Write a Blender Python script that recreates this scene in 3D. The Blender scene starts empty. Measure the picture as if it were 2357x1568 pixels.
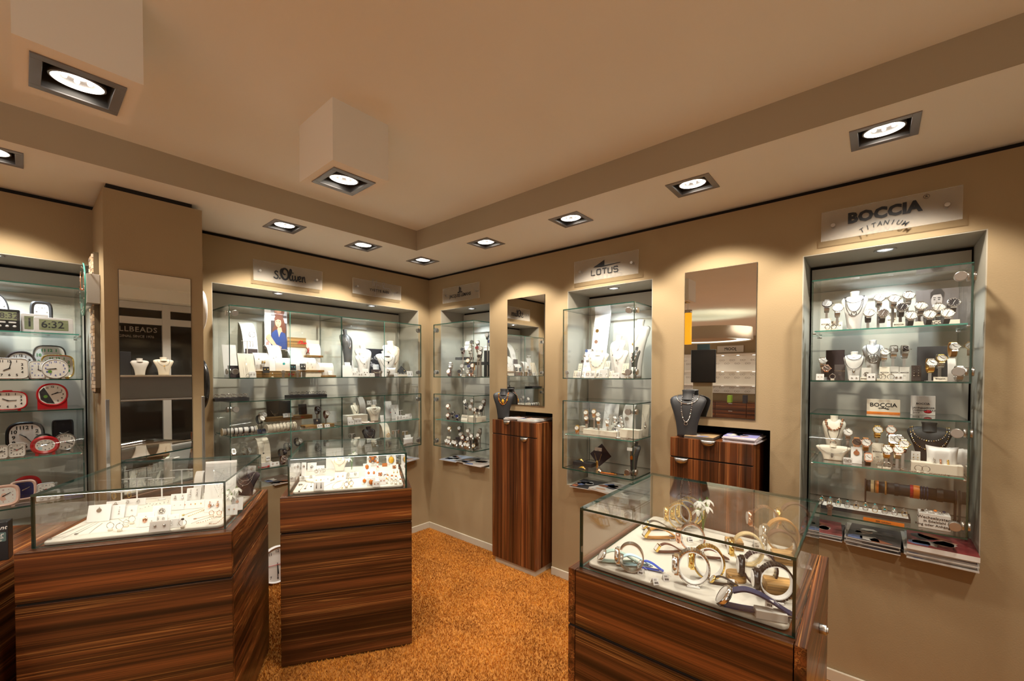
import bpy, math, random
from mathutils import Vector, Matrix
S = bpy.context.scene
PI = math.pi
SPOT_K = .95; NICHE_K = 1.05; LED_K = 1.0
TR0 = (-1.856, -1.680); TR1 = (-1.337, -1.081); TR2 = (-3.081, -3.382)
R = math.radians
# ------------------------------------------------------------------ camera
cam_d = bpy.data.cameras.new('camera')
cam = bpy.data.objects.new('camera', cam_d)
S.collection.objects.link(cam)
S.camera = cam
cam_d.sensor_fit = 'HORIZONTAL'; cam_d.sensor_width = 36.0
cam_d.lens = 978.255 / 2357 * 36.0
cam_d.shift_x = (1178.5 - 1115.13) / 2357
cam_d.shift_y = (878.366 - 784.0) / 2357
cam_d.clip_start = 0.02; cam_d.clip_end = 60
yaw, pitch, roll = R(42.60997), R(-1.13868), R(0.06565)
fw = Vector((math.cos(yaw)*math.cos(pitch), math.sin(yaw)*math.cos(pitch), math.sin(pitch)))
rt = Vector((math.sin(yaw), -math.cos(yaw), 0)); up = rt.cross(fw)
rt2 = rt*math.cos(roll) + up*math.sin(roll); up2 = up*math.cos(roll) - rt*math.sin(roll)
M = Matrix((rt2, up2, -fw)).transposed().to_4x4()
M.translation = Vector((-2.74665, -3.27438, 1.55))
cam.matrix_world = M
# ------------------------------------------------------------------ world, exposure
W = bpy.data.worlds.new('world'); S.world = W; W.use_nodes = True
bg = W.node_tree.nodes['Background']
bg.inputs[0].default_value = (0.96, 0.87, 0.75, 1); bg.inputs[1].default_value = 1.15
S.view_settings.view_transform = 'Standard'; S.view_settings.look = 'None'
S.view_settings.exposure = 0.28; S.view_settings.gamma = 1.0
S.view_settings.use_curve_mapping = False
S.cycles.use_denoising = True
S.cycles.max_bounces = 9; S.cycles.diffuse_bounces = 5; S.cycles.glossy_bounces = 4
S.cycles.transparent_max_bounces = 40; S.cycles.transmission_bounces = 4
S.cycles.caustics_reflective = False; S.cycles.caustics_refractive = False
S.cycles.sample_clamp_indirect = 4.0
WARM = (1.0, 0.90, 0.76); COOL = (0.86, 0.93, 1.0); NEUT = (1.0, 0.90, 0.76)
def light(kind, name, loc, energy, col, aim=None, parent=None, **k):
    d = bpy.data.lights.new(name, kind); d.energy = energy; d.color = col
    for a, b in k.items(): setattr(d, a, b)
    o = bpy.data.objects.new(name, d); S.collection.objects.link(o); o.location = loc
    if aim is not None:
        o.rotation_euler = (Vector(aim) - Vector(loc)).to_track_quat('-Z', 'Y').to_euler()
    return o
# recessed ceiling spots: x, y, aim point on or near the wall, watts
SOFFIT_Z, WALL_Z, CEIL_Z = 2.495, 2.469, 2.648
SPOTS = [(-.447,-3.285,(-.02,-3.30,1.0),46),(-.447,-2.582,(-.02,-2.60,1.0),46),(-.447,-1.88,(-.02,-1.9,1.0),46),
         (-.447,-1.173,(-.02,-1.2,1.0),46),(-.447,-.45,(-.25,-.05,1.0),40),(-1.013,-.45,(-1.01,-.02,1.0),46),
         (-1.586,-.45,(-1.58,-.02,1.0),46),(-2.83,-.46,(-2.83,-.02,1.0),42)]
for x, y, a, w in SPOTS:
    light('SPOT', 'soffit_spot_light', (x, y, 2.47), w*SPOT_K, WARM, a, spot_size=R(101), spot_blend=.35, shadow_soft_size=.035)
for x, y in ((-1.763,-1.545),(-2.62,-1.545)):
    light('SPOT', 'box_spot_light', (x, y, 2.385), 52*SPOT_K, WARM, (x+.35, y+.25, 0), spot_size=R(100), spot_blend=.5, shadow_soft_size=.04)
# unseen spots without fixtures, added to brighten the ceiling by bounced light
for x, y in ((-1.0,-2.4),(-1.76,-3.9),(-.9,-4.0),(-2.9,-4.3),(-4.2,-1.6),(-4.2,-3.2),(-5.8,-1.6),(-5.8,-3.4),(-8.0,-1.0),(-8.0,-3.2),(-10.6,.2),(-10.6,-1.2),(-9.2,1.8),(-6.8,1.6)):
    light('SPOT', 'fill_spot_light', (x, y, 2.60), 48*SPOT_K, WARM, (x, y, 0), spot_size=R(120), spot_blend=.6, shadow_soft_size=.05)
# halogen in every wall niche (cool)
for x, y, w in ((.10,-.49,16),(.10,-1.9,19),(.105,-3.3,15),(-1.424,.065,16),(-.613,.065,19),(-2.84,.055,26)):
    light('SPOT', 'niche_spot_light', (x, y, 2.145), w*NICHE_K, COOL, (x+(-.0), y, 0), spot_size=R(118), spot_blend=.5, shadow_soft_size=.02)
# ------------------------------------------------------------------ materials
MT = {}
def mat(name, col=(.8,.8,.8), rough=.5, metal=0.0, emit=None, spec=None, bump=None, coat=0, alpha=None):
    if name in MT: return MT[name]
    m = bpy.data.materials.new(name); m.use_nodes = True; MT[name] = m
    nt = m.node_tree; b = nt.nodes['Principled BSDF']
    b.inputs['Base Color'].default_value = (*col, 1); b.inputs['Roughness'].default_value = rough
    b.inputs['Metallic'].default_value = metal
    if spec is not None: b.inputs['Specular IOR Level'].default_value = spec
    if coat: b.inputs['Coat Weight'].default_value = coat; b.inputs['Coat Roughness'].default_value = .15
    if emit: b.inputs['Emission Color'].default_value = (*emit[0], 1); b.inputs['Emission Strength'].default_value = emit[1]
    if bump:
        tc = nt.nodes.new('ShaderNodeTexCoord'); n = nt.nodes.new('ShaderNodeTexNoise'); bp = nt.nodes.new('ShaderNodeBump')
        n.inputs['Scale'].default_value = bump[0]; n.inputs['Detail'].default_value = 4
        bp.inputs['Strength'].default_value = bump[1]; bp.inputs['Distance'].default_value = bump[2]
        nt.links.new(tc.outputs['Object'], n.inputs['Vector']); nt.links.new(n.outputs['Fac'], bp.inputs['Height'])
        nt.links.new(bp.outputs['Normal'], b.inputs['Normal'])
        # slight mottling of the colour
        mx = nt.nodes.new('ShaderNodeMix'); mx.data_type = 'RGBA'
        n2 = nt.nodes.new('ShaderNodeTexNoise'); n2.inputs['Scale'].default_value = bump[0]*.05 if len(bump) < 4 else bump[3]
        nt.links.new(tc.outputs['Object'], n2.inputs['Vector']); nt.links.new(n2.outputs['Fac'], mx.inputs['Factor'])
        mx.inputs['A'].default_value = (*[c*.93 for c in col], 1); mx.inputs['B'].default_value = (*[min(1, c*1.06) for c in col], 1)
        nt.links.new(mx.outputs['Result'], b.inputs['Base Color'])
    return m
def glass_mat(name, tint=(.975,.99,.982), f0=.045, f90=1.0, gcol=(1,1,1), rough=0.0):
    m = bpy.data.materials.new(name); m.use_nodes = True; MT[name] = m
    nt = m.node_tree; nt.nodes.clear(); N = nt.nodes.new; L = nt.links.new
    out = N('ShaderNodeOutputMaterial'); mx = N('ShaderNodeMixShader'); tr = N('ShaderNodeBsdfTransparent'); gl = N('ShaderNodeBsdfGlossy')
    tr.inputs[0].default_value = (*tint, 1); gl.inputs['Roughness'].default_value = rough; gl.inputs[0].default_value = (*gcol, 1)
    g = N('ShaderNodeNewGeometry'); d = N('ShaderNodeVectorMath'); d.operation = 'DOT_PRODUCT'
    L(g.outputs['Incoming'], d.inputs[0]); L(g.outputs['Normal'], d.inputs[1])
    def ma(op, a, b=None):
        n = N('ShaderNodeMath'); n.operation = op
        for i, v in enumerate((a, b)):
            if v is None: continue
            if isinstance(v, (int, float)): n.inputs[i].default_value = v
            else: L(v, n.inputs[i])
        return n.outputs[0]
    c = ma('ABSOLUTE', d.outputs['Value']); c = ma('SUBTRACT', 1.0, c); c = ma('POWER', c, 5.0)
    f = ma('ADD', ma('MULTIPLY', c, f90 - f0), f0)
    L(f, mx.inputs[0]); L(tr.outputs[0], mx.inputs[1]); L(gl.outputs[0], mx.inputs[2]); L(mx.outputs[0], out.inputs[0])
    return m
def wood_mat(name, axis, dark=(.030,.009,.004), mid=(.20,.060,.015), lite=(.52,.24,.065), off=0.0, rough=.28):
    """walnut veneer, grain running along the given local axis"""
    m = bpy.data.materials.new(name); m.use_nodes = True; MT[name] = m
    nt = m.node_tree; N = nt.nodes.new; L = nt.links.new; b = nt.nodes['Principled BSDF']
    tc = N('ShaderNodeTexCoord'); mp = N('ShaderNodeMapping'); L(tc.outputs['Object'], mp.inputs[0])
    sc = [17.0, 17.0, 17.0]; sc['XYZ'.index(axis)] = .13
    if axis == 'X': sc[1] = 8.0
    if axis == 'Z': sc = [24.0, 24.0, .16]
    mp.inputs['Scale'].default_value = sc; mp.inputs['Location'].default_value = (off, off*1.7, off*.6)
    n = N('ShaderNodeTexNoise'); n.inputs['Scale'].default_value = 1.55; n.inputs['Detail'].default_value = 4; n.inputs['Roughness'].default_value = .55; n.inputs['Distortion'].default_value = .25
    L(mp.outputs[0], n.inputs['Vector'])
    mp2 = N('ShaderNodeMapping'); L(tc.outputs['Object'], mp2.inputs[0])
    s2 = [170.0]*3; s2['XYZ'.index(axis)] = 1.2; mp2.inputs['Scale'].default_value = s2
    n2 = N('ShaderNodeTexNoise'); n2.inputs['Scale'].default_value = 1.0; n2.inputs['Detail'].default_value = 2; L(mp2.outputs[0], n2.inputs['Vector'])
    ad = N('ShaderNodeMath'); ad.operation = 'MULTIPLY_ADD'; L(n2.outputs['Fac'], ad.inputs[0]); ad.inputs[1].default_value = .10; L(n.outputs['Fac'], ad.inputs[2])
    rp = N('ShaderNodeValToRGB'); L(ad.outputs[0], rp.inputs[0])
    e = rp.color_ramp.elements
    e[0].position = .36; e[0].color = (*dark, 1); e[1].position = .86; e[1].color = (*mid, 1)
    def k_(f, c=mid): return tuple(x*f for x in c)
    for p, c in ((.47, k_(.5)), (.51, k_(.9)), (.535, k_(1.15)), (.55, k_(.45)), (.565, k_(.85)), (.59, k_(1.1)), (.60, k_(.95, lite)), (.612, k_(.75)), (.64, k_(.35)), (.665, k_(1.0)), (.69, k_(1.3)), (.71, lite), (.725, k_(1.0)), (.77, k_(.4))):
        q = e.new(p); q.color = (*c, 1)
    mp3 = N('ShaderNodeMapping'); L(tc.outputs['Object'], mp3.inputs[0]); s3 = [19.0]*3; s3['XYZ'.index(axis)] = .22; mp3.inputs['Scale'].default_value = s3; mp3.inputs['Location'].default_value = (off+2, off, off*2)
    n3 = N('ShaderNodeTexNoise'); n3.inputs['Scale'].default_value = 1.0; n3.inputs['Detail'].default_value = 1.5; L(mp3.outputs[0], n3.inputs['Vector'])
    mr = N('ShaderNodeMapRange'); mr.inputs['From Min'].default_value = .36; mr.inputs['From Max'].default_value = .64; mr.inputs['To Min'].default_value = .22; mr.inputs['To Max'].default_value = 1.15; L(n3.outputs['Fac'], mr.inputs['Value'])
    mm = N('ShaderNodeVectorMath'); mm.operation = 'SCALE'; L(rp.outputs[0], mm.inputs[0]); L(mr.outputs[0], mm.inputs['Scale'])
    L(mm.outputs[0], b.inputs['Base Color']); b.inputs['Roughness'].default_value = rough
    b.inputs['Specular IOR Level'].default_value = .45
    bp = N('ShaderNodeBump'); bp.inputs['Strength'].default_value = .06; bp.inputs['Distance'].default_value = .002; L(n2.outputs['Fac'], bp.inputs['Height']); L(bp.outputs[0], b.inputs['Normal'])
    return m
WALL = mat('wall_paint', (.335,.245,.135), .85, bump=(160, .25, .002, 3))
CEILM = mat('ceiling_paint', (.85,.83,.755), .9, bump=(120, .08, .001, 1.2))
FASCIA = mat('shaded_fascia_paint', (.43,.375,.28), .9, bump=(120, .08, .001, 1.2))  # ceiling tone darkened: shade on the soffit's vertical faces put into the colour
NICHE = mat('niche_paint', (.42,.385,.31), .7, bump=(90, .1, .001, 2))
BACKB = mat('niche_backboard', (.55,.53,.46), .6, bump=(60, .05, .001, 1))
DARK = mat('shadow_gap', (.012,.009,.007), .9)  # near-black: the shade of gaps and recesses put into the colour
BASEB = mat('baseboard_paint', (.52,.46,.36), .5)
BROWN = mat('dark_brown_edge', (.05,.03,.02), .5)
PANE = glass_mat('clear_glass')
CASEG = glass_mat('case_glass', (.985,.994,.990), .04)
ACRYL = glass_mat('clear_acrylic', (.97,.97,.97), .07)
def frost_mat():
    m = bpy.data.materials.new('frosted_sign'); m.use_nodes = True; nt = m.node_tree; nt.nodes.clear(); N = nt.nodes.new; L = nt.links.new
    o = N('ShaderNodeOutputMaterial'); mx = N('ShaderNodeMixShader'); tr = N('ShaderNodeBsdfTransparent'); df = N('ShaderNodeBsdfDiffuse'); tr.inputs[0].default_value = (.93,.93,.92,1); df.inputs[0].default_value = (.72,.70,.66,1)
    mx.inputs[0].default_value = .15; L(tr.outputs[0], mx.inputs[1]); L(df.outputs[0], mx.inputs[2]); L(mx.outputs[0], o.inputs[0]); return m
FROST = frost_mat()
EDGE = mat('glass_edge_green', (.012,.050,.036), .12, spec=.9)
EDGEL = mat('glass_edge_bright', (.06,.30,.24), .15, spec=.9)
STEEL = mat('brushed_steel', (.52,.50,.47), .28, 1.0)
SILVER = mat('polished_silver', (.80,.79,.77), .13, 1.0)
GREYM = mat('grey_lacquered_metal', (.23,.22,.22), .35, .6)
DKMET = mat('dark_lamp_metal', (.055,.052,.05), .4, .5)
GOLD = mat('gold', (.88,.60,.18), .16, 1.0)
ROSE = mat('rose_gold', (.85,.48,.33), .16, 1.0)
BLKM = mat('black_metal', (.03,.03,.032), .3, .7)
WHITE = mat('white_leatherette', (.74,.73,.71), .45, bump=(400, .05, .0005, 5))
CREAM = mat('cream_cushion', (.60,.57,.50), .65, bump=(500, .05, .0005, 3))
CREAML = mat('cream_leatherette', (.78,.72,.60), .45)
BLACK = mat('black_leatherette', (.022,.022,.024), .5, bump=(300, .1, .0005, 5))
DBROWN = mat('dark_brown_card', (.045,.03,.028), .5)
BLKP = mat('black_plastic', (.015,.015,.016), .25)
WHP = mat('white_plastic', (.80,.79,.80), .25)
GRYP = mat('silver_plastic', (.60,.59,.60), .3, .3)
PAPER = mat('white_paper', (.82,.81,.80), .6)
INK = mat('black_ink', (.006,.006,.007), .7)
REDINK = mat('dark_red_ink', (.35,.02,.03), .5)
BLUEINK = mat('blue_ink', (.06,.10,.45), .5)
GREENINK = mat('green_ink', (.03,.30,.10), .5)
MIRROR = mat('mirror_silver', (.82,.82,.80), 0.0, 1.0)
LENS = mat('lamp_glow', (1,1,1), .3, emit=((1.0,.92,.80), 5.0))
LENSC = mat('halogen_glow', (1,1,1), .3, emit=((.9,.95,1.0), 16.0))
LED = mat('led_strip', (1,1,1), .3, emit=((1.0,.93,.80), 2.5))
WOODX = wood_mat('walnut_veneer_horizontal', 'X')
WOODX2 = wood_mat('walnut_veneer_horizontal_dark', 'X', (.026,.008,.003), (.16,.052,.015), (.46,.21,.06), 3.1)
WOODY = wood_mat('walnut_veneer_side', 'Y', off=5.3)
WOODZ = wood_mat('walnut_veneer_vertical', 'Z', (.05,.013,.005), (.27,.080,.022), (.60,.27,.09), 1.3, .3)
OAK = wood_mat('light_oak', 'X', (.45,.24,.07), (.55,.31,.10), (.66,.42,.17), 2.0, .5)
# ------------------------------------------------------------------ mesh helpers
class G:
    """collects shapes; build() links them as ONE mesh object"""
    def __init__(s): s.v = []; s.f = []; s.m = []; s.sm = []
    def add(s, vs, fs, mi=0, smooth=False):
        o = len(s.v); s.v += [tuple(p) for p in vs]
        for f in fs: s.f.append([i+o for i in f]); s.m.append(mi); s.sm.append(smooth)
        return s
    def box(s, x0, x1, y0, y1, z0, z1, mi=0):
        v = [(x,y,z) for z in (z0,z1) for y in (y0,y1) for x in (x0,x1)]
        return s.add(v, [(0,2,3,1),(4,5,7,6),(0,1,5,4),(2,6,7,3),(0,4,6,2),(1,3,7,5)], mi)
    def pane(s, x0, x1, y0, y1, z0, z1, thin, mi=0, me=1):
        """glass sheet: large faces mi, the four narrow edge faces me; thin = axis index of the thickness"""
        v = [(x,y,z) for z in (z0,z1) for y in (y0,y1) for x in (x0,x1)]
        F = {2: [(0,2,3,1),(4,5,7,6)], 1: [(0,1,5,4),(2,6,7,3)], 0: [(0,4,6,2),(1,3,7,5)]}
        for a in F: s.add(v, F[a], mi if a == thin else me) if False else None
        o = len(s.v); s.v += v
        for a in F:
            for f in F[a]: s.f.append([i+o for i in f]); s.m.append(mi if a == thin else me); s.sm.append(False)
        return s
    def prism(s, pts, h0, h1, axis=2, mi=0, smooth=False):
        """closed polygon pts (2D) extruded along axis"""
        def P(p, h): q = [p[0], p[1]]; q.insert(axis, h); return tuple(q)
        n = len(pts); v = [P(p, h0) for p in pts] + [P(p, h1) for p in pts]
        s.add(v, [list(range(n))[::-1], list(range(n, 2*n))], mi)
        o = len(s.v) - 2*n
        for i in range(n):
            j = (i+1) % n; s.f.append([o+i, o+j, o+n+j, o+n+i]); s.m.append(mi); s.sm.append(smooth)
        return s
    def lathe(s, prof, n=24, c=(0,0,0), axis=2, mi=0, smooth=True, cap=True, sx=1, sy=1):
        v = []; f = []
        for r, h in prof:
            for k in range(n):
                a = 2*PI*k/n; q = [r*math.cos(a)*sx, r*math.sin(a)*sy]; q.insert(axis, h)
                v.append((c[0]+q[0], c[1]+q[1], c[2]+q[2]))
        for i in range(len(prof)-1):
            for k in range(n): f.append((i*n+k, i*n+(k+1)%n, (i+1)*n+(k+1)%n, (i+1)*n+k))
        s.add(v, f, mi, smooth)
        if cap: s.add([], [], mi); o = len(s.v)-len(v); s.f += [[o+k for k in range(n)][::-1], [o+(len(prof)-1)*n+k for k in range(n)]]; s.m += [mi]*2; s.sm += [False]*2
        return s
    def cyl(s, c, r, h, axis=2, n=20, mi=0, **k): return s.lathe([(r,0),(r,h)], n, c, axis, mi, **k)
    def tube(s, pts, r, n=6, closed=False, mi=0, caps=True):
        P = [Vector(p) for p in pts]; m = len(P); rings = []; prev = None
        for i, p in enumerate(P):
            t = (P[(i+1) % m] - P[i-1]) if closed else (P[min(i+1, m-1)] - P[max(i-1, 0)])
            if t.length < 1e-9: t = Vector((0,0,1))
            t.normalize()
            if prev is None: a = t.orthogonal().normalized()
            else:
                a = prev - t*prev.dot(t); a = a.normalized() if a.length > 1e-6 else t.orthogonal().normalized()
            prev = a; b = t.cross(a); rr = r[i] if isinstance(r, (list, tuple)) else r
            rings.append([p + a*math.cos(2*PI*k/n)*rr + b*math.sin(2*PI*k/n)*rr for k in range(n)])
        v = [q for g in rings for q in g]; f = []
        for i in range(m if closed else m-1):
            j = (i+1) % m
            for k in range(n): f.append((i*n+k, i*n+(k+1)%n, j*n+(k+1)%n, j*n+k))
        s.add(v, f, mi, True)
        if caps and not closed:
            o = len(s.v)-len(v); s.f += [[o+k for k in range(n)][::-1], [o+(m-1)*n+k for k in range(n)]]; s.m += [mi]*2; s.sm += [False]*2
        return s
    def ball(s, c, r, n=8, mi=0, sx=1, sy=1, sz=1):
        v = []; f = []; h = max(4, n//2+1)
        for i in range(h+1):
            th = PI*i/h
            for k in range(n):
                a = 2*PI*k/n; v.append((c[0]+r*sx*math.sin(th)*math.cos(a), c[1]+r*sy*math.sin(th)*math.sin(a), c[2]+r*sz*math.cos(th)))
        for i in range(h):
            for k in range(n): f.append((i*n+k, (i+1)*n+k, (i+1)*n+(k+1)%n, i*n+(k+1)%n))
        return s.add(v, f, mi, True)
    def ribbon(s, pts, hw, th, width_axis=0, mi=0):
        """band following pts (in the plane perpendicular to width_axis), half width hw, thickness th"""
        P = [Vector(p) for p in pts]; m = len(P); wv = Vector([1 if i == width_axis else 0 for i in range(3)]); v = []
        for i, p in enumerate(P):
            t = (P[min(i+1, m-1)] - P[max(i-1, 0)]).normalized(); nn = t.cross(wv).normalized()*th/2
            h = hw[i] if isinstance(hw, (list, tuple)) else hw
            v += [p-wv*h-nn, p+wv*h-nn, p+wv*h+nn, p-wv*h+nn]
        f = [(0,1,2,3), tuple((m-1)*4+k for k in (3,2,1,0))]
        for i in range(m-1):
            a = i*4; b = a+4
            for k in range(4): f.append((a+k, b+k, b+(k+1)%4, a+(k+1)%4))
        return s.add(v, f, mi, False)
    def merge(s, o, M=None, mi=None):
        n = len(s.v); s.v += [tuple(M @ Vector(p)) if M is not None else p for p in o.v]
        s.f += [[i+n for i in f] for f in o.f]; s.m += [x if mi is None else mi for x in o.m]; s.sm += o.sm
        return s
    def warp(s, fn): s.v = [fn(p) for p in s.v]; return s
    def mesh(s, name, mats):
        me = bpy.data.meshes.new(name); me.from_pydata(s.v, [], s.f)
        for m in (mats if isinstance(mats, (list, tuple)) else [mats]): me.materials.append(m)
        me.polygons.foreach_set('material_index', s.m); me.polygons.foreach_set('use_smooth', s.sm); me.update()
        return me
    def build(s, name, mats, parent=None, loc=(0,0,0), bevel=0, seg=2, rot=None):
        o = bpy.data.objects.new(name, s.mesh(name, mats)); S.collection.objects.link(o); o.location = loc
        if rot: o.rotation_euler = rot
        if parent is not None: o.parent = parent
        if bevel:
            b = o.modifiers.new('bevel', 'BEVEL'); b.width = bevel; b.segments = seg; b.limit_method = 'ANGLE'; b.angle_limit = R(40); b.harden_normals = False
        return o
def tag(o, label=None, cat=None, group=None, kind=None):
    if label: o['label'] = label
    if cat: o['category'] = cat
    if group: o['group'] = group
    if kind: o['kind'] = kind
    return o
def empty(name, loc=(0,0,0), rz=0.0, scale=None):
    o = bpy.data.objects.new(name, None); S.collection.objects.link(o); o.location = loc; o.rotation_euler = (0,0,rz)
    o.empty_display_size = .02
    if scale: o.scale = (scale,)*3
    return o
def copy_tree(o, parent=None):
    c = o.copy(); S.collection.objects.link(c); c.parent = parent
    for ch in list(o.children): copy_tree(ch, c)
    return c
def struct(o): o['kind'] = 'structure'; return o
_tx = {}
def text_g(txt, size, bold=0.0, shear=0.0, ext=.0004, align='CENTER', spacing=1.0, sx=1.0):
    """text as flat thick lettering in the local XZ plane facing -Y, centred at the origin"""
    key = (txt, size, bold, shear, ext, align, spacing, sx)
    if key in _tx: return _tx[key]
    c = bpy.data.curves.new('t', 'FONT'); c.body = txt; c.size = size; c.align_x = align; c.align_y = 'CENTER'
    c.offset = bold*size; c.shear = shear; c.extrude = ext; c.space_character = spacing; c.resolution_u = 2
    o = bpy.data.objects.new('t', c); S.collection.objects.link(o)
    dg = bpy.context.evaluated_depsgraph_get(); dg.update(); me = bpy.data.meshes.new_from_object(o.evaluated_get(dg))
    g = G(); g.v = [(v.co.x*sx, -v.co.z, v.co.y) for v in me.vertices]; g.f = [list(p.vertices) for p in me.polygons]
    g.m = [0]*len(g.f); g.sm = [False]*len(g.f)
    bpy.data.objects.remove(o); bpy.data.curves.remove(c); bpy.data.meshes.remove(me); _tx[key] = g
    return g
def T(x=0, y=0, z=0, rx=0, ry=0, rz=0, s=1):
    return Matrix.Translation((x,y,z)) @ Matrix.Rotation(rz,4,'Z') @ Matrix.Rotation(rx,4,'X') @ Matrix.Rotation(ry,4,'Y') @ Matrix.Diagonal((s,s,s,1))
def smooth_path(pts, k=6, closed=False):
    P = [Vector(p) for p in pts]; n = len(P); out = []
    for i in range(n if closed else n-1):
        p0 = P[i-1] if (closed or i > 0) else P[0]; p1 = P[i]; p2 = P[(i+1)%n]; p3 = P[(i+2)%n] if (closed or i+2 < n) else P[-1]
        for j in range(k):
            t = j/k; out.append(.5*((2*p1)+(-p0+p2)*t+(2*p0-5*p1+4*p2-p3)*t*t+(-p0+3*p1-3*p2+p3)*t**3))
    if not closed: out.append(P[-1])
    return out
def rrect(w, h, r, n=5, cx=0, cy=0):
    out = []
    for sx, sy, a0 in ((1,1,0),(-1,1,90),(-1,-1,180),(1,-1,270)):
        for k in range(n+1):
            a = R(a0 + 90*k/n); out.append((cx+sx*(w/2-r)+r*math.cos(a), cy+sy*(h/2-r)+r*math.sin(a)))
    return out
def superell(w, h, e=2.0, n=36):
    out = []
    for k in range(n):
        a = 2*PI*k/n; c, q = math.cos(a), math.sin(a)
        out.append((w/2*math.copysign(abs(c)**(2/e), c), h/2*math.copysign(abs(q)**(2/e), q)))
    return out
# ------------------------------------------------------------------ room shell
def cells(xs, zs, holes):
    for i in range(len(xs)-1):
        for j in range(len(zs)-1):
            cx, cz = (xs[i]+xs[i+1])/2, (zs[j]+zs[j+1])/2
            if not any(h[0] < cx < h[1] and h[2] < cz < h[3] for h in holes): yield xs[i], xs[i+1], zs[j], zs[j+1]
ND = .34   # wall thickness; the niches are cut into it
NZ0, NZ1 = .715, 2.157
left_holes = [(-1.882,-.136,NZ0,NZ1), (-3.10,-2.475,NZ0,NZ1)]
right_holes = [(-.81,-.172,NZ0,NZ1), (-2.213,-1.585,NZ0,NZ1), (-3.613,-2.989,NZ0,NZ1), (-1.457,-.975,0,1.239), (-2.858,-2.375,0,1.239)]
def wall(name, x0, x1, holes, ax):
    xs = sorted({x0, x1} | {h[0] for h in holes} | {h[1] for h in holes}); zs = sorted({0, WALL_Z} | {h[2] for h in holes} | {h[3] for h in holes})
    g = G()
    for a, b, c, d in cells(xs, zs, holes):
        if ax == 'y': g.box(a, b, 0, ND, c, d)
        else: g.box(0, ND, a, b, c, d)
    return struct(g.build(name, WALL))
wall('wall_left', -3.3, 0, left_holes, 'y')
wall('wall_right', -4.9, .34, right_holes, 'x')
g = G(); g.box(-3.3, .3, .03, .34, WALL_Z, SOFFIT_Z); g.box(.03, .34, -4.9, .3, WALL_Z, SOFFIT_Z); struct(g.build('trim_1', DARK))  # dark strips painted in for the shade between wall top and soffit
g = G(); g.box(-12.2, .34, -4.9, 3.6, -.12, 0); struct(g.build('floor', mat('carpet_backing', (.40,.16,.025), .95)))
g = G(); g.box(-12.2, -.67, -4.9, -.65, CEIL_Z, CEIL_Z+.1); g.box(-12.2, -3.3, -.65, 3.6, CEIL_Z, CEIL_Z+.1); struct(g.build('ceiling', CEILM))
# lowered soffit running round the two walls, with square cut-outs for the spots
def soffit():
    g = G(); H = .1
    xs = sorted({-3.3, -.67, .34} | {s[0]-H for s in SPOTS} | {s[0]+H for s in SPOTS}); ys = sorted({-4.9, -.65, .34} | {s[1]-H for s in SPOTS} | {s[1]+H for s in SPOTS})
    for i in range(len(xs)-1):
        for j in range(len(ys)-1):
            cx, cy = (xs[i]+xs[i+1])/2, (ys[j]+ys[j+1])/2
            if cx < -.67 and cy < -.65: continue
            if any(abs(cx-s[0]) < H and abs(cy-s[1]) < H for s in SPOTS): continue
            a, b, c, d = xs[i], xs[i+1], ys[j], ys[j+1]
            g.add([(a,c,SOFFIT_Z),(b,c,SOFFIT_Z),(b,d,SOFFIT_Z),(a,d,SOFFIT_Z)], [(3,2,1,0)])
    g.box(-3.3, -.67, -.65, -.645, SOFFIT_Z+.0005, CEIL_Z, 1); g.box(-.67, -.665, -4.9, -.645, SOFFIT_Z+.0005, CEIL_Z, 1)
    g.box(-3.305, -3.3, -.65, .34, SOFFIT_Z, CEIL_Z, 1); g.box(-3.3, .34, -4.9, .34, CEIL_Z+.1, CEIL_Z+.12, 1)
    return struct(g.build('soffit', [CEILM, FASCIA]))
soffit()['label'] = 'lowered ceiling border with recessed spots'
def baseboard(name, segs):
    g = G()
    for a in segs: g.box(*a, 0, .062); 
    return struct(g.build(name, BASEB, bevel=.004))
baseboard('baseboard_left', [(-3.3,-.0,-.014,-.0005)])
baseboard('baseboard_right', [(-.014,-.0005,a,b) for a, b in ((-.975,-.014),(-2.375,-1.457),(-4.9,-2.858))])
# niches: painted lining, dark shadow gap and pale backboard
def niche(a, b, ax):
    t = .004; g = G()
    def B(g, u0, u1, d0, d1, z0, z1, mi=0): g.box(u0, u1, d0, d1, z0, z1, mi) if ax == 'y' else g.box(d0, d1, u0, u1, z0, z1, mi)
    B(g, a, a+t, .001, .32, NZ0, NZ1); B(g, b-t, b, .001, .32, NZ0, NZ1); B(g, a+t, b-t, .001, .32, NZ1-t, NZ1); B(g, a+t, b-t, .001, .32, NZ0, NZ0+t)
    B(g, a, b, .32, ND, NZ0, NZ1, 1)
    B(g, a+.012, b-.012, .298, .310, NZ0+t, NZ1-.022, 2)
    o = struct(g.build('wall_niche', [NICHE, DARK, BACKB])); return o
for h in left_holes: niche(h[0], h[1], 'y')
for h in right_holes[:3]: niche(h[0], h[1], 'x')
g = G()
for a, b in ((-1.457,-.975),(-2.858,-2.375)): g.box(.30, ND, a, b, 0, 1.239)
struct(g.build('wall_recess', DARK))
# pillar with the tall mirror
g = G(); g.box(-2.467, -2.045, -.45, 0, 0, WALL_Z); struct(g.build('wall_pillar', WALL))
g = G(); g.box(-2.452, -2.09, -.435, -.1, WALL_Z, SOFFIT_Z); struct(g.build('trim_2', DARK))  # near-black block stands for the shade above the pillar
for k, x in enumerate((-2.4615, -2.0505)):
    g = G(); g.box(x-.0075, x+.0075, -.4545, -.4495, .0, 1.416); struct(g.build('trim_%d' % (3+k), STEEL, bevel=.001))
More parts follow.
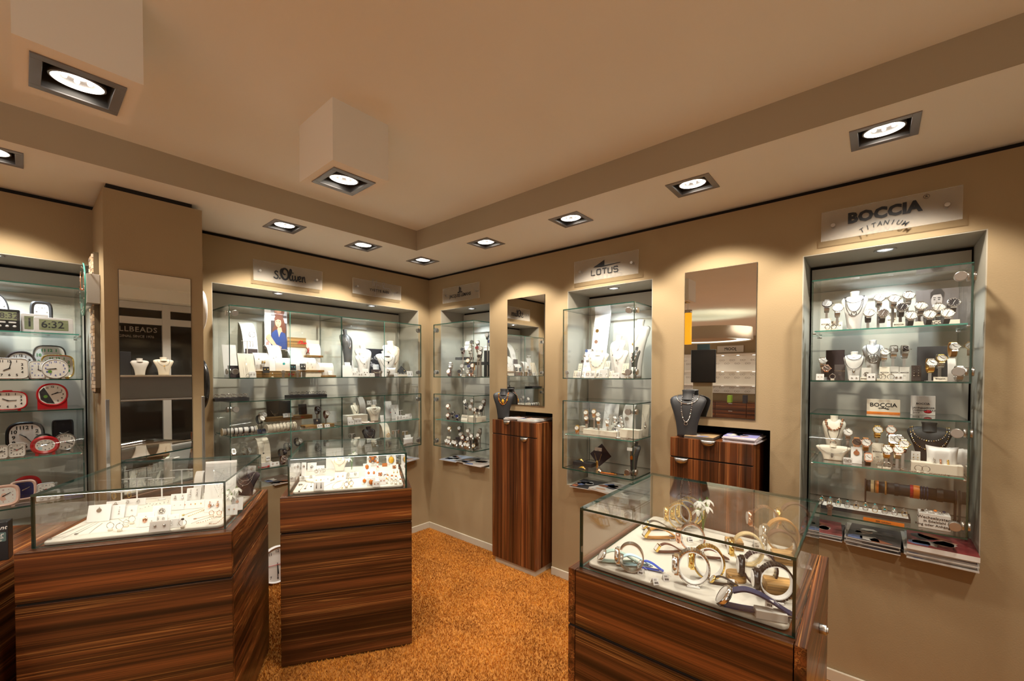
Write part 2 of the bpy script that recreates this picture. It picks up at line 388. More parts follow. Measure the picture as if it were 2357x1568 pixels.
# carpet pile: short tufts over the backing
def carpet():
    random.seed(3); v = []; f = []
    # denser near the middle where the carpet shows
    Q = [[(-2.777,-1.015),(-2.176,-1.345),(-1.826,-.783),(-2.43,-.452)], [(-1.851,-1.009),(-1.267,-1.356),(-.922,-.805),(-1.495,-.440)], [(-1.518,-2.527),(-1.504,-3.165),(-.824,-3.162),(-.810,-2.510)]]
    def under(x, y):
        return any(all((q[(k+1)%4][0]-q[k][0])*(y-q[k][1])-(q[(k+1)%4][1]-q[k][1])*(x-q[k][0]) > 0 for k in range(4)) for q in Q) or (x > -.14 and (-1.41 < y < -.96 or -2.81 < y < -2.37)) or (x < -2.04 and y > -.455)
    def tuft(x, y, L, w):
        if under(x, y): return
        a = random.uniform(0, 2*PI); dx, dy = math.cos(a)*w, math.sin(a)*w; b = random.uniform(0, 2*PI); q = random.uniform(.15,.9)*L
        o = len(v); lx, ly = math.cos(b)*q, math.sin(b)*q
        v.extend([(x-dx,y-dy,0),(x+dx,y+dy,0),(x+lx*.5+dx*.8,y+ly*.5+dy*.8,L*.65),(x+lx*.5-dx*.8,y+ly*.5-dy*.8,L*.65),(x+lx,y+ly,L)])
        f.extend([(o,o+1,o+2,o+3),(o+3,o+2,o+4)])
    for i in range(155000):
        x = random.uniform(-2.35,-.02); y = random.uniform(-2.75,-.02)
        tuft(x, y, random.uniform(.008,.016), random.uniform(.0012,.0026))
    for i in range(9000):
        tuft(random.uniform(-4.5,-.02), random.uniform(-4.8,-.02), random.uniform(.01,.016), random.uniform(.0025,.004))
    me = bpy.data.meshes.new('carpet_pile'); me.from_pydata(v, [], f); me.update()
    m = bpy.data.materials.new('orange_carpet'); m.use_nodes = True; nt = m.node_tree; N = nt.nodes.new; L = nt.links.new; b = nt.nodes['Principled BSDF']
    gm = N('ShaderNodeNewGeometry'); tc = N('ShaderNodeTexCoord'); n = N('ShaderNodeTexNoise'); n.inputs['Scale'].default_value = 3.2; n.inputs['Detail'].default_value = 4
    L(tc.outputs['Object'], n.inputs['Vector'])
    ad = N('ShaderNodeMath'); ad.operation = 'MULTIPLY_ADD'; L(gm.outputs['Random Per Island'], ad.inputs[0]); ad.inputs[1].default_value = .40; L(n.outputs['Fac'], ad.inputs[2])
    rp = N('ShaderNodeValToRGB'); L(ad.outputs[0], rp.inputs[0]); e = rp.color_ramp.elements
    e[0].position = .42; e[0].color = (.30,.10,.01,1); e[1].position = .98; e[1].color = (.72,.30,.03,1)
    L(rp.outputs[0], b.inputs['Base Color']); b.inputs['Roughness'].default_value = .8
    me.materials.append(m); o = bpy.data.objects.new('carpet_pile', me); S.collection.objects.link(o); o.location.z = .0005
    tag(o, 'shaggy orange carpet pile covering the shop floor', 'carpet', kind='stuff')
carpet()
# ------------------------------------------------------------------ recessed lamps
def downlight(x, y, z, tilt, label, group, w=.2, dirn=(0,1)):
    t = empty('recessed_spotlight', (x, y, z)); tag(t, label, 'ceiling light', group)
    h = w/2; g = G(); f = .025
    for a in ((-h,h,-h,-h+f),(-h,h,h-f,h),(-h,-h+f,-h+f,h-f),(h-f,h,-h+f,h-f)): g.box(*a, -.004, .003)
    g.build('frame', GREYM, t, bevel=.001)
    i = h-f; g = G(); zz = .075
    for q in ([(-i,-i,0),(i,-i,0),(i*.9,-i*.9,zz),(-i*.9,-i*.9,zz)], [(i,-i,0),(i,i,0),(i*.9,i*.9,zz),(i*.9,-i*.9,zz)], [(i,i,0),(-i,i,0),(-i*.9,i*.9,zz),(i*.9,i*.9,zz)], [(-i,i,0),(-i,-i,0),(-i*.9,-i*.9,zz),(-i*.9,i*.9,zz)]):
        g.add(q, [(0,1,2,3)])
    g.box(-i*.9, i*.9, -i*.9, i*.9, zz, zz+.002); g.build('housing', mat('lamp_housing', (.11,.105,.10), .42, .6), t)
    ang = math.atan2(dirn[1], dirn[0]) if dirn != (0,0) else 0
    hd = empty('lamp_head'); hd.parent = t; hd.location = (0,0,.010); hd.rotation_euler = (0, -tilt, ang); hd.rotation_mode = 'XYZ'
    r = i*.86; g = G(); g.lathe([(r,0),(r,.012),(r*.93,.014),(r*.90,.004),(r*.93,-.002),(r,0)], 32, cap=False); g.build('gimbal_ring', GREYM, hd)
    g = G(); g.lathe([(r*.92,-.001),(r*.8,.018),(r*.55,.03),(r*.2,.034),(0.001,.034)], 32, cap=False); g.build('reflector', mat('lamp_reflector', (.30,.29,.28), .25, .9), hd)
    g = G(); g.lathe([(r*.66,-.0005),(r*.76,.006),(r*.90,.003),(r*.88,-.002),(r*.66,-.0005)], 32, cap=False); g.lathe([(.001,.012),(r*.30,.014),(r*.34,.022)], 24, cap=False); g.build('lamp_glow_ring', LENS, hd)
    g = G()
    for k in range(6):
        a = k*PI/3; g.ball((r*.5*math.cos(a), r*.5*math.sin(a), .014), r*.12, 6)
    g.build('bulb_facets', LENS, hd)
    return t
nm = ['rightmost of the row over the right wall', 'second from the right over the right wall', 'over the sign with the black triangle', 'above the narrow mirror, right row', 'in the soffit corner', 'over the sign with the thin grey signature', 'over the sign with bold black handwriting', 'at the far left edge over the clock niche']
for (x, y, a, w), n in zip(SPOTS, nm):
    d = (1,0) if x == -.447 and y < -1 else (0,1)
    downlight(x, y, SOFFIT_Z, R(3), 'square grey recessed spotlight ' + n, 'recessed spotlights in the soffit', dirn=d)
def ceiling_box(x0, x1, y0, y1, label):
    t = empty('ceiling_lamp_box', ((x0+x1)/2, (y0+y1)/2, 2.40)); tag(t, label, 'ceiling lamp', 'cube lamps hanging under the ceiling')
    hx, hy = (x1-x0)/2, (y1-y0)/2; g = G(); h = CEIL_Z-2.40; q = .1
    g.box(-hx, hx, -hy, -hy+.01, 0, h); g.box(-hx, hx, hy-.01, hy, 0, h); g.box(-hx, -hx+.01, -hy+.01, hy-.01, 0, h); g.box(hx-.01, hx, -hy+.01, hy-.01, 0, h)
    for a in ((-hx+.01,hx-.01,-hy+.01,-q),(-hx+.01,hx-.01,q,hy-.01),(-hx+.01,-q,-q,q),(q,hx-.01,-q,q)): g.box(*a, 0.0, .008)
    g.build('box_housing', CEILM, t)
    d = downlight(0, 0, .0, R(8), None, None, .2, (0,1)); d.parent = t; d.location = (0, .0, 0); d.name = 'spotlight_insert'
    for k in ('label', 'category', 'group'):
        if k in d: del d[k]
    return t
ceiling_box(-1.897, -1.635, -1.67, -1.37, 'beige cube ceiling lamp with square spotlight, in the middle of the ceiling')
ceiling_box(-2.754, -2.492, -1.67, -1.37, 'large beige cube ceiling lamp cut off by the upper left corner')
def niche_spot(x, y, label):
    t = empty('niche_spotlight', (x, y, NZ1-.004)); tag(t, label, 'ceiling light', 'round halogen spots in the niche tops')
    g = G(); g.lathe([(.042,0),(.042,-.003),(.036,-.006),(.030,-.003),(.029,0.0)], 28, cap=False); g.build('trim_ring', STEEL, t)
    g = G(); g.lathe([(.029,-.001),(.020,-.002),(.001,-.0025)], 24, cap=False); g.build('lens', mat('halogen_lens', (.6,.6,.6), .2, emit=((.85,.92,1.0), 1.6)), t)
    g = G(); g.cyl((0,0,-.004), .011, .001, n=16); g.build('bulb', LENSC, t)
for x, y, n in ((.10,-.49,'of the narrow corner niche'),(.10,-1.9,'between the two wall mirrors'),(.105,-3.3,'of the rightmost niche'),(-1.424,.065,'of the wide niche, left one'),(-.613,.065,'of the wide niche, right one'),(-2.84,.055,'over the alarm clocks at the left edge')):
    niche_spot(x, y, 'small round halogen spot in the niche top ' + n)
# ------------------------------------------------------------------ glass display cases in the niches
def wall_frame(side, u, z):
    """location and rotation of a thing on a wall: local x runs to the right along the wall, local y into the wall"""
    return ((u, 0, z), 0.0) if side == 'L' else ((0, u, z), -PI/2)
CF, CB, CT = -.145, .245, .006
def knob(parent, x, y, z, axis, name='glass_hinge'):
    g = G()
    s = -1
    if axis == 1: g.cyl((x, y-.010, z), .019, .009, 1, 20); g.cyl((x, y+CT+.001, z), .019, .009, 1, 20)
    else: g.cyl((x-.010, y, z), .019, .009, 0, 20); g.cyl((x+CT+.001, y, z), .019, .009, 0, 20)
    g.build(name, STEEL, parent, bevel=.0015)
def display_case(side, u, z0, w, h, label, shelf=None, joint=None, hinge='R', front=CF, lockx=None):
    (loc, rz) = wall_frame(side, u, z0); t = empty('glass_display_case', loc, rz); tag(t, label, 'display case', 'glass cases in the wall niches')
    a, b = -w/2, w/2; m = [CASEG, EDGE]
    e = .002
    if joint is None: G().pane(a, b, front, front+CT, CT, h-CT, 1).build('front_pane', m, t)
    else:
        G().pane(a, joint-.0012, front, front+CT, CT, h-CT, 1, 0, 1).build('front_pane', m, t); G().pane(joint+.0012, b, front, front+CT, CT, h-CT, 1, 0, 1).build('front_pane', m, t)
        G().box(joint-.0011, joint+.0011, front, front+CT, CT, h-CT).build('pane_joint', EDGEL, t)
    G().pane(a, a+CT, front+CT, CB-CT, CT, h-CT, 0).build('side_pane', m, t)
    G().pane(b-CT, b, front+CT, CB-CT, CT, h-CT, 0).build('side_pane', m, t)
    G().pane(a, b, CB-CT, CB, CT, h-CT, 1).build('back_pane', m, t)
    G().pane(a, b, front, CB, h-CT, h, 2).build('top_pane', m, t)
    G().pane(a, b, front, CB, 0, CT, 2).build('bottom_pane', m, t)
    if shelf: 
        G().pane(a+.012, b-.012, front+.015, CB-.02, shelf-.006, shelf, 2, 0, 1).build('glass_shelf', [CASEG, EDGEL], t)
        for x in (a+.009, b-.009):
            for y in (front+.03, CB-.04):
                g = G(); g.cyl((x-.005, y, shelf-.012), .005, .012, 0, 10); g.build('shelf_pin', STEEL, t)
    hx, sx = (b-.036, b-CT) if hinge == 'R' else (a+.036, a)
    for z in (h-.053, .048):
        knob(t, hx, front, z, 1); knob(t, sx, front+.036, z, 0)
    if lockx is not None:
        for lx in lockx:
            g = G(); g.cyl((lx, front-.012, .046), .013, .012, 1, 20); g.cyl((lx, front-.014, .046), .004, .003, 1, 10); g.box(lx-.008, lx+.008, front-.008, front-.001, .004, .032); g.build('lock', STEEL, t, bevel=.001)
    return t
SHU, SHL, BOXZ, LOWZ, BH, LH = 1.757, 1.119, 1.510, .870, .491, .487
SHH = SHL - LOWZ
display_case('R', -.4935, BOXZ, .52, BH, 'upper glass case of watches in the narrow corner niche', hinge='L')
display_case('R', -.4935, LOWZ, .52, LH, 'lower glass case of watches in the narrow corner niche', SHH, hinge='L')
display_case('R', -1.897, BOXZ, .52, BH, 'upper glass case with white busts in the niche between the two mirrors', hinge='R', lockx=[-.22])
display_case('R', -1.897, LOWZ, .52, LH, 'lower glass case with gold watches in the niche between the two mirrors', SHH, hinge='R')
display_case('R', -3.301, BOXZ, .52, BH, 'upper glass case of watches in the rightmost niche', SHU-BOXZ, hinge='R')
display_case('R', -3.301, LOWZ, .52, LH, 'lower glass case with rings and watches in the rightmost niche', SHH, hinge='R', lockx=[-.178])
display_case('L', -1.4145, BOXZ, .807, BH, 'upper glass case with curved white stands, left half of the wide niche', joint=-.004, hinge='L', front=-.125, lockx=[-.058,.045])
display_case('L', -.6065, BOXZ, .807, BH, 'upper glass case with busts, right half of the wide niche', joint=-.003, hinge='R', front=-.125, lockx=[-.045,.035])
display_case('L', -1.4145, LOWZ, .807, LH, 'lower glass case with bracelet rolls, left half of the wide niche', SHH, joint=-.004, hinge='L', front=-.125)
display_case('L', -.6065, LOWZ, .807, LH, 'lower glass case with necklaces, right half of the wide niche', SHH, joint=-.003, hinge='R', front=-.125)
display_case('L', -2.785, BOXZ, .52, BH, 'upper glass case of alarm clocks at the left edge', SHU-BOXZ, hinge='L', front=-.13)
display_case('L', -2.785, LOWZ, .52, LH, 'lower glass case of alarm clocks at the left edge', SHH, hinge='L', front=-.13)
# ------------------------------------------------------------------ freestanding counters with glass covers
def quad_fn(q, w, d):
    """maps local metric (x along the front, y to the back) onto the measured footprint q = front-left, front-right, back-right, back-left"""
    q = [Vector(p) for p in q]
    def f(x, y):
        u, v = x/w, y/d; p = (q[0]*(1-u)+q[1]*u)*(1-v) + (q[3]*(1-u)+q[2]*u)*v
        return p
    return f
def counter(cq, gq, label, led=1.0, lock=False, w=.675, d=.67, grain=None):
    f = quad_fn(cq, w, d); o = Vector(cq[0]); e = (Vector(cq[1])-o).normalized(); rz = math.atan2(e.y, e.x)
    t = empty('display_counter', (o.x, o.y, 0), rz); tag(t, label, 'display counter', 'wooden counters with glass covers')
    Mi = Matrix.Rotation(-rz, 2)
    def wf(p): q = Mi @ (f(p[0], p[1]) - o); return (q.x, q.y, p[2])
    ff = quad_fn(gq, .6, .6)
    def gf(p): q = Mi @ (ff(p[0], p[1]) - o); return (q.x, q.y, p[2])
    H, GZ = .90, .711
    wx = WOODX; wy = WOODY
    def part(n, m, *boxes, bev=.0018):
        g = G()
        for b in boxes: g.box(*b)
        g.warp(wf).build(n, m, t, bevel=bev)
    s = .026; q = 0 if lock else s+.002; yy = 0 if lock else .020
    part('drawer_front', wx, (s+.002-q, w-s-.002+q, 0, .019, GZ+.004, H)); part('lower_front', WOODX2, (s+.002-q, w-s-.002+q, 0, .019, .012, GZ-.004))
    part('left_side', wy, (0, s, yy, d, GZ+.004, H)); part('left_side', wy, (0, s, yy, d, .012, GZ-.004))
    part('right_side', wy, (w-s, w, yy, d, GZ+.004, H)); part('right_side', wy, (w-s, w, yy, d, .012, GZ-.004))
    part('back_panel', wx, (s, w-s, d-.02, d, .012, H))
    part('inner_carcass', DARK, (s, w-s, .019, d-.02, .012, H-.008), (.004, w-.004, .004, d-.004, GZ-.006, GZ+.006), bev=0)
    part('plinth', BASEB, (.03, w-.03, .04, d-.02, 0, .012))
    part('top_deck', wx, (s, w-s, .019, d-.02, H-.008, H-.001), bev=0)
    # glass cover
    th = .008; m = [CASEG, EDGE]; z0, z1 = H, 1.10
    def P(n, *a): G().pane(*a).warp(gf).build(n, m, t)
    P('cover_front', 0, .6, 0, th, z0, z1-th, 1); P('cover_back', 0, .6, .6-th, .6, z0, z1-th, 1)
    P('cover_side', 0, th, th, .6-th, z0, z1-th, 0); P('cover_side', .6-th, .6, th, .6-th, z0, z1-th, 0); P('cover_top', 0, .6, 0, .6, z1-th, z1, 2)
    G().box(.012, .588, .0085, .0125, z1-th-.0035, z1-th-.001).warp(gf).build('led_strip', LED, t)
    # padded tray
    g = G(); g.prism(rrect(.566, .566, .02, 4, .3, .3), H, H+.014); g.warp(gf).build('tray_cushion', CREAM, t, bevel=.005, seg=3)
    if lock: 
        g = G(); g.cyl((w, .33, .80), .014, .018, 0, 20); g.cyl((w+.016, .33, .80), .009, .006, 0, 16); g.warp(wf).build('lock', STEEL, t, bevel=.001)
    # led lamp light
    a, b = ff(.02, .02), ff(.58, .02); c = ff(.3, .3); mid = (a+b)/2
    L = light('AREA', 'counter_led_light', (mid.x+(c.x-mid.x)*.05, mid.y+(c.y-mid.y)*.05, z1-th-.008), led*LED_K, (1.0,.93,.82), (c.x, c.y, .9), shape='RECTANGLE', size=.54, size_y=.006)
    L.rotation_euler = (Vector((c.x, c.y, .93))-Vector(L.location)).to_track_quat('-Z', 'X').to_euler()
    ang = math.atan2((b-a).y, (b-a).x)
    d3 = (Vector((c.x, c.y, .90))-L.location).normalized(); xa = Vector((math.cos(ang), math.sin(ang), 0)); xa = (xa - d3*xa.dot(d3)).normalized(); ya = (-d3).cross(xa)
    Mm = Matrix((xa, ya, -d3)).transposed().to_4x4(); Mm.translation = L.location; L.matrix_world = Mm; L.parent = None
    return t, ff
LC, LCF = counter([(-2.777,-1.015),(-2.176,-1.345),(-1.826,-.783),(-2.43,-.452)], [(-2.733,-.996),(-2.183,-1.291),(-1.861,-.784),(-2.409,-.481)], 'left wooden display counter with silver jewellery under its glass cover', .42)
MC, MCF = counter([(-1.851,-1.009),(-1.267,-1.356),(-.922,-.805),(-1.495,-.440)], [(-1.807,-1.001),(-1.282,-1.331),(-.963,-.826),(-1.487,-.490)], 'middle wooden display counter with amber jewellery under its glass cover', .75)
RC, RCF = counter([(-1.518,-2.527),(-1.504,-3.165),(-.824,-3.162),(-.810,-2.510)], [(-1.488,-2.552),(-1.475,-3.139),(-.844,-3.136),(-.824,-2.536)], 'right wooden display counter with wristwatches under its glass cover', .6, lock=True)
# low side counter at the left edge
t = empty('side_counter', (-2.80,-.86,0), R(59)); tag(t, 'low wooden side counter cut off by the left edge', 'counter')
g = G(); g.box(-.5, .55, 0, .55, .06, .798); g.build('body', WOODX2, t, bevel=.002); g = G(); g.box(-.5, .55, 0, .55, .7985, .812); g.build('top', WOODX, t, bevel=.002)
# ------------------------------------------------------------------ narrow wall cabinets in their recesses
def cabinet(y0, y1, hx, label, plate):
    w = y0-y1; t = empty('wall_cabinet', (0, y0, 0), -PI/2); tag(t, label, 'cabinet', 'walnut wall cabinets')
    F = -.145; gz = 1.056
    g = G(); g.box(0, w, F+.021, .285, .05, 1.168); g.build('body', WOODZ, t, bevel=.0015)
    g = G(); g.box(.002, w-.002, F+.004, F+.021, gz-.004, gz+.008); g.build('shadow_gap', DARK, t)  # dark strip added behind the drawer gap to imitate its shade
    g = G(); g.box(.02, w-.015, F+.018, .27, 0, .05); g.build('plinth', BASEB, t)
    gz = 1.056
    dr = G(); dr.box(0, w, F, F+.019, gz+.006, 1.172); dr = dr.build('drawer', WOODZ, t, bevel=.0012)
    do = G(); do.box(0, w, F, F+.019, .05, gz-.002); do = do.build('door', WOODZ, t, bevel=.0012)
    for (par, cx, cz, rr) in ((dr, hx[0], 1.173, hx[2]), (do, hx[1], gz-.001, hx[2])):
        g = G(); n = 14; prof = []
        # half-moon shell handle hooked over the top edge
        top = [(-rr+2*rr*k/n) for k in range(n+1)]
        v = []; 
        for k, x in enumerate(top):
            q = math.sqrt(max(0, 1-(x/rr)**2)); v += [(cx+x, F+.001, cz+.0015), (cx+x, F-.017*q-.002, cz-.004*q), (cx+x, F-.012*q-.002, cz-.030*q-.001), (cx+x, F-.001, cz-.030*q)]
        f = []
        for k in range(n):
            for j in range(4): f.append((k*4+j, (k+1)*4+j, (k+1)*4+(j+1)%4, k*4+(j+1)%4))
        g.add(v, f, 0, True); g.build('handle', STEEL, par)
    return t
cabinet(-.971, -1.404, (.155, .325, .036), 'tall narrow walnut cabinet below the narrow mirror', None)
cabinet(-2.383, -2.805, (.205, .062, .040), 'walnut cabinet with drawer behind the right counter, below the wide mirror', None)
# ------------------------------------------------------------------ mirrors
def mirror(side, u0, u1, z0, z1, label, off=0):
    (loc, rz) = wall_frame(side, (u0+u1)/2, z0); t = empty('wall_mirror', loc, rz)
    if off: t.location.y = off
    tag(t, label, 'mirror', 'frameless mirrors'); w = abs(u1-u0)/2; h = z1-z0
    g = G(); g.box(-w, w, -.0055, -.0008, 0, h); o = g.build('mirror_edge', mat('mirror_edge_dark', (.05,.045,.035), .3), t)
    g = G(); g.add([(-w+.002,-.0058,.002),(w-.002,-.0058,.002),(w-.002,-.0058,h-.002),(-w+.002,-.0058,h-.002)], [(0,1,2,3)]); g.build('mirror_glass', MIRROR, t)
mirror('R', -1.011, -1.384, 1.291, 2.161, 'narrow wall mirror above the tall narrow cabinet')
mirror('R', -2.411, -2.788, 1.291, 2.162, 'wide wall mirror reflecting the eyewear shelves, above the walnut drawer cabinet')
mirror('L', -2.413, -2.103, .30, 2.073, 'tall mirror on the pillar reflecting the shop window', -.45)
# ------------------------------------------------------------------ brand signs
def sign(side, u, w, z0, z1, label, lettering):
    (loc, rz) = wall_frame(side, u, (z0+z1)/2); t = empty('acrylic_sign', loc, rz); tag(t, label, 'sign', 'frosted acrylic signs on standoffs')
    h = (z1-z0)/2; F = -.036
    g = G(); g.pane(-w/2, w/2, F, F+.005, -h, h, 1); g.build('plate', [FROST, mat('acrylic_edge', (.75,.74,.70), .3)], t)
    for x in (-w/2+.045, w/2-.045):
        g = G(); g.cyl((x, F-.005, 0), .009, .005, 1, 18); g.cyl((x, F+.005, 0), .007, .031, 1, 14); g.build('standoff', STEEL, t, bevel=.001)
    lettering(t, F)
    return t
def put(t, F, items, name='lettering', m=None, parent=None):
    g = G()
    for gg, M in items: g.merge(gg, M)
    return g.build(name, m or INK, parent or t)
def stroke(pts, r, k=5, sc=1, ox=0, oz=0, y=0):
    P = smooth_path([(a*sc+ox, y, b*sc+oz) for a, b in pts], k); g = G(); g.tube(P, [x*sc for x in r] if isinstance(r, list) else r*sc, 6)
    g.v = [(x, y+(yy-y)*.12, z) for x, yy, z in g.v]; return g
def oliver_logo(sc, y=0, bold=1.0):
    """handwritten s.Oliver lettering from pen strokes, centred"""
    g = G(); S_ = lambda p, r, k=6: g.merge(stroke(p, r*bold, k, sc, -1.45*sc, -.88*sc, y))
    S_([(.36,.98),(.24,1.08),(.11,1.0),(.14,.84),(.30,.72),(.37,.56),(.27,.42),(.08,.44),(.0,.54)], .045)
    g.ball(((.52-1.45)*sc, y-.0005, (.47-.88)*sc), .075*sc, 10, sy=.15); g.ball(((1.72-1.45)*sc, y-.0005, (1.14-.88)*sc), .07*sc, 10, sy=.15); 
    n = 22; P = [(.98+.33*math.cos(R(100+360*k/n)), .93+.50*math.sin(R(100+360*k/n))) for k in range(n+1)]
    g.merge(stroke(P, .062*bold, 2, sc, -1.45*sc, -.88*sc, y))
    S_([(.74,1.36),(.62,1.1),(.68,.72),(.86,.48)], .075)
    S_([(.95,1.40),(.82,1.28),(.80,1.02),(.92,.88),(1.04,.92)], .042)
    S_([(1.30,.62),(1.46,.86),(1.58,1.2),(1.55,1.42),(1.46,1.38),(1.42,1.1),(1.42,.66),(1.52,.44),(1.66,.54)], .05)
    S_([(1.68,.92),(1.68,.58),(1.76,.43),(1.90,.56)], .05);
    S_([(1.92,.92),(1.97,.55),(2.04,.43),(2.18,.62),(2.20,.90)], .05)
    S_([(2.26,.62),(2.42,.70),(2.44,.88),(2.33,.90),(2.26,.68),(2.34,.45),(2.52,.52)], .046)
    S_([(2.60,.92),(2.62,.40)], .05); S_([(2.62,.66),(2.72,.88),(2.82,.90),(2.86,.52),(2.95,.45)], .042)
    return g
sign('L', -1.380, .508, 2.206, 2.352, 'frosted acrylic sign with bold black handwritten lettering over the wide niche', lambda t, F: put(t, F, [(oliver_logo(.080, F-.002, 1.35), T())]))
def yr(t, F):
    g = G(); W_ = lambda p, r: g.merge(stroke(p, r, 5, .05, -.06, -.03, F-.0015))
    W_([(.1,1.0),(0,1.7),(.15,2.3),(.3,1.9),(.35,1.1),(.55,1.6),(.9,2.2),(.8,1.2),(.6,.0),(.5,-.8)], .045)
    W_([(.9,1.2),(1.1,1.5),(1.2,1.2),(1.4,1.5),(1.5,1.2),(1.8,1.4)], .03); W_([(2.3,.9),(2.1,1.8),(2.4,2.0),(2.5,1.6),(2.2,1.3),(2.7,.9),(2.9,1.1),(3.1,.9),(3.3,1.1),(3.7,.9),(3.9,.4),(3.4,.1),(2.9,.3)], .045)
    g.build('signature', mat('grey_ink', (.25,.24,.23), .5), t)
    put(t, F, [(text_g('YVETTE RIES', .030, .03, spacing=1.2), T(.012, F-.0015, -.012))])
sign('L', -.612, .492, 2.220, 2.350, 'frosted acrylic sign with thin grey signature over small capitals', yr)
def jl(t, F):
    g = G(); f = F-.001
    for x in (-1, 1):
        g.box(*sorted((x*.003, x*.013)), f-.001, f, .004, .050); g.box(*sorted((x*.003, x*.030)), f-.001, f, .004, .014)
    g.box(-.013, -.003, f-.001, f, .004, .058)
    g.build('monogram', INK, t); put(t, F, [(text_g('JACQUES LEMANS', .040, .025, sx=.86), T(0, f, -.018))])
sign('R', -.478, .475, 2.208, 2.348, 'small frosted sign with two mirrored L letters over the corner niche', jl)
def lotus(t, F):
    f = F-.001; g = G(); g.prism([(-.085,.012),(.0,.052),(.0,.012)], f-.001, f, 1); g.prism([(-.085,.012),(.115,.018),(.115,.014),(-.02,.006)], f-.001, f, 1); g.build('triangle_emblem', INK, t)
    g = G(); sq = .0040
    def line(pts, ox): g.tube([(ox+a, f, b) for a, b in pts], sq, 6); 
    h = .036; z = -.042; w = .028; o = -.098; st = .0415
    line([(0,z+h),(0,z),(w,z)], o); 
    line([(.003,z),(w-.003,z),(w,z+.003),(w,z+h-.003),(w-.003,z+h),(.003,z+h),(0,z+h-.003),(0,z+.003),(.003,z)], o+st)
    line([(0,z+h),(w+.003,z+h)], o+2*st); line([(w/2+.001,z+h),(w/2+.001,z)], o+2*st)
    line([(0,z+h),(0,z+.003),(.003,z),(w-.003,z),(w,z+.003),(w,z+h)], o+3*st)
    line([(w,z+h-.005),(w-.004,z+h),(.003,z+h),(0,z+h-.003),(0,z+h*.6),(.003,z+h*.5),(w-.003,z+h*.5),(w,z+h*.4),(w,z+.003),(w-.003,z),(.003,z),(0,z+.006)], o+4*st)
    g.v = [(a, f+(b-f)*.3, c) for a, b, c in g.v]; g.build('lettering', INK, t)
sign('R', -1.897, .472, 2.198, 2.352, 'frosted acrylic sign with black triangle emblem over square capitals', lotus)
def boccia(t, F):
    f = F-.001; it = [(text_g('BOCCIA', .066, .055, sx=.98, spacing=1.05), T(-.012, f, .016)), (text_g('R', .014, .01), T(.128, f, .052))]
    s = 'TITANIUM'; rr = .15
    for k, ch in enumerate(s):
        a = R(-29 + 58*k/(len(s)-1)); it.append((text_g(ch, .029, .022, .2, sx=.85), T(-.012+rr*math.sin(a), f, -.032-rr+rr*math.cos(a), ry=a)))
    g = G(); g.lathe([(.0098,0),(.0098,.001),(.0088,.001),(.0088,0),(.0098,0)], 24, (.128, f-.001, .052), 1, cap=False)
    for gg, M in it: g.merge(gg, M)
    g.build('lettering', INK, t)
sign('R', -3.301, .472, 2.207, 2.351, 'frosted acrylic sign with bold rounded capitals over an arched word', boccia)
# ------------------------------------------------------------------ the rest of the shop, seen in the mirrors
def simple(name, m, boxes, label=None, cat=None, group=None, kind=None, bevel=0, loc=(0,0,0)):
    g = G()
    for b in boxes: g.box(*b)
    o = g.build(name, m, loc=loc, bevel=bevel)
    return tag(o, label, cat, group, kind)
WFRAME = mat('window_frame_white', (.62,.60,.56), .5)
NIGHT = mat('night_pane', (.02,.016,.012), .08, spec=.6)
# shop window front behind the camera
g = G()
for x in (-3.9, -2.62, -1.40, -.06): g.box(x-.045, x+.045, -4.90, -4.80, 0, 2.48)
for z in (.02, 2.24, 2.44):
    for a, b in ((-3.855,-2.665),(-2.575,-1.445),(-1.355,-.105)): g.box(a, b, -4.89, -4.81, z-.045, z+.045)
struct(g.build('window_1', WFRAME))
g = G(); g.box(-3.9, .34, -4.95, -4.60, 2.49, CEIL_Z+.02); struct(g.build('trim_5', CEILM))
g = G(); g.box(-3.9, 0, -4.86, -4.855, .0, 2.48); struct(g.build('window_2', NIGHT))
g = G(); g.box(-12.2, -11.7, -4.9, 3.6, 0, CEIL_Z); struct(g.build('wall_far', WALL))
g = G(); g.box(-3.9, 0, -4.80, -3.95, .55, .60); g.box(-3.9, 0, -3.97, -3.95, .60, .66); struct(g.build('window_sill', BASEB))
g = G(); g.box(-3.2, -.3, -4.35, -4.33, 1.23, 1.50); g.box(-3.2, -.3, -4.33, -4.02, 1.215, 1.23); o = g.build('window_screen', mat('grey_screen', (.36,.35,.33), .5)); tag(o, 'grey band screen in the shop window seen in the pillar mirror', 'screen')
o = G(); 
for gg, M in ((text_g('TROLLBEADS', .095, .015, spacing=1.1), T(-1.80, -4.84, 2.12)), (text_g('THE ORIGINAL SINCE 1976', .045, .012), T(-1.80, -4.84, 2.03))): o.merge(gg, M)
o = o.build('window_lettering', mat('window_letter_grey', (.26,.22,.18), .5)); tag(o, 'grey lettering on the dark shop window, seen in the pillar mirror', 'lettering')
# orange lit facade strip outside the transom
simple('street_facade', mat('street_light_orange', (.2,.08,.02), .8, emit=((.55,.20,.03), .25)), [(-4.6,.5,-6.6,-6.5,2.15,2.9)], 'orange lit facade across the street behind the window transom', 'facade')
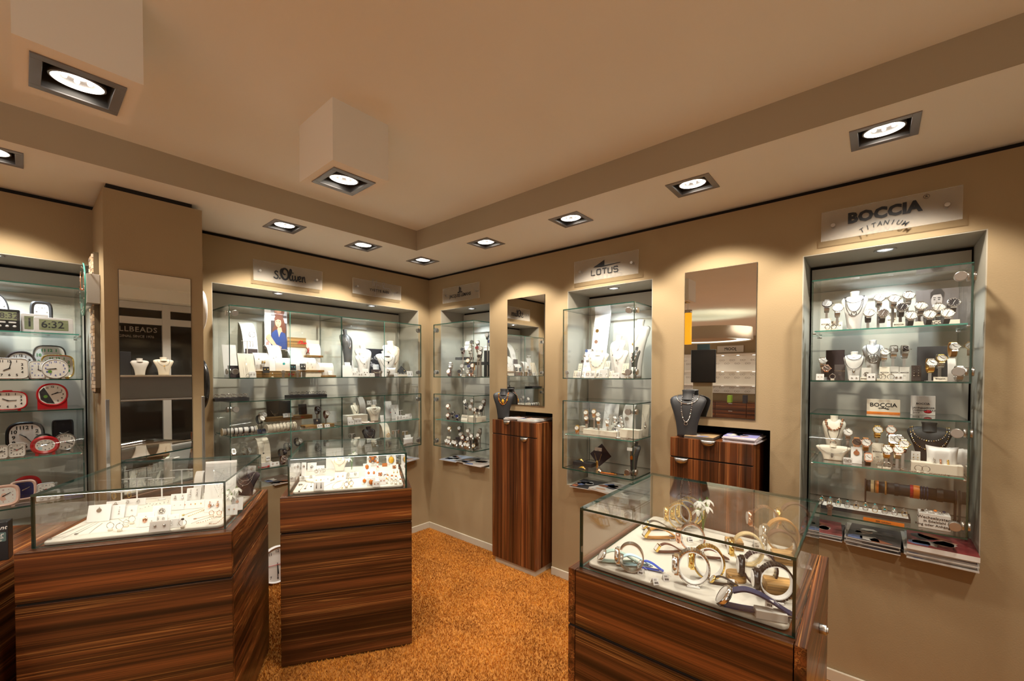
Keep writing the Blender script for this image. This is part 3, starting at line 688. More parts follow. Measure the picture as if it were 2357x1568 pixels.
# eyewear wall at the far end
SHELFW = mat('eyewear_panel', (.78,.74,.66), .5); lit = mat('shelf_light', (1,1,1), .4, emit=((1,.93,.8), 5))
t = empty('eyewear_shelving', (-11.7, .3, 0), PI/2); tag(t, 'white shelves of eyeglass frames on the far wall, seen in the wide mirror', 'shelving')
g = G(); g.box(-1.5, 1.5, -.06, 0, .95, 2.15); g.build('back_panel', SHELFW, t)
for z in (1.20, 1.62, 2.10): g = G(); g.box(-1.5, 1.5, -.34, -.06, z-.02, z+.02); g.build('shelf', SHELFW, t)
for z in (1.175, 1.595, 2.075):
    g = G()
    for k in range(8): g.cyl((-1.4+.4*k, -.22, z), .035, .005, 2, 12)
    g.build('shelf_lamp', lit, t)
frame_m = mat('eyeglass_frame', (.10,.07,.05), .3)
pg = None
rnd = random.Random(5)
for zi, z in enumerate((.98, 1.08, 1.38, 1.48, 1.80, 1.90)):
    for k in range(11):
        u = -1.38 + .27*k + (.13 if zi % 2 else 0)
        if pg is None:
            g = G()
            for s in (-1, 1):
                g.tube([(s*.034+.028*math.cos(2*PI*q/14), 0, .022*math.sin(2*PI*q/14)) for q in range(14)], .003, 4, True)
            g.tube([(-.006,0,.006),(.006,0,.006)], .003, 4); g.tube([(-.062,0,.01),(-.064,.10,.006)], .0028, 4); g.tube([(.062,0,.01),(.064,.10,.006)], .0028, 4)
            pg = g.mesh('eyeglasses', frame_m)
        o = bpy.data.objects.new('eyeglasses', pg); S.collection.objects.link(o)
        o.location = (-11.7+.19, .3 + u, z+.04); o.rotation_euler = (0, 0, PI/2)
        tag(o, 'pair of dark rimmed eyeglasses on the far white shelving, seen in the wide mirror', 'eyeglasses', 'eyeglasses on the far shelving')
t = empty('drawer_cabinet', (-11.12, .2, 0), PI/2); tag(t, 'long walnut drawer cabinet below the eyewear shelves, seen in the wide mirror', 'cabinet')
g = G(); g.box(-1.6, 1.6, .02, .5, 0, .72); g.build('body', WOODX2, t)
for k in range(4):
    for z in (.06,.28,.50):
        g = G(); g.box(-1.59+.8*k, -.81+.8*k, 0, .02, z, z+.20); d = g.build('drawer', WOODX, t); g = G(); g.box(-1.25+.8*k, -1.15+.8*k, -.02, 0, z+.17, z+.185); g.build('handle', STEEL, d)
for k, (u, c, hgt) in enumerate(((-.35,(.55,.03,.03),.22),(-.22,(.60,.25,.02),.26),(-.12,(.12,.35,.04),.26),(.42,(.30,.55,.06),.2),(.8,(.04,.04,.05),.22))):
    simple('eyeglass_case', mat('box_%d' % k, c, .5), [(-.1,.1,-.045,.045,0,hgt)], ['red','orange','green','lime green','black'][k] + ' upright box on the far walnut drawer cabinet', 'box', loc=(-10.95, .2-u, .72))
t = empty('acrylic_sign', (-11.69, -.05, 2.28), PI/2); tag(t, 'small beige sign on the far wall, seen reversed in the wide mirror', 'sign')
g = G(); g.box(-.35, .35, -.02, -.01, -.10, .10); g.build('plate', mat('far_sign_plate', (.62,.55,.45), .5), t); put(t, 0, [(text_g('JOOP!', .12, .02), T(0,-.021,0))])
# television / dark panel stand, drum lamp, yellow lamp, pale pillar
t = empty('television_stand', (-4.7, -1.22, 0), PI/2-.1); tag(t, 'tall black screen on a pale stand beside the counter, seen in the wide mirror', 'panel')
g = G(); g.box(-.19, .17, -.03, .03, 1.40, 1.93); g.build('screen', BLKP, t, bevel=.01); g = G(); g.box(-.14, .14, 0, .05, 0, 1.40); g.build('stand', mat('pale_green_board', (.40,.37,.26), .6), t); g = G(); g.box(-.1, .08, -.02, .03, 1.93, 2.02); g.build('top_box', mat('dark_teal', (.02,.04,.045), .4), t)
t = empty('drum_lamp', (-6.1, -.85, 2.16)); tag(t, 'large round ceiling canopy with glowing underside, seen in the wide mirror', 'ceiling lamp')
g = G(); g.lathe([(.80,0),(.80,.22),(.78,.22),(.78,0),(.80,0)], 48, cap=False); g.build('drum', mat('drum_paint', (.48,.40,.30), .8), t)
g = G(); g.lathe([(.78,.02),(.55,.02),(.55,.03),(.78,.03)], 48, cap=False); g.build('glow_ring', mat('ring_glow', (1,1,.9), .5, emit=((.95,1.0,.80), 1.6)), t)
g = G(); g.lathe([(.55,.025),(.001,.025)], 48, cap=False); g.build('inner_disc', mat('inner_disc_paint', (.5,.46,.38), .8), t)
t = empty('pendant_lamp', (-2.6-.5, -1.52, 1.93)); t.location = (-3.35, -1.40, 1.94); tag(t, 'amber cylinder pendant lamp, seen in the wide mirror', 'pendant lamp')
g = G(); g.cyl((0,0,0), .05, .42, 2, 24); g.build('amber_shade', mat('amber_glow', (.8,.4,.02), .4, emit=((1.0,.42,.02), .9), bump=(40,.5,.01)), t); g = G(); g.cyl((0,0,.42), .052, .04, 2, 24); g.cyl((0,0,.46), .003, .24, 2, 8); g.build('cap_and_cord', STEEL, t)
# necklace busts in the shop window seen in the pillar mirror are built with the stock below
# ------------------------------------------------------------------ stock: builders, each in a local frame (front towards -Y, base at z = 0)
MATS = dict(white=WHITE, cream=CREAML, black=BLACK, silver=SILVER, gold=GOLD, rose=ROSE, steel=STEEL, blkm=BLKM, ink=INK, paper=PAPER, dbrown=DBROWN,
    acryl=ACRYL, blue=mat('blue_leather', (.02,.07,.45), .4), navy=mat('navy_leather', (.012,.02,.07), .45), mint=mat('mint_leather', (.38,.52,.47), .5), sky=mat('light_blue_leather', (.45,.66,.74), .5),
    tan=mat('tan_leather', (.50,.24,.06), .5), brown=mat('brown_leather', (.10,.035,.02), .5), dleather=mat('black_leather', (.02,.018,.018), .45), beige=mat('beige_leather', (.70,.55,.30), .5),
    amber=mat('amber_stone', (.45,.12,.01), .12, spec=.8), yamber=mat('yellow_amber', (.65,.36,.03), .15), pearl=mat('pearl', (.85,.80,.74), .2, coat=.5), black_stone=mat('onyx', (.01,.01,.012), .1),
    turq=mat('turquoise_stone', (.05,.45,.48), .3), red=mat('red_gloss', (.50,.012,.02), .2), orange=mat('orange_paint', (.80,.22,.02), .4), dial_w=mat('white_dial', (.82,.80,.76), .3), dial_b=mat('black_dial', (.015,.015,.02), .2),
    dial_n=mat('blue_dial', (.015,.02,.10), .2), dial_br=mat('brown_dial', (.06,.035,.025), .25), dial_r=mat('red_dial', (.18,.01,.02), .25), dial_s=mat('silver_dial', (.55,.55,.54), .3, .3), pearlpink=mat('pink_pearl', (.80,.52,.42), .25), velvet=mat('dark_velvet', (.03,.018,.02), .9), green=mat('leaf_green', (.10,.25,.03), .5), petal=mat('white_petal', (.85,.86,.80), .5), oak=OAK, ltgrey=mat('light_grey_board', (.62,.60,.56), .6), crystal=mat('cut_crystal', (.9,.93,.95), .03, .85), blueenamel=mat('blue_enamel', (.03,.10,.35), .2))
BUILD = {}
def builder(f): BUILD[f.__name__[2:]] = f; return f
_proto = {}
def I(kind, loc, rz=0, kw=None, label=None, cat=None, group=None, rx=0, ry=0, name=None, scale=None):
    kw = kw or {}; key = (kind, repr(sorted(kw.items())), name)
    if key in _proto: o = copy_tree(_proto[key])
    else: o = BUILD[kind](**kw); _proto[key] = o
    for k in ('label', 'category', 'group'):
        if k in o: del o[k]
    if name: o.name = name
    o.location = loc; o.rotation_mode = 'XYZ'; o.rotation_euler = (rx, ry, rz)
    if scale: o.scale = (scale,)*3
    else: o.scale = (1,1,1)
    return tag(o, label, cat, group)
def bust_surface(h, wr, lean=1.0):
    W = h*wr/2
    zs = [0,.12,.30,.48,.62,.72,.79,.84,.875,.90]; ws = [.52,.54,.60,.72,.86,.96,1.0,.94,.78,.52]; fs = [0,.0,.004,.012,.03,.055,.085,.115,.145,.17]
    def at(t):
        t = max(0, min(.90, t))
        for i in range(len(zs)-1):
            if t <= zs[i+1]:
                k = (t-zs[i])/(zs[i+1]-zs[i]); return ws[i]+(ws[i+1]-ws[i])*k, fs[i]+(fs[i+1]-fs[i])*k
        return ws[-1], fs[-1]
    def S_(x, z):
        w, f = at(z/h); q = min(1, abs(x)/(w*W)); return f*h*lean - .09*h*(1-q*q)*.8 - .001
    return W, zs, ws, fs, S_
@builder
def b_bust(h=.2, wr=.7, m='white', lean=1.0):
    t = empty('necklace_bust'); W, zs, ws, fs, S_ = bust_surface(h, wr, lean); g = G(); n = 10; rows = []
    Z = [zs[0]] + [zs[i]+(zs[i+1]-zs[i])*k/2 for i in range(len(zs)-1) for k in (1, 2)]
    v = []; f = []
    for z in Z:
        w = None
        for i in range(len(zs)-1):
            if z <= zs[i+1]+1e-9: k = (z-zs[i])/(zs[i+1]-zs[i]); w = ws[i]+(ws[i+1]-ws[i])*k; ff = fs[i]+(fs[i+1]-fs[i])*k; break
        w *= W
        for k in range(n+1):
            x = -w + 2*w*k/n; v.append((x, S_(x*.999, z*h)+.001, z*h))
        for k in range(n+1):
            x = w - 2*w*k/n; q = abs(x)/w; v.append((x, ff*h*lean + .045*h*(1-.4*(1-q*q)) , z*h))
    m_ = 2*(n+1)
    for i in range(len(Z)-1):
        for k in range(m_): f.append((i*m_+k, i*m_+(k+1)%m_, (i+1)*m_+(k+1)%m_, (i+1)*m_+k))
    f.append(tuple(range(m_))[::-1]); f.append(tuple((len(Z)-1)*m_+k for k in range(m_)))
    g.add(v, f, 0, True); g.build('torso', MATS[m], t)
    g = G(); r = min(W*.36, .17*h); yc = fs[-1]*h*lean*.72
    prof = [(r*1.15,-.08*h),(r*.92,.02*h),(r*.90,.08*h),(r*1.0,.125*h),(r*.98,.135*h),(r*.001,.135*h)]
    g.lathe(prof, 24, (0,0,0), cap=False); g.v = [(x, yc+y*.8+(z)*.25, .87*h+z-y*.12) for x, y, z in g.v]; g.build('neck', MATS[m], t)
    return t
def pendant(g, p, kind, s):
    x, y, z = p
    if kind == 'disc': g.cyl((x, y-.002, z-s), s, .003, 1, 20)
    elif kind == 'ring': g.tube([(x+s*math.cos(2*PI*k/20), y-.001, z-s+s*math.sin(2*PI*k/20)) for k in range(20)], s*.13, 6, True)
    elif kind == 'rings':
        for q in (1, .62): g.tube([(x+s*q*math.cos(2*PI*k/20), y-.001, z-s*q+s*q*math.sin(2*PI*k/20)) for k in range(20)], s*.10, 6, True)
    elif kind == 'ball': g.ball((x, y-s, z-s), s, 10)
    elif kind == 'drop': g.ball((x, y-s*.6, z-s*1.4), s*.8, 10, sz=1.6)
    elif kind == 'cross': g.box(x-s*.12, x+s*.12, y-.003, y, z-s*2, z); g.box(x-s*.6, x+s*.6, y-.003, y, z-s*.85, z-s*.6)
    elif kind == 'lattice':
        g.tube([(x+s*math.cos(2*PI*k/24), y-.001, z-s+s*math.sin(2*PI*k/24)) for k in range(24)], s*.10, 6, True)
        for a in (-.5, 0, .5):
            q = math.sqrt(1-a*a)*s; g.tube([(x+a*s-q*.0, y-.001, z-s-q), (x+a*s, y-.001, z-s+q)], s*.07, 5); g.tube([(x-q, y-.001, z-s+a*s), (x+q, y-.001, z-s+a*s)], s*.07, 5)
    elif kind == 'leaf': g.ball((x-s*.4, y-.002, z-s*1.3), s, 12, sx=.62, sy=.12, sz=1.5)
@builder
def b_necklace(h=.2, wr=.7, drop=.5, m='silver', pend='disc', ps=.010, pm=None, bead=0, r=.0011, wide=.62, lean=1.0):
    """necklace following the front of a bust of the same h, wr"""
    W, zs, ws, fs, S_ = bust_surface(h, wr, lean); t = empty('necklace'); P = []
    zt = .90; n = 22
    for k in range(n+1):
        a = PI*k/n; x = -math.cos(a)*W*wide; z = h*(zt - (zt-drop)*math.sin(a)**.8); P.append((x, S_(x, z)-.0015-r, z))
    g = G()
    if bead:
        L = smooth_path(P, 3); acc = 0; last = L[0]; k = 0
        for p in L:
            acc += (p-last).length; last = p
            if acc > bead*1.9: g.ball(p, bead*(1.15 if k % 4 == 0 else .85), 8, mi=k % 3 == 0); acc = 0; k += 1
        g.build('beads', [MATS[m], MATS[pm or m]], t)
    else: g.tube(P, r, 6); g.build('chain', MATS[m], t)
    if pend:
        g = G(); zc = h*drop; pendant(g, (0, S_(0, zc)-.003-r, zc), pend, ps); g.build('pendant', MATS[pm or m], t)
    return t
@builder
def b_strip_stand(w=.06, h=.12, m='white', style='arch'):
    g = G()
    P = [(0,0,0),(0,.01*h,.3*h),(0,.04*h,.55*h),(0,.10*h,.75*h),(0,.20*h,.90*h),(0,.33*h,.985*h),(0,.45*h,1.0*h),(0,.50*h,.98*h)]
    if style == 'slant': P = [(0,0,0),(0,.16*h,.5*h),(0,.32*h,1.0*h),(0,.335*h,1.0*h)]
    g.ribbon(smooth_path(P, 4) if style == 'arch' else P, w/2, .004); g.box(-w*.3, w*.3, .42*h if style == 'arch' else .30*h, .42*h+.004 if style == 'arch' else .30*h+.004, 0, .95*h)
    return g.build('display_stand', MATS[m])
@builder
def b_pendant_chain(w=.03, h=.08, m='silver', pend='ring', ps=.01, pm=None, slope=.0, r=.0008, y0=0):
    """V-shaped chain hanging on a stand front; top at z = h"""
    t = empty('necklace'); g = G(); f = lambda z: -.004 + slope*z
    g.tube([(-w/2, f(h), h), (-w/5, f(h*.5), h*.45), (0, f(ps*2), ps*2), (w/5, f(h*.5), h*.45), (w/2, f(h), h)], r, 5); g.build('chain', MATS[m], t)
    g = G(); pendant(g, (0, f(ps)-.001, ps*2), pend, ps); g.build('pendant', MATS[pm or m], t); return t
@builder
def b_card(w=.035, h=.04, tilt=20, item='studs', m='white', jm='silver', pm=None, s=.003, logo=None):
    """small padded card leaning back, with a pair of earrings or a pendant pinned on"""
    t = empty('earring_card'); ti = R(tilt); Mx = T(0, 0, 0, rx=-ti)
    g = G(); g.box(-w/2, w/2, 0, .005, .0, h); g.warp(lambda p: tuple(Mx @ Vector(p))).build('pad', MATS[m], t, bevel=.0012)
    def add(nm, gg, mm): gg.warp(lambda p: tuple(Mx @ Vector(p))).build(nm, MATS[mm], t)
    if item in ('studs','drops','hoops','longdrops'):
        for sx in (-1, 1):
            x = sx*w*.22; g = G(); z = h*.55
            if item == 'studs': g.ball((x, -s*.5, z), s, 8)
            elif item == 'drops': g.ball((x, -s*.6, h*.78), s*.7, 8); g.ball((x, -s*.7, h*.5), s*1.3, 8, sz=1.5)
            elif item == 'longdrops':
                for q in (.82,.66,.5,.34): g.ball((x, -s*.6, h*q), s*(1.35-q), 8, sz=1.2)
            else: g.tube([(x+s*1.3*math.cos(2*PI*k/14), -s, z+s*1.8*math.sin(2*PI*k/14)) for k in range(14)], s*.35, 6, True)
            add('earring', g, jm)
    elif item == 'pendant': 
        g = G(); pendant(g, (0, -.001, h*.78), 'disc', s*2.2); g.ball((0, -.002, h*.82), s*.8, 8); add('pendant', g, jm)
    elif item == 'stone':
        g = G(); g.ball((0, -s, h*.48), s*2.2, 12, sy=.5, sz=1.35); add('stone', g, pm or 'amber'); g = G(); g.tube([(s*2.3*math.cos(2*PI*k/18), -s*.4, h*.48+s*3.0*math.sin(2*PI*k/18)) for k in range(18)], s*.3, 5, True); g.ball((0, -s*.4, h*.48+s*3.6), s*.6, 6); add('setting', g, jm)
    elif item == 'brooch':
        g = G()
        for k in range(8): a = 2*PI*k/8; g.ball((s*2.6*math.cos(a), -s*.7, h*.5+s*2.6*math.sin(a)), s*1.0, 6, mi=k % 2)
        g.ball((0, -s*.7, h*.5), s*1.5, 8, mi=1); g.warp(lambda p: tuple(Mx @ Vector(p))).build('brooch', [MATS[jm], MATS[pm or 'amber']], t)
    if logo:
        g = G(); g.merge(text_g(logo, h*.22, .01), T(0, -.0006, h*.25)); add('printed_logo', g, 'ink')
    return t
@builder
def b_brand_card(w=.06, h=.045, text='BOCCIA', tilt=14, m='cream', tm='ink', sub=True, size=None):
    t = empty('brand_card'); Mx = T(rx=-R(tilt)); f = lambda p: tuple(Mx @ Vector(p))
    g = G(); g.box(-w/2, w/2, 0, .004, 0, h); g.warp(f).build('card', MATS[m], t, bevel=.0008)
    sz = size or min(w*.22, h*.4); g = G(); g.merge(text_g(text, sz, .015), T(0, -.0006, h*.58))
    if sub: g.box(-w*.12, w*.12, -.0006, 0, h*.33, h*.35)
    g.warp(f).build('printed_name', MATS[tm], t); return t
@builder
def b_ring(r=.0095, m='silver', sm='crystal', s=.0035, holder=True, flat=False):
    t = empty('ring'); g = G(); z0 = r+.001 + (.007 if holder else 0)
    g.tube([(r*math.cos(2*PI*k/22), 0, z0+r*math.sin(2*PI*k/22)) for k in range(22)], .0013, 6, True); g.build('band', MATS[m], t)
    g = G(); g.ball((0, 0, z0+r+s*.4), s, 8, sz=.75); g.build('stone', MATS[sm], t)
    if holder: g = G(); g.box(-.007, .007, -.005, .006, 0, .008); g.build('clip', MATS['cream'], t, bevel=.001)
    return t
@builder
def b_watch(m='silver', dial='dial_w', strap='silver', r=.0195, lift=.0, hands=(1.9, -.6), band='metal', tilt=22, marks='ink', sw=.0092, stand=True, square=False):
    """wristwatch closed round a holder, dial facing the front"""
    t = empty('wristwatch'); a, b = .026, .031; zc = lift + b + .004; ti = R(tilt)
    P = []
    for k in range(28):
        q = 2*PI*k/28; P.append((0, -math.cos(q)*a, zc + math.sin(q)*b))
    g = G(); Q = [p for k, p in enumerate(P) if 2 <= k <= 26]
    Mx = Matrix.Translation((0,0,zc)) @ Matrix.Rotation(-ti, 4, 'X') @ Matrix.Translation((0,0,-zc))
    if band == 'metal':
        for i in range(len(Q)-1):
            p, q = Vector(Q[i]), Vector(Q[i+1]); g.ribbon([p.lerp(q, .06), p.lerp(q, .94)], [sw if 3 < i < 21 else sw*1.08]*2, .0028)
    else: g.ribbon(Q, sw, .0026)
    g.warp(lambda p: tuple(Mx @ Vector(p))); g.build('strap', MATS[strap], t)
    yf = -a - .001
    def W_(gg, nm, mm): gg.warp(lambda p: tuple(Mx @ Vector(p))).build(nm, mm if not isinstance(mm, str) else MATS[mm], t)
    g = G()
    if square: g.prism(rrect(r*1.5, r*1.9, r*.2, 3, 0, zc), yf-.007, yf, 1, smooth=False)
    else: g.lathe([(r*.9,0),(r,.002),(r,.006),(r*.93,.0085),(r*.86,.0085),(r*.86,.0075)], 28, (0, yf, zc), 1, cap=False); g.v = [(x, 2*yf-y, z) for x, y, z in g.v]; g.f = [f[::-1] for f in g.f]; g.cyl((0, yf-.001, zc), r*.9, .001, 1, 24)
    for s in (-1, 1): g.box(-sw*.95, sw*.95, yf-.004, yf+.003, zc+s*r*.98-.003, zc+s*r*.98+.003)
    W_(g, 'case', m)
    g = G()
    if square: g.prism(rrect(r*1.15, r*1.5, r*.1, 3, 0, zc), yf-.0078, yf-.007, 1)
    else: g.cyl((0, yf-.0076, zc), r*.865, .0012, 1, 28)
    W_(g, 'dial', dial)
    g = G(); R_ = r*(.6 if square else .86); yd = yf-.0082
    for k in range(12):
        q = 2*PI*k/12; c, s = math.sin(q), math.cos(q); l0, l1 = R_*.78, R_*.93; w_ = .0007 if k % 3 else .0011
        g.tube([(c*l0, yd, zc+s*l0), (c*l1, yd, zc+s*l1)], w_, 4)
    W_(g, 'hour_markers', marks)
    g = G()
    for q, L in ((hands[0], R_*.55), (hands[1], R_*.78)): g.tube([(0, yd-.0006, zc), (math.sin(q)*L, yd-.0006, zc+math.cos(q)*L)], .0009, 4)
    W_(g, 'hands', marks)
    g = G(); g.cyl((r, yf-.003, zc), .0025, .0035, 0, 10); W_(g, 'crown', m)
    if stand:
        g = G(); g.box(-.005, .005, -.002, .002, 0, max(.004, lift+.004)); g.box(-.013, .013, -.015, .018, 0, .003); g.build('holder', ACRYL if lift < .03 else MATS['steel'], t)
    return t
@builder
def b_loop_watch(m='silver', strap='silver', band='metal', a=.030, b=.036, sw=.009, r=.019, ring='acryl'):
    """watch on a clear C-ring standing on edge: the open loop faces the front, the dial points left"""
    t = empty('wristwatch'); zc = b+.003; n = 36
    P = [(math.cos(2*PI*k/n)*a*-1, 0, zc+math.sin(2*PI*k/n)*b) for k in range(n)]
    g = G(); Q = P[3:n-2]
    if band == 'metal':
        for i in range(len(Q)-1): p, q = Vector(Q[i]), Vector(Q[i+1]); g.ribbon([p.lerp(q, .08), p.lerp(q, .92)], sw, .0032, 1)
    else: g.ribbon(Q, sw, .0028, 1)
    g.build('strap', MATS[strap], t)
    g = G(); g.lathe([(r*.9,0),(r,.002),(r,.007),(r*.92,.0095),(r*.001,.0095)], 28, (-a-.0005, 0, zc), 0, cap=False); g.v = [(2*(-a-.0005)-x, y, z) for x, y, z in g.v]; g.f = [f[::-1] for f in g.f]
    g.box(-a-.006, -a+.002, -sw*.9, sw*.9, zc-r*1.05, zc+r*1.05); g.build('case', MATS[m], t)
    g = G(); g.cyl((-a-.0095, 0, zc), r*.85, .0008, 0, 24); g.v = [(x-.001, y, z) for x, y, z in g.v]; g.build('dial', MATS['dial_w'], t)
    g = G(); g.cyl((-a-.005, -r, zc), .0028, .001, 1, 10); g.cyl((-a-.005, -r-.004, zc), .0028, .004, 1, 10); g.build('crown', MATS[m], t)
    g = G(); ri = [(x*.90, 0, zc+(z-zc)*.91) for x, y, z in P]; g.ribbon(ri+[ri[0]], .008, .002, 1); g.build('holder_ring', MATS[ring] if ring in MATS else ACRYL, t)
    g = G(); g.box(-.012, .012, -.013, .013, 0, .0025); g.build('holder_foot', ACRYL if ring == 'acryl' else MATS[ring], t)
    return t
@builder
def b_lying_watch(m='silver', strap='mint', dial='dial_w', L=.085, square=False):
    """watch lying on its side with the strap closed into a long loop"""
    t = empty('wristwatch'); g = G(); sw = .0085
    up_ = smooth_path([(.012,0,.030),(.03,0,.036),(.055,0,.030),(L,0,.013),(L+.012,0,.008)], 5); lo = smooth_path([(-.004,0,.006),(.02,0,.005),(.05,0,.006),(L,0,.008),(L+.008,0,.008)], 5)
    g.ribbon(up_, sw, .0026, 1); g.ribbon(lo, sw, .0026, 1); g.build('strap', MATS[strap], t)
    Mx = T(.002, 0, .018, ry=0) @ Matrix.Rotation(R(-58), 4, 'Y'); f = lambda p: tuple(Mx @ Vector(p))
    g = G()
    if square: g.prism(rrect(.028, .024, .002, 2), -.002, .006, 2)
    else: g.lathe([(.001,-.002),(.017,-.002),(.0185,0),(.0185,.005),(.0168,.007),(.0155,.007)], 26, cap=False)
    g.warp(f).build('case', MATS[m], t)
    g = G(); 
    if square: g.prism(rrect(.022, .018, .001, 2), .006, .0066, 2)
    else: g.cyl((0,0,.0055), .0157, .0008, 2, 24)
    g.warp(f).build('dial', MATS[dial], t)
    g = G(); g.tube([(L-.004,-.010,.0105),(L+.006,-.010,.0105),(L+.006,.010,.0105),(L-.004,.010,.0105)], .0012, 5, True); g.tube([(L-.002,0,.012),(L+.006,0,.012)], .001, 5); g.build('buckle', MATS[m], t)
    return t
@builder
def b_price_tag(w=.018, h=.022, string=True):
    t = empty('price_tag'); g = G(); g.add([(-w/2,-.010,0),(w/2,-.010,0),(w/2,0,h*.8),(-w/2,0,h*.8),(w/2,.010,0),(-w/2,.010,0)], [(0,1,2,3),(3,2,4,5)]); g.add([(-w/2,-.0095,0),(w/2,-.0095,0),(w/2,.0,h*.8-.0006),(-w/2,.0,h*.8-.0006),(w/2,.0095,0),(-w/2,.0095,0)], [(3,2,1,0),(5,4,2,3)]); g.build('folded_tag', MATS['paper'], t)
    g = G(); sl = .01/(h*.8); f = lambda z: -.010+z*sl-.0004
    for k in range(7):
        x = -w*.3+k*w*.1; g.add([(x,f(.003),.003),(x+w*.05*(1+k % 2),f(.003),.003),(x+w*.05*(1+k % 2),f(.008),.008),(x,f(.008),.008)], [(0,1,2,3)])
    for z in (.011,.0135): g.add([(-w*.3,f(z),z),(w*.2,f(z),z),(w*.2,f(z+.001),z+.001),(-w*.3,f(z+.001),z+.001)], [(0,1,2,3)])
    g.build('printed_bars', MATS['ink'], t)
    if string: g = G(); g.tube(smooth_path([(0,0,h*.8),(.014,.004,.012),(.020,.012,.004),(.008,.020,.012),(0,.014,.02)], 4), .0004, 4); g.build('string', MATS['paper'], t)
    return t
@builder
def b_tstand(h=.10, w=.05, m='white'):
    g = G(); g.cyl((0,0,0), .016, .003, 2, 20); g.box(-.003, .003, -.0015, .0015, .003, h); g.box(-w/2, w/2, -.003, .003, h-.004, h); return g.build('earring_stand', MATS[m], bevel=.0005)
@builder
def b_hoop(r=.015, m='silver', t_=.0008, kind='hoop'):
    g = G()
    if kind == 'hoop': g.tube([(r*.55*math.cos(2*PI*k/22), 0, -r+r*math.sin(2*PI*k/22)) for k in range(22)], t_, 5, True)
    else:
        for k in range(7): g.ball((((k % 2)-.5)*.003, 0, -.004-k*.0055), .0028, 6)
    return g.build('hoop_earring' if kind == 'hoop' else 'drop_earring', MATS[m])
@builder
def b_flat_chain(pts=((0,0),(.05,.05)), m='silver', r=.0007, bead=0, pend=None, ps=.005, pm=None):
    t = empty('necklace'); g = G(); P = smooth_path([(a, b, r+.0006) for a, b in pts], 5)
    if bead:
        last = P[0]; acc = 9
        for p in P:
            acc += (p-last).length; last = p
            if acc > bead*1.8: g.ball((p.x, p.y, bead), bead, 6); acc = 0
    else: g.tube(P, r, 5)
    g.build('chain', MATS[m], t)
    if pend:
        g = G(); a, b = pts[-1]
        g.cyl((a, b, .0003), ps, .0022, 2, 18) if pend == 'disc' else g.ball((a, b, ps*.5), ps, 8, sz=.5)
        g.build('pendant', MATS[pm or m], t)
    return t
@builder
def b_bangle(r=.028, m='silver', bead=0, t_=.0015, lie=True, sm=None, z=None):
    g = G(); n = 26
    for k in range(n):
        if bead: a = 2*PI*k/n; g.ball((r*math.cos(a), r*math.sin(a)*.8, bead), bead, 6, mi=(k % 4 == 0))
    if not bead: g.tube([(r*math.cos(2*PI*k/n), r*.8*math.sin(2*PI*k/n), t_) for k in range(n)], t_, 6, True)
    return g.build('bracelet', [MATS[m], MATS[sm or m]])
@builder
def b_roll(L=.16, r=.026, m='white', z=.03, end='cream', seg=24):
    t = empty('bracelet_roll'); g = G(); g.cyl((-L/2, 0, z), r, L, 0, seg); g.build('roll', MATS[m], t)
    g = G(); g.cyl((-L/2-.006, 0, z), r*1.18, .006, 0, seg); g.cyl((L/2, 0, z), r*1.18, .006, 0, seg); g.build('end_disc', MATS[end], t); return t
@builder
def b_cuff(r=.028, w=.006, m='dleather', chain=0, z=.03):
    g = G(); n = 28
    if chain:
        for k in range(n): a = 2*PI*k/n; g.ball((0, r*math.cos(a), z+r*math.sin(a)), chain, 6)
    else: g.ribbon([(0, r*math.cos(2*PI*k/n), z+r*math.sin(2*PI*k/n)) for k in range(n+1)], w/2, .002)
    return g.build('bracelet', MATS[m])
@builder
def b_pillow(w=.07, h=.05, d=.03, m='white'):
    g = G(); n = 10; v = []; f = []
    for s in (-1, 1):
        for i in range(n+1):
            for j in range(n+1):
                u, q = -1+2*i/n, -1+2*j/n; e = (1-u**4)*(1-q**4); pinch = 1-.10*(1-abs(u))*abs(q)**3
                v.append((u*w/2*(1-.10*(1-q*q)*abs(u)**3), s*d/2*e**.6, h/2+q*h/2*(1-.12*(1-u*u)*abs(q)**3)))
    for s in range(2):
        for i in range(n):
            for j in range(n):
                a = s*(n+1)**2+i*(n+1)+j; q = (a, a+n+1, a+n+2, a+1); f.append(q if s == 0 else q[::-1])
    g.add(v, f, 0, True); return g.build('jewellery_pillow', MATS[m])
@builder
def b_block(w=.08, d=.05, h=.02, m='white', text=None, tm='red', bev=.0015, name='display_block'):
    t = empty(name); g = G(); g.box(-w/2, w/2, 0, d, 0, h); g.build('block', MATS[m], t, bevel=bev)
    if text:
        if text == 'so': g = oliver_logo(h*.33, -.001, 1.5); g.v = [(x+w*.27, y, z+h*.5) for x, y, z in g.v]
        else: g = G(); g.merge(text_g(text, h*.5, .01), T(0, -.0006, h*.5))
        g.build('printed_name', MATS[tm] if tm in MATS else REDINK, t)
    return t
@builder
def b_board(w=.1, h=.15, m='white', tilt=10, diamond=False, th=.005, name='display_board'):
    g = G()
    if diamond:
        q = w/math.sqrt(2)*1.0; g.prism([(0,0),(q,q),(0,2*q),(-q,q)], 0, th, 1)
    else: g.box(-w/2, w/2, 0, th, 0, h)
    Mx = T(rx=-R(tilt)); g.warp(lambda p: tuple(Mx @ Vector(p))); return g.build(name, MATS[m], bevel=.001)
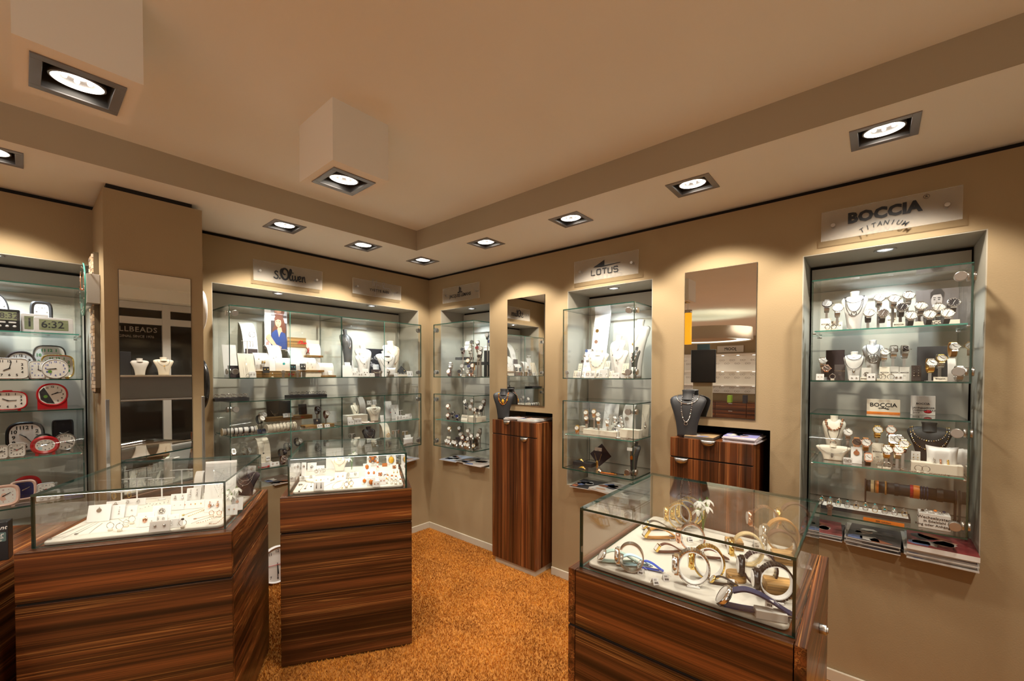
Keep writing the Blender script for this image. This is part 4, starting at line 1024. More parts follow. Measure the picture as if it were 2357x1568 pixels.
@builder
def b_magazine(w=.21, d=.297, th=.004, cover='magazine_cover_white', c=(.7,.7,.7), seed=1, spine=(.6,.58,.55)):
    t = empty('magazine'); rr = random.Random(seed); g = G(); g.box(0, w, 0, d, 0, th-.0006); g.build('pages', mat('pages_%02d' % int(spine[0]*99), spine, .6), t)
    g = G(); g.box(0, w, 0, d, th-.0006, th); g.build('cover', mat('cover_%d_%d_%d' % tuple(int(x*99) for x in c), c, .22), t)
    ms = []; g = G(); pal = [(.75,.7,.65),(.35,.12,.06),(.08,.08,.1),(.55,.35,.25),(.15,.2,.4)]
    for k in range(6):
        x0, y0 = rr.uniform(.05,.6)*w, rr.uniform(.05,.7)*d; g.prism([(x0+rr.uniform(.1,.3)*w*math.cos(q), y0+rr.uniform(.08,.2)*d*math.sin(q)) for q in (0,.9,1.8,2.7,3.6,4.5,5.4)], th, th+.0001, 2, k % 5)
    g.v = [(min(max(x,.004),w-.004), min(max(y,.004),d-.004), z) for x, y, z in g.v]
    g.build('cover_picture', [mat('print_%d' % i, q, .25) for i, q in enumerate(pal)], t); return t
@builder
def b_flowers(h=.13, n=4):
    t = empty('artificial_flowers'); g = G(); rr = random.Random(4); heads = []
    for k in range(n):
        a = 2*PI*k/n+.4; rad = .018+.012*(k % 2); x, y, z = rad*math.cos(a), rad*math.sin(a), h*(1-.13*(k % 3)); heads.append((x, y, z, a)); g.tube(smooth_path([(0,0,.02),(x*.2,y*.2,h*.5),(x*.7,y*.7,z+.004),(x,y,z)], 4), .0012, 5)
    for s in (-1, .6): g.ribbon(smooth_path([(s*.002,0,.02),(s*.010,.002,h*.45),(s*.034,.0,h*.78),(s*.045,0,h*.8)], 4), [.001]+[.004]*11+[.0005], .0006, 1)
    g.build('stems_and_leaves', MATS['green'], t)
    for x, y, z, a in heads:
        g = G()
        for j in range(6):
            b = 2*PI*j/6; dx, dy = math.cos(b), math.sin(b); g.ribbon([(0,0,0),(0,-.008,-.004),(0,-.018,-.013),(0,-.022,-.022)], [.002,.006,.006,.001], .0008)
            m0 = Matrix.Translation((x, y, z)) @ Matrix.Rotation(b, 4, 'Z'); q = len(g.v)-16; g.v[q:] = [tuple(m0 @ Vector(p)) for p in g.v[q:]]
        g.ball((x, y, z), .0035, 8, mi=1); g.build('blossom', [MATS['petal'], MATS['green']], t)
    g = G(); g.lathe([(.011,0),(.012,.004),(.009,.04),(.010,.05)], 20, cap=False); g.cyl((0,0,0), .011, .002, 2, 20); g.build('glass_vase', ACRYL, t); return t
@builder
def b_clock(w=.10, h=.09, e=2.0, rim='black', dial='dial_w', num='ink', depth=.045, rw=.007, nums='full', hands=(10, 10), base=0, hc='ink', tilt=6, second=None, sticker=None, foot=True, nsz=.14, art=None, button=None):
    """table alarm clock with superellipse face"""
    t = empty('alarm_clock'); zc = h/2 + base + .002; Mx = T(rx=-R(tilt)); f = lambda p: tuple(Mx @ Vector(p))
    o = superell(w, h, e); i_ = superell(w-2*rw, h-2*rw, e); n = len(o)
    def ring(g, A, ya, B, yb):
        k0 = len(g.v); g.v += [(x, ya, z+zc) for x, z in A] + [(x, yb, z+zc) for x, z in B]
        for k in range(n): g.f.append([k0+k, k0+(k+1)%n, k0+n+(k+1)%n, k0+n+k]); g.m.append(0); g.sm.append(True)
    g = G(); back = superell(w*.82, h*.82, e); mid = superell(w*1.0, h*1.0, e)
    ring(g, back, depth, mid, depth*.45); ring(g, mid, depth*.45, o, .004); ring(g, o, .004, superell(w-rw*.8, h-rw*.8, e), -.002); ring(g, superell(w-rw*.8, h-rw*.8, e), -.002, i_, .002)
    g.f.append([len(g.v)+k for k in range(n)][::-1]); g.v += [(x, depth, z+zc) for x, z in back]; g.m.append(0); g.sm.append(False)
    if base: g.prism([(-w*.46,0),(w*.46,0),(w*.46,zc*.9),(-w*.46,zc*.9)], .004, depth*.9, 1)
    elif foot: 
        for s in (-1, 1): g.box(s*w*.28-.006, s*w*.28+.006, .004, depth*.8, -.001, h*.12)
    if button: g.prism(rrect(w*.25, .010, .004, 3, 0, zc+h/2), .008, depth*.6, 1)
    g.warp(f).build('housing', MATS[rim], t)
    g = G(); g.prism([(x, z+zc) for x, z in i_], .0015, .003, 1); g.warp(f).build('face', MATS[dial], t)
    iw, ih = (w-2*rw)/2, (h-2*rw)/2; g = G(); y = .0010
    for k in range(1, 13):
        a = 2*PI*k/12; cx, cz = math.sin(a), math.cos(a)
        if e > 2.6:
            q = min(1/max(abs(cx), 1e-6), 1/max(abs(cz), 1e-6)); cx, cz = cx*q*.93, cz*q*.93
        if nums == 'full' or (nums == 'quarters' and k % 3 == 0): g.merge(text_g(str(k), min(iw, ih)*2.3*nsz, .03), T(cx*iw*.78, y, zc+cz*ih*.78))
        else: g.box(cx*iw*.8-.0012, cx*iw*.8+.0012, y-.0003, y, zc+cz*ih*.8-.0012, zc+cz*ih*.8+.0012)
    nm = {'ink': INK, 'blue': BLUEINK, 'green': GREENINK, 'red': REDINK, 'grey': GREYM}[num]
    g.warp(f).build('numerals', nm, t)
    g = G(); m_ = min(iw, ih)
    for q, L, r_ in ((hands[0]/12*2*PI, m_*.48, .0022), (hands[1]/60*2*PI, m_*.72, .0017)):
        g.tube([(-math.sin(q)*m_*.1, -.0004, zc-math.cos(q)*m_*.1), (math.sin(q)*L, -.0004, zc+math.cos(q)*L)], r_, 4)
    g.ball((0, -.0004, zc), .003, 8, sy=.4); g.warp(f).build('hands', {'ink': INK, 'silver': SILVER}[hc], t)
    if second: g = G(); q = second[1]; g.tube([(0, -.001, zc), (math.sin(q)*m_*.75, -.001, zc+math.cos(q)*m_*.75)], .0006, 4); g.ball((0,-.001,zc), .0035, 8, sy=.4); g.warp(f).build('second_hand', MATS[second[0]], t)
    if sticker:
        g = G(); g.cyl((sticker[1]*iw, .0003, zc+sticker[2]*ih), .008, .0006, 1, 20); g.warp(f).build('sticker', MATS[sticker[0]], t)
    if art: 
        g = G(); g.prism([(iw*a, zc+ih*b) for a, b in art[1]], .0006, .0012, 1); g.warp(f).build('face_print', MATS[art[0]], t)
    return t
@builder
def b_digital(w=.12, h=.045, d=.03, m='gryp', screen='6:32', split=False, buttons=0):
    t = empty('digital_clock'); mm = {'gryp': GRYP, 'blkp': BLKP, 'whp': WHP}[m]; Mx = T(rx=-R(8)); f = lambda p: tuple(Mx @ Vector(p))
    g = G(); g.prism(rrect(w, h, .006, 4, 0, h/2), 0, d, 1); g.warp(f).build('housing', mm, t, bevel=.0015)
    z0, z1 = (h*.18, h*.86) if not buttons else (h*.5, h*.88); g = G(); g.box(-w*.37, w*.37, -.0012, .001, z0, z1); g.warp(f).build('lcd_screen', mat('lcd_green_grey', (.17,.19,.11), .25), t)
    g = G(); g.merge(text_g(screen, (z1-z0)*.95, .012, sx=.95), T(-w*.03, -.0016, (z0+z1)/2)); g.warp(f).build('digits', INK, t)
    if buttons:
        for k in range(buttons):
            g = G(); g.ball((-w*.28+k*w*.56/(buttons-1), -.001, h*.22), .006, 10, sy=.3, sx=1.2); g.warp(f).build('button', GRYP, t)
        g = G(); g.prism(rrect(w*.3, .008, .0035, 3, -w*.2, h*.40), -.002, .001, 1); g.prism(rrect(w*.3, .008, .0035, 3, w*.2, h*.40), -.002, .001, 1); g.warp(f).build('button', GRYP, t)
    return t
@builder
def b_block_box(w=.1, h=.06, d=.03, m='white', text='1', tm='blue', name='clock_box'):
    t = empty('packaging_box'); g = G(); g.box(-w/2, w/2, 0, d, 0, h); g.build('carton', MATS[m], t, bevel=.001); g = G(); g.box(-w/2+.002, w/2-.002, -.0006, 0, .002, h*.5); g.build('printed_band', MATS['blue'], t); return t
@builder
def b_ring_tray(w=.15, d=.1, h=.02, white=False):
    t = empty('ring_tray'); g = G(); g.box(-w/2, w/2, 0, d, 0, h*.55); g.box(-w/2, -w/2+.004, 0, d, h*.55, h); g.box(w/2-.004, w/2, 0, d, h*.55, h); g.box(-w/2, w/2, d-.004, d, h*.55, h); g.box(-w/2, w/2, 0, .004, h*.55, h*.95); g.build('tray', BLACK, t, bevel=.001)
    g = G(); n = 4
    for k in range(n): g.box(-w/2+.006, w/2-.006, .008+k*(d-.014)/n, .004+(k+.8)*(d-.014)/n, h*.55, h*.98)
    g.build('ring_pads', MATS['white' if white else 'velvet'], t, bevel=.002); return t
@builder
def b_coin(r=.011, m='silver'):
    g = G(); g.lathe([(.001,-.001),(r*.8,-.001),(r*.85,-.0018),(r,-.0018),(r,0)], 24, (0,0,0), 1, cap=False); g.f = [f[::-1] for f in g.f]
    for k in range(8): a = PI*k/4; g.ball((r*.5*math.cos(a), -.001, r*.5*math.sin(a)), r*.13, 6, sy=.5)
    return g.build('coin_charm', MATS[m])
@builder
def b_crystal(h=.06):
    g = G(); 
    for k in range(6):
        a = k*1.05; r = h*.30; g.ball((r*math.cos(a)*.6, r*math.sin(a)*.4, h*.45+h*.2*math.sin(k*2.1)), h*.16, 6, sz=1.6)
    g.cyl((0,0,0), h*.3, h*.25, 2, 8); return g.build('crystal_ornament', MATS['crystal'])
@builder
def b_leaf(s=.03, m='gold'):
    g = G(); v = []; n = 12
    for i in range(n+1):
        t = i/n; w = math.sin(PI*t)**.8*s*.45
        for j in (-1, 0, 1): v.append((-s+2*s*t, 0.004+j*w*.35, .002+abs(j)*0+ (s*.55*math.sin(PI*t))*(.5+.5*(j+1)/2)))
    f = []
    for i in range(n):
        for j in range(2): a = i*3+j; f.append((a, a+3, a+4, a+1))
    g.add(v, f, 0, True); g.v += [(x, y+.0012, z) for x, y, z in v]; o = len(v); g.f += [[o+k for k in q][::-1] for q in f]; g.m += [0]*len(f); g.sm += [True]*len(f)
    g.tube([(-s*1.2,.004,.002),(0,.004,s*.42),(s,.004,.002)], .001, 5); return g.build('leaf_brooch', MATS[m])
@builder
def b_pen(m='orange'):
    t = empty('pen'); g = G(); g.cyl((-.06,0,0), .0038, .09, 0, 12); g.build('barrel', MATS[m], t); g = G(); g.lathe([(.0038,0),(.0036,.008),(.0008,.022)], 12, (.03,0,0), 0); g.cyl((-.066,0,0), .004, .007, 0, 12); g.build('tip_and_cap', GOLD, t); return t
@builder
def b_roll_stand(L=.3, z=.115):
    g = G()
    for s in (-1, 1): g.box(s*(L/2+.003)-.003, s*(L/2+.003)+.003, -.012, .012, 0, z-.028); g.box(s*(L/2+.003)-.004, s*(L/2+.003)+.004, -.03, .03, 0, .006)
    return g.build('roll_stand', MATS['velvet'])
@builder
def b_poster(w=.2, h=.3, kind='woman'):
    """flat printed poster on a thin board; the picture is made of flat printed shapes"""
    t = empty('poster'); g = G(); g.box(-w/2, w/2, 0, .003, 0, h)
    base = {'woman': (.80,.74,.74), 'dark': (.022,.022,.028), 'logo': (.66,.63,.56), 'man': (.13,.115,.11)}[kind]; g.build('backing', mat('poster_base_'+kind, base, .35), t)
    lay = [0]
    def shape(pts, col, nm='print'):
        lay[0] += 1; y = -.0002*lay[0]; g = G(); g.prism([(x*w, z*h) for x, z in pts], y-.0002, y, 1); g.build(nm, mat('print_%s_%d' % (kind, lay[0]), col, .4), t)
    def ell(cx, cz, rx, rz, n=20, a=0): return [(cx+rx*math.cos(2*PI*k/n+a), cz+rz*math.sin(2*PI*k/n+a)) for k in range(n)]
    if kind == 'woman':
        shape([(-.23,.02),(.49,.02),(.49,.97),(-.23,.97)], (.045,.035,.035)); shape([(-.23,.80),(-.02,.80),(-.02,.92),(-.23,.92)], (.62,.66,.72)); shape([(.30,.75),(.49,.75),(.49,.88),(.30,.88)], (.62,.66,.72))
        shape([(-.08,.86),(.0,.95),(.14,.975),(.28,.95),(.36,.84),(.42,.70),(.46,.56),(.40,.46),(.30,.44),(.20,.50),(.0,.50),(-.14,.47),(-.16,.56),(-.06,.66)], (.10,.035,.02), 'hair')
        shape([(.02,.46),(.08,.62),(.24,.62),(.30,.44),(.18,.36)], (.55,.28,.18), 'neck'); shape(ell(.10,.75,.135,.125), (.46,.24,.15), 'face'); shape([(-.03,.86),(.10,.90),(.26,.84),(.20,.82),(.08,.84),(.0,.80)], (.09,.03,.018), 'fringe')
        for x in (.03,.155): shape(ell(x,.775,.028,.009), (.05,.02,.02), 'eye')
        shape([(.085,.77),(.105,.72),(.075,.715)], (.50,.24,.15), 'nose'); shape(ell(.085,.677,.045,.012), (.50,.12,.10), 'mouth')
        shape([(-.22,.02),(-.20,.44),(-.06,.53),(.06,.55),(.14,.40),(.24,.50),(.40,.46),(.49,.30),(.49,.02)], (.025,.05,.17), 'blouse'); shape([(.06,.55),(.13,.34),(.22,.52),(.16,.50)], (.60,.32,.20), 'neckline')
        shape([(-.46,.30),(-.40,.38),(-.26,.40),(-.20,.33),(.0,.14),(.24,.08),(.22,.02),(-.05,.06),(-.30,.20)], (.64,.34,.22), 'forearm')
        for k in range(4): shape([(-.45+.035*k,.36-.02*k),(-.28,.44-.028*k),(-.26,.42-.028*k),(-.43+.035*k,.335-.02*k)], (.60,.31,.20), 'finger')
        shape([(-.48,.02),(-.30,.02),(-.32,.22),(-.44,.20)], (.45,.22,.20), 'skirt')
    elif kind == 'man':
        for k in range(6): shape([(-.48+.16*k,.0),(-.478+.16*k,.0),(-.478+.16*k,1),(-.48+.16*k,1)], (.05,.045,.045), 'wall_joint')
        shape([(-.38,.02),(-.30,.34),(-.12,.50),(.05,.52),(.22,.40),(.30,.20),(.30,.02)], (.03,.028,.028), 'jumper'); shape([(-.10,.46),(-.09,.66),(.10,.66),(.11,.46),(.0,.40)], (.26,.23,.21), 'neck')
        shape(ell(.0,.72,.13,.20), (.36,.32,.29), 'face'); shape([(-.15,.76),(-.15,.92),(-.06,1.0),(.10,1.0),(.17,.90),(.14,.78),(.10,.87),(-.08,.86)], (.02,.018,.018), 'hair')
        for x in (-.055,.05): shape(ell(x,.745,.026,.014), (.03,.03,.03), 'eye')
        for x in (-.055,.05): shape([(x-.035,.785),(x+.035,.785),(x+.03,.80),(x-.03,.80)], (.04,.035,.035), 'eyebrow')
        shape([(-.01,.74),(.012,.66),(-.02,.655)], (.25,.22,.20), 'nose'); shape(ell(-.005,.60,.045,.014), (.18,.14,.13), 'mouth')
        shape(ell(-.33,.36,.08,.12), (.34,.31,.28), 'hand'); shape([(-.30,.12),(.25,.12),(.25,.04),(-.30,.04)], (.02,.03,.05), 'caption_band')
    elif kind == 'dark':
        g = oliver_logo(.0001); g = G()
        for pts in ([(-.28,.60),(-.25,.72),(-.20,.76),(-.20,.62),(-.13,.70),(-.14,.60),(-.06,.66),(-.05,.60)], [(.02,.62),(.03,.72),(.10,.72),(.06,.66),(.14,.60),(.22,.64),(.30,.56),(.2,.54)]): g.tube([(x*w, -.0012, z*h) for x, z in smooth_path([(a, b, 0) for a, b in pts], 4) for _ in (0,)] if False else [(p.x*w, -.0012, p.y*h) for p in smooth_path([(a, b, 0) for a, b in pts], 4)], .0011, 5)
        g.build('signature', PAPER, t); shape(ell(.05,.22,.40,.20), (.09,.09,.10)); shape(ell(.05,.22,.34,.16), (.03,.03,.035))
        for cx, cz, r in ((-.18,.47,.10),(-.02,.40,.10),(.14,.34,.10)): shape(ell(cx,cz,r,r*.75), (.35,.34,.36)); shape(ell(cx,cz,r*.6,r*.42), (.08,.08,.09))
    elif kind == 'logo':
        g = oliver_logo(w*.26, -.001, 1.2); g.v = [(x, y, z+h*.70) for x, y, z in g.v]; g.build('logo', REDINK, t)
    return t
_bc0 = BUILD['brand_card']
def _bc(orange=False, lines=None, **k):
    t = _bc0(**k); w, h, ti = k.get('w', .06), k.get('h', .045), R(k.get('tilt', 14)); Mx = T(rx=-ti); f = lambda p: tuple(Mx @ Vector(p))
    if orange:
        g = G(); g.box(-w/2, w/2, -.0005, 0, .0, h*.10); g.warp(f).build('orange_stripe', MATS['orange'], t)
        g = G()
        for k_, ch in enumerate('TITANIUM'): a = R(-24+48*k_/7); g.merge(text_g(ch, h*.17, .01, .25), T(h*.55*math.sin(a), -.0006, h*.38-h*.75+h*.75*math.cos(a), ry=a))
        g.warp(f).build('arched_word', INK, t)
    if lines:
        g = G()
        for i, s in enumerate(lines): g.merge(text_g(s, h*.13, .005, align='LEFT'), T(-w*.42, -.0006, h*(.50-.13*i)-h*.14))
        g.warp(f).build('printed_lines', INK, t); g = G(); g.lathe([(.001,-.0008),(w*.16,-.0008),(w*.16,0)], 20, (w*.2, 0, h*.18), 1, cap=False, sy=.6); g.warp(f).build('red_seal', MATS['red'], t)
    return t
BUILD['brand_card'] = _bc
_bl0 = BUILD['block']
def _bl(sign=False, **k):
    t = _bl0(**k)
    if sign:
        w, h = k['w'], k['h']; g = G()
        for s, z, sz in (('Wechselsystem', .74, .17), ('in Edelstahl', .50, .15), ('Ring oder Anhänger', .25, .15)): g.merge(text_g(s, h*sz*1.5, .008), T(0, -.0006, h*z))
        g.build('printed_lines', INK, t)
    return t
BUILD['block'] = _bl
@builder
def b_oval_plate(w=.07):
    g = G(); g.lathe([(w*.5,0),(w*.52,.006),(w*.50,.013),(w*.44,.012),(.001,.0115)], 36, cap=False, sy=.72); return g.build('oval_ring_plate', MATS['cream'])
@builder
def b_round_block(r=.028, h=.022, m='oak'):
    g = G(); g.cyl((0,0,0), r, h, 2, 28); return g.build('round_block', MATS[m], bevel=.001)
@builder
def b_long_clock():
    t = empty('long_wall_clock'); g = G(); g.box(-.020, -.0005, -.075, .075, .03, .74); g.prism([(-.075,.03),(.075,.03),(.045,-.0),(-.045,-.0)], -.020, -.0005, 0); g.build('housing', mat('olive_brown_frame', (.11,.08,.045), .5), t)
    g = G(); rr = random.Random(7)
    for k in range(37):
        for j in range(8): d = rr.uniform(.002,.008); g.box(-.020-d, -.020, -.074+.0185*j, -.0575+.0185*j, .01+k*.0195, .027+k*.0195, rr.randrange(3))
    g.build('mosaic_front', [mat('mosaic_a', (.55,.40,.26), .4), mat('mosaic_b', (.30,.24,.20), .4), mat('mosaic_c', (.66,.55,.42), .4)], t); return t
@builder
def b_glass_clock():
    t = empty('glass_wall_clock'); g = G(); g.box(-.052, 0, -.07, .07, -.075, .075); g.build('box_bracket', mat('grey_brown_box', (.28,.25,.22), .5), t, bevel=.002)
    g = G(); v0 = len(g.v); g.lathe([(.001,-.064),(.135,-.064)], 40, (0,0,0), 0, cap=False); g.lathe([(.135,-.058),(.001,-.058)], 40, (0,0,0), 0, cap=False); g.build('glass_dial', CASEG, t)
    g = G(); g.lathe([(.135,-.064),(.1365,-.061),(.135,-.058)], 40, (0,0,0), 0, cap=False); g.build('glass_rim', mat('teal_glass_edge', (.10,.35,.30), .15), t)
    g = G(); g.cyl((-.068,0,0), .006, .014, 0, 12); g.tube([(-.069,0,0),(-.069,.0,.085)], .0025, 5); g.tube([(-.070,0,0),(-.070,.055,.02)], .003, 5); g.build('hands', ROSE, t)
    g = G()
    for k in range(12): a = k*PI/6; g.ball((-.065, .115*math.sin(a), .115*math.cos(a)), .005, 8, sx=.3)
    g.build('hour_marks', SILVER, t); return t
@builder
def b_round_clock(r=.13, rim='white', second=False):
    t = empty('round_wall_clock'); m = WHP if rim == 'white' else BLKP; g = G(); g.lathe([(.001,.028),(r*.9,.028),(r*.985,.022),(r,.006),(r*.985,-.006),(r*.94,-.010),(r*.91,-.002),(r*.90,.004)], 48, (0,-.029,0), 1, cap=False); g.build('rim', m, t)
    g = G(); g.cyl((0,-.0265,0), r*.91, .002, 1, 44); g.build('face', MATS['dial_w'], t)
    g = G(); y = -.0270
    for k in range(1, 13): a = k*PI/6; g.merge(text_g(str(k), r*.20, .01), T(math.sin(a)*r*.72, y, math.cos(a)*r*.72))
    g.build('numerals', INK, t)
    g = G(); g.tube([(0,y-.001,r*.1),(0,y-.001,-r*.72)], .0025, 5); g.tube([(0,y-.001,0),(.004,y-.001,-r*.5)], .004, 5); g.build('hands', INK, t)
    g = G(); g.tube([(-r*.7,y-.002,.006),(r*.2,y-.002,-.002)], .0014, 5); g.ball((0,y-.002,0), .005, 8, sy=.3); g.build('second_hand', MATS['red'], t); return t
@builder
def b_polish_box(w=.075, h=.150):
    t = empty('polish_box'); g = G(); g.box(-w/2, w/2, 0, .05, 0, h); g.build('carton', mat('black_carton', (.008,.008,.009), .3), t, bevel=.0008)
    g = G(); g.prism(rrect(w*.86, h*.24, .004, 3, 0, h*.62), -.0005, 0, 1); g.build('picture_panel', mat('teal_panel', (.10,.17,.16), .4), t)
    g = G()
    for s, z, sz, sh in (('Brilliant', .86, .022, .3), ('Silber', .68, .022, .2), ('pflegetuch', .60, .012, .2), ('Silver Duster', .53, .008, .2), ('Für die', .40, .006, 0), ('Silberpflege', .36, .006, 0), ('im Haushalt', .32, .006, 0), ('30', .22, .007, 0)): g.merge(text_g(s, sz, .01, sh), T(0, -.0009, h*z))
    g.build('lettering', PAPER, t); return t
CATS = dict(bust='bust',necklace='necklace',strip_stand='display stand',pendant_chain='necklace',card='earrings',brand_card='brand card',ring='ring',watch='watch',loop_watch='watch',lying_watch='watch',price_tag='price tag',tstand='earring stand',hoop='earring',flat_chain='necklace',bangle='bracelet',roll='bracelet roll',cuff='bracelet',pillow='pillow',block='display block',board='display board',magazine='magazine',flowers='artificial flower',clock='clock',digital='clock',poster='poster',coin='charm',round_clock='wall clock')
def val(v):
    if v[:1] == '(': return eval(v)
    if v == 'None': return None
    try: return int(v) if v.lstrip('-').isdigit() else float(v)
    except ValueError: return v
STRKEYS = ('screen', 'text', 'logo', 'name')
def opts(t):
    d = {}
    for q in t.split(';'):
        if q: a, b = q.split('=', 1); d[a] = b if a in STRKEYS else val(b)
    return d
def load(txt, groups):
    for line in txt.strip().split('\n'):
        p = (line.split('|') + ['']*8)[:8]
        I(p[0], tuple(float(x) for x in p[1].split()), -PI/2 if p[2] == 'R' else float(p[2] or 0), opts(p[3]), p[4], p[5] or CATS[p[0]], groups[int(p[6])] if p[6] else None, **opts(p[7]))
ORD = ['first','second','third','fourth','fifth','sixth','seventh','eighth','ninth','tenth']
# trays of rings, every ring its own thing
for r_ in range(3):
    for c in range(6):
        I('ring', (TR0[0]+(TR0[1]-TR0[0])*c/5, -.025+r_*.032, 1.3795), 0, dict(m='silver', sm='silver', s=.005, holder=False), 'silver ball ring in the left black tray, %s row, %s from the left' % (('front','middle','back')[r_], ORD[c]), 'ring', 'ball rings in the left black tray')
    for c in range(7):
        m = ('silver', 'black')[(r_+c) % 2]
        I('ring', (TR1[0]+(TR1[1]-TR1[0])*c/6, .02+r_*.026, 1.3795), 0, dict(m=('silver','blkm')[(r_+c) % 2], sm=('silver','black_stone')[(r_+c) % 2], s=.003, holder=False), '%s ring in the right black tray, %s row, %s from the left' % (m, ('front','middle','back')[r_], ORD[c]), 'ring', 'rings in the right black tray')
for r_ in range(4):
    for c in range(10):
        I('ring', (-.035+r_*.025, TR2[0]+(TR2[1]-TR2[0])*c/9, .8945), -PI/2, dict(m=('silver','steel','silver','gold','silver')[(c*3+r_) % 5], sm=('silver','crystal','turq','silver','black_stone')[(c+r_*2) % 5], s=.0045, r=.0095, holder=False), 'ring in the long tray of the lower right case, %s row, %s from the left' % (('front','second','third','back')[r_], ORD[c]), 'ring', 'rings in the long tray')
# ------------------------------------------------------------------ stock records: kind | place | turn | options | label | category | group | extra
GROUPS = ['alarm clocks in the left niche', 'white display stands in the wide niche', 'earrings on the white T-stand', 'earring cards in the wide niche', 'charms on a curved white stand', 'oak blocks with red lettering', 'hoops under the oak block', 'rings before the oak block', 'posters in the niches', 'necklace busts', 'necklaces on busts', 'white cards in the upper right case of the wide niche', 'rings on the low cream block', 'bracelet rolls', 'black bracelets on the white roll', 'silver bracelets on the cream roll', 'watches in the lower left case of the wide niche', 'white cards in the lower left case', 'watches on the bottom shelf of the lower left case', 'white cards in the lower right case of the wide niche', 'pearl bracelets', 'hoops on T-stands', 'watches behind the middle counter', 'watches in the upper corner case', 'black risers in the corner case', 'beige cards in the corner case', 'watches on the shelf of the lower corner case', 'cream blocks of the corner case', 'watches on the bottom of the lower corner case', 'coin charms on the white board', 'white cards in the case between the mirrors', 'rings in the case between the mirrors', 'gold and silver watches between the mirrors', 'white labels in the lower case', 'leaf brooches', 'pens in the lower case', 'watches in the rightmost niche, top shelf', 'small printed cards in the rightmost niche', 'black rings on the top shelf', 'watches in the rightmost niche, second shelf', 'stud cards on the second shelf of the rightmost niche', 'rings on the second shelf', 'standing cards between the right cases', 'watches in the lower right case', 'cards in the lower right case', 'bracelets on the cushion', 'steel rings by the ledge', 'clear stone rings', 'bracelets on the black roll', 'rings on the lettered block', 'magazines on the niche sills', 'right magazine stack', 'middle magazine stack', 'left magazine stack', 'brochures on the tall cabinet', 'catalogues on the drawer cabinet']
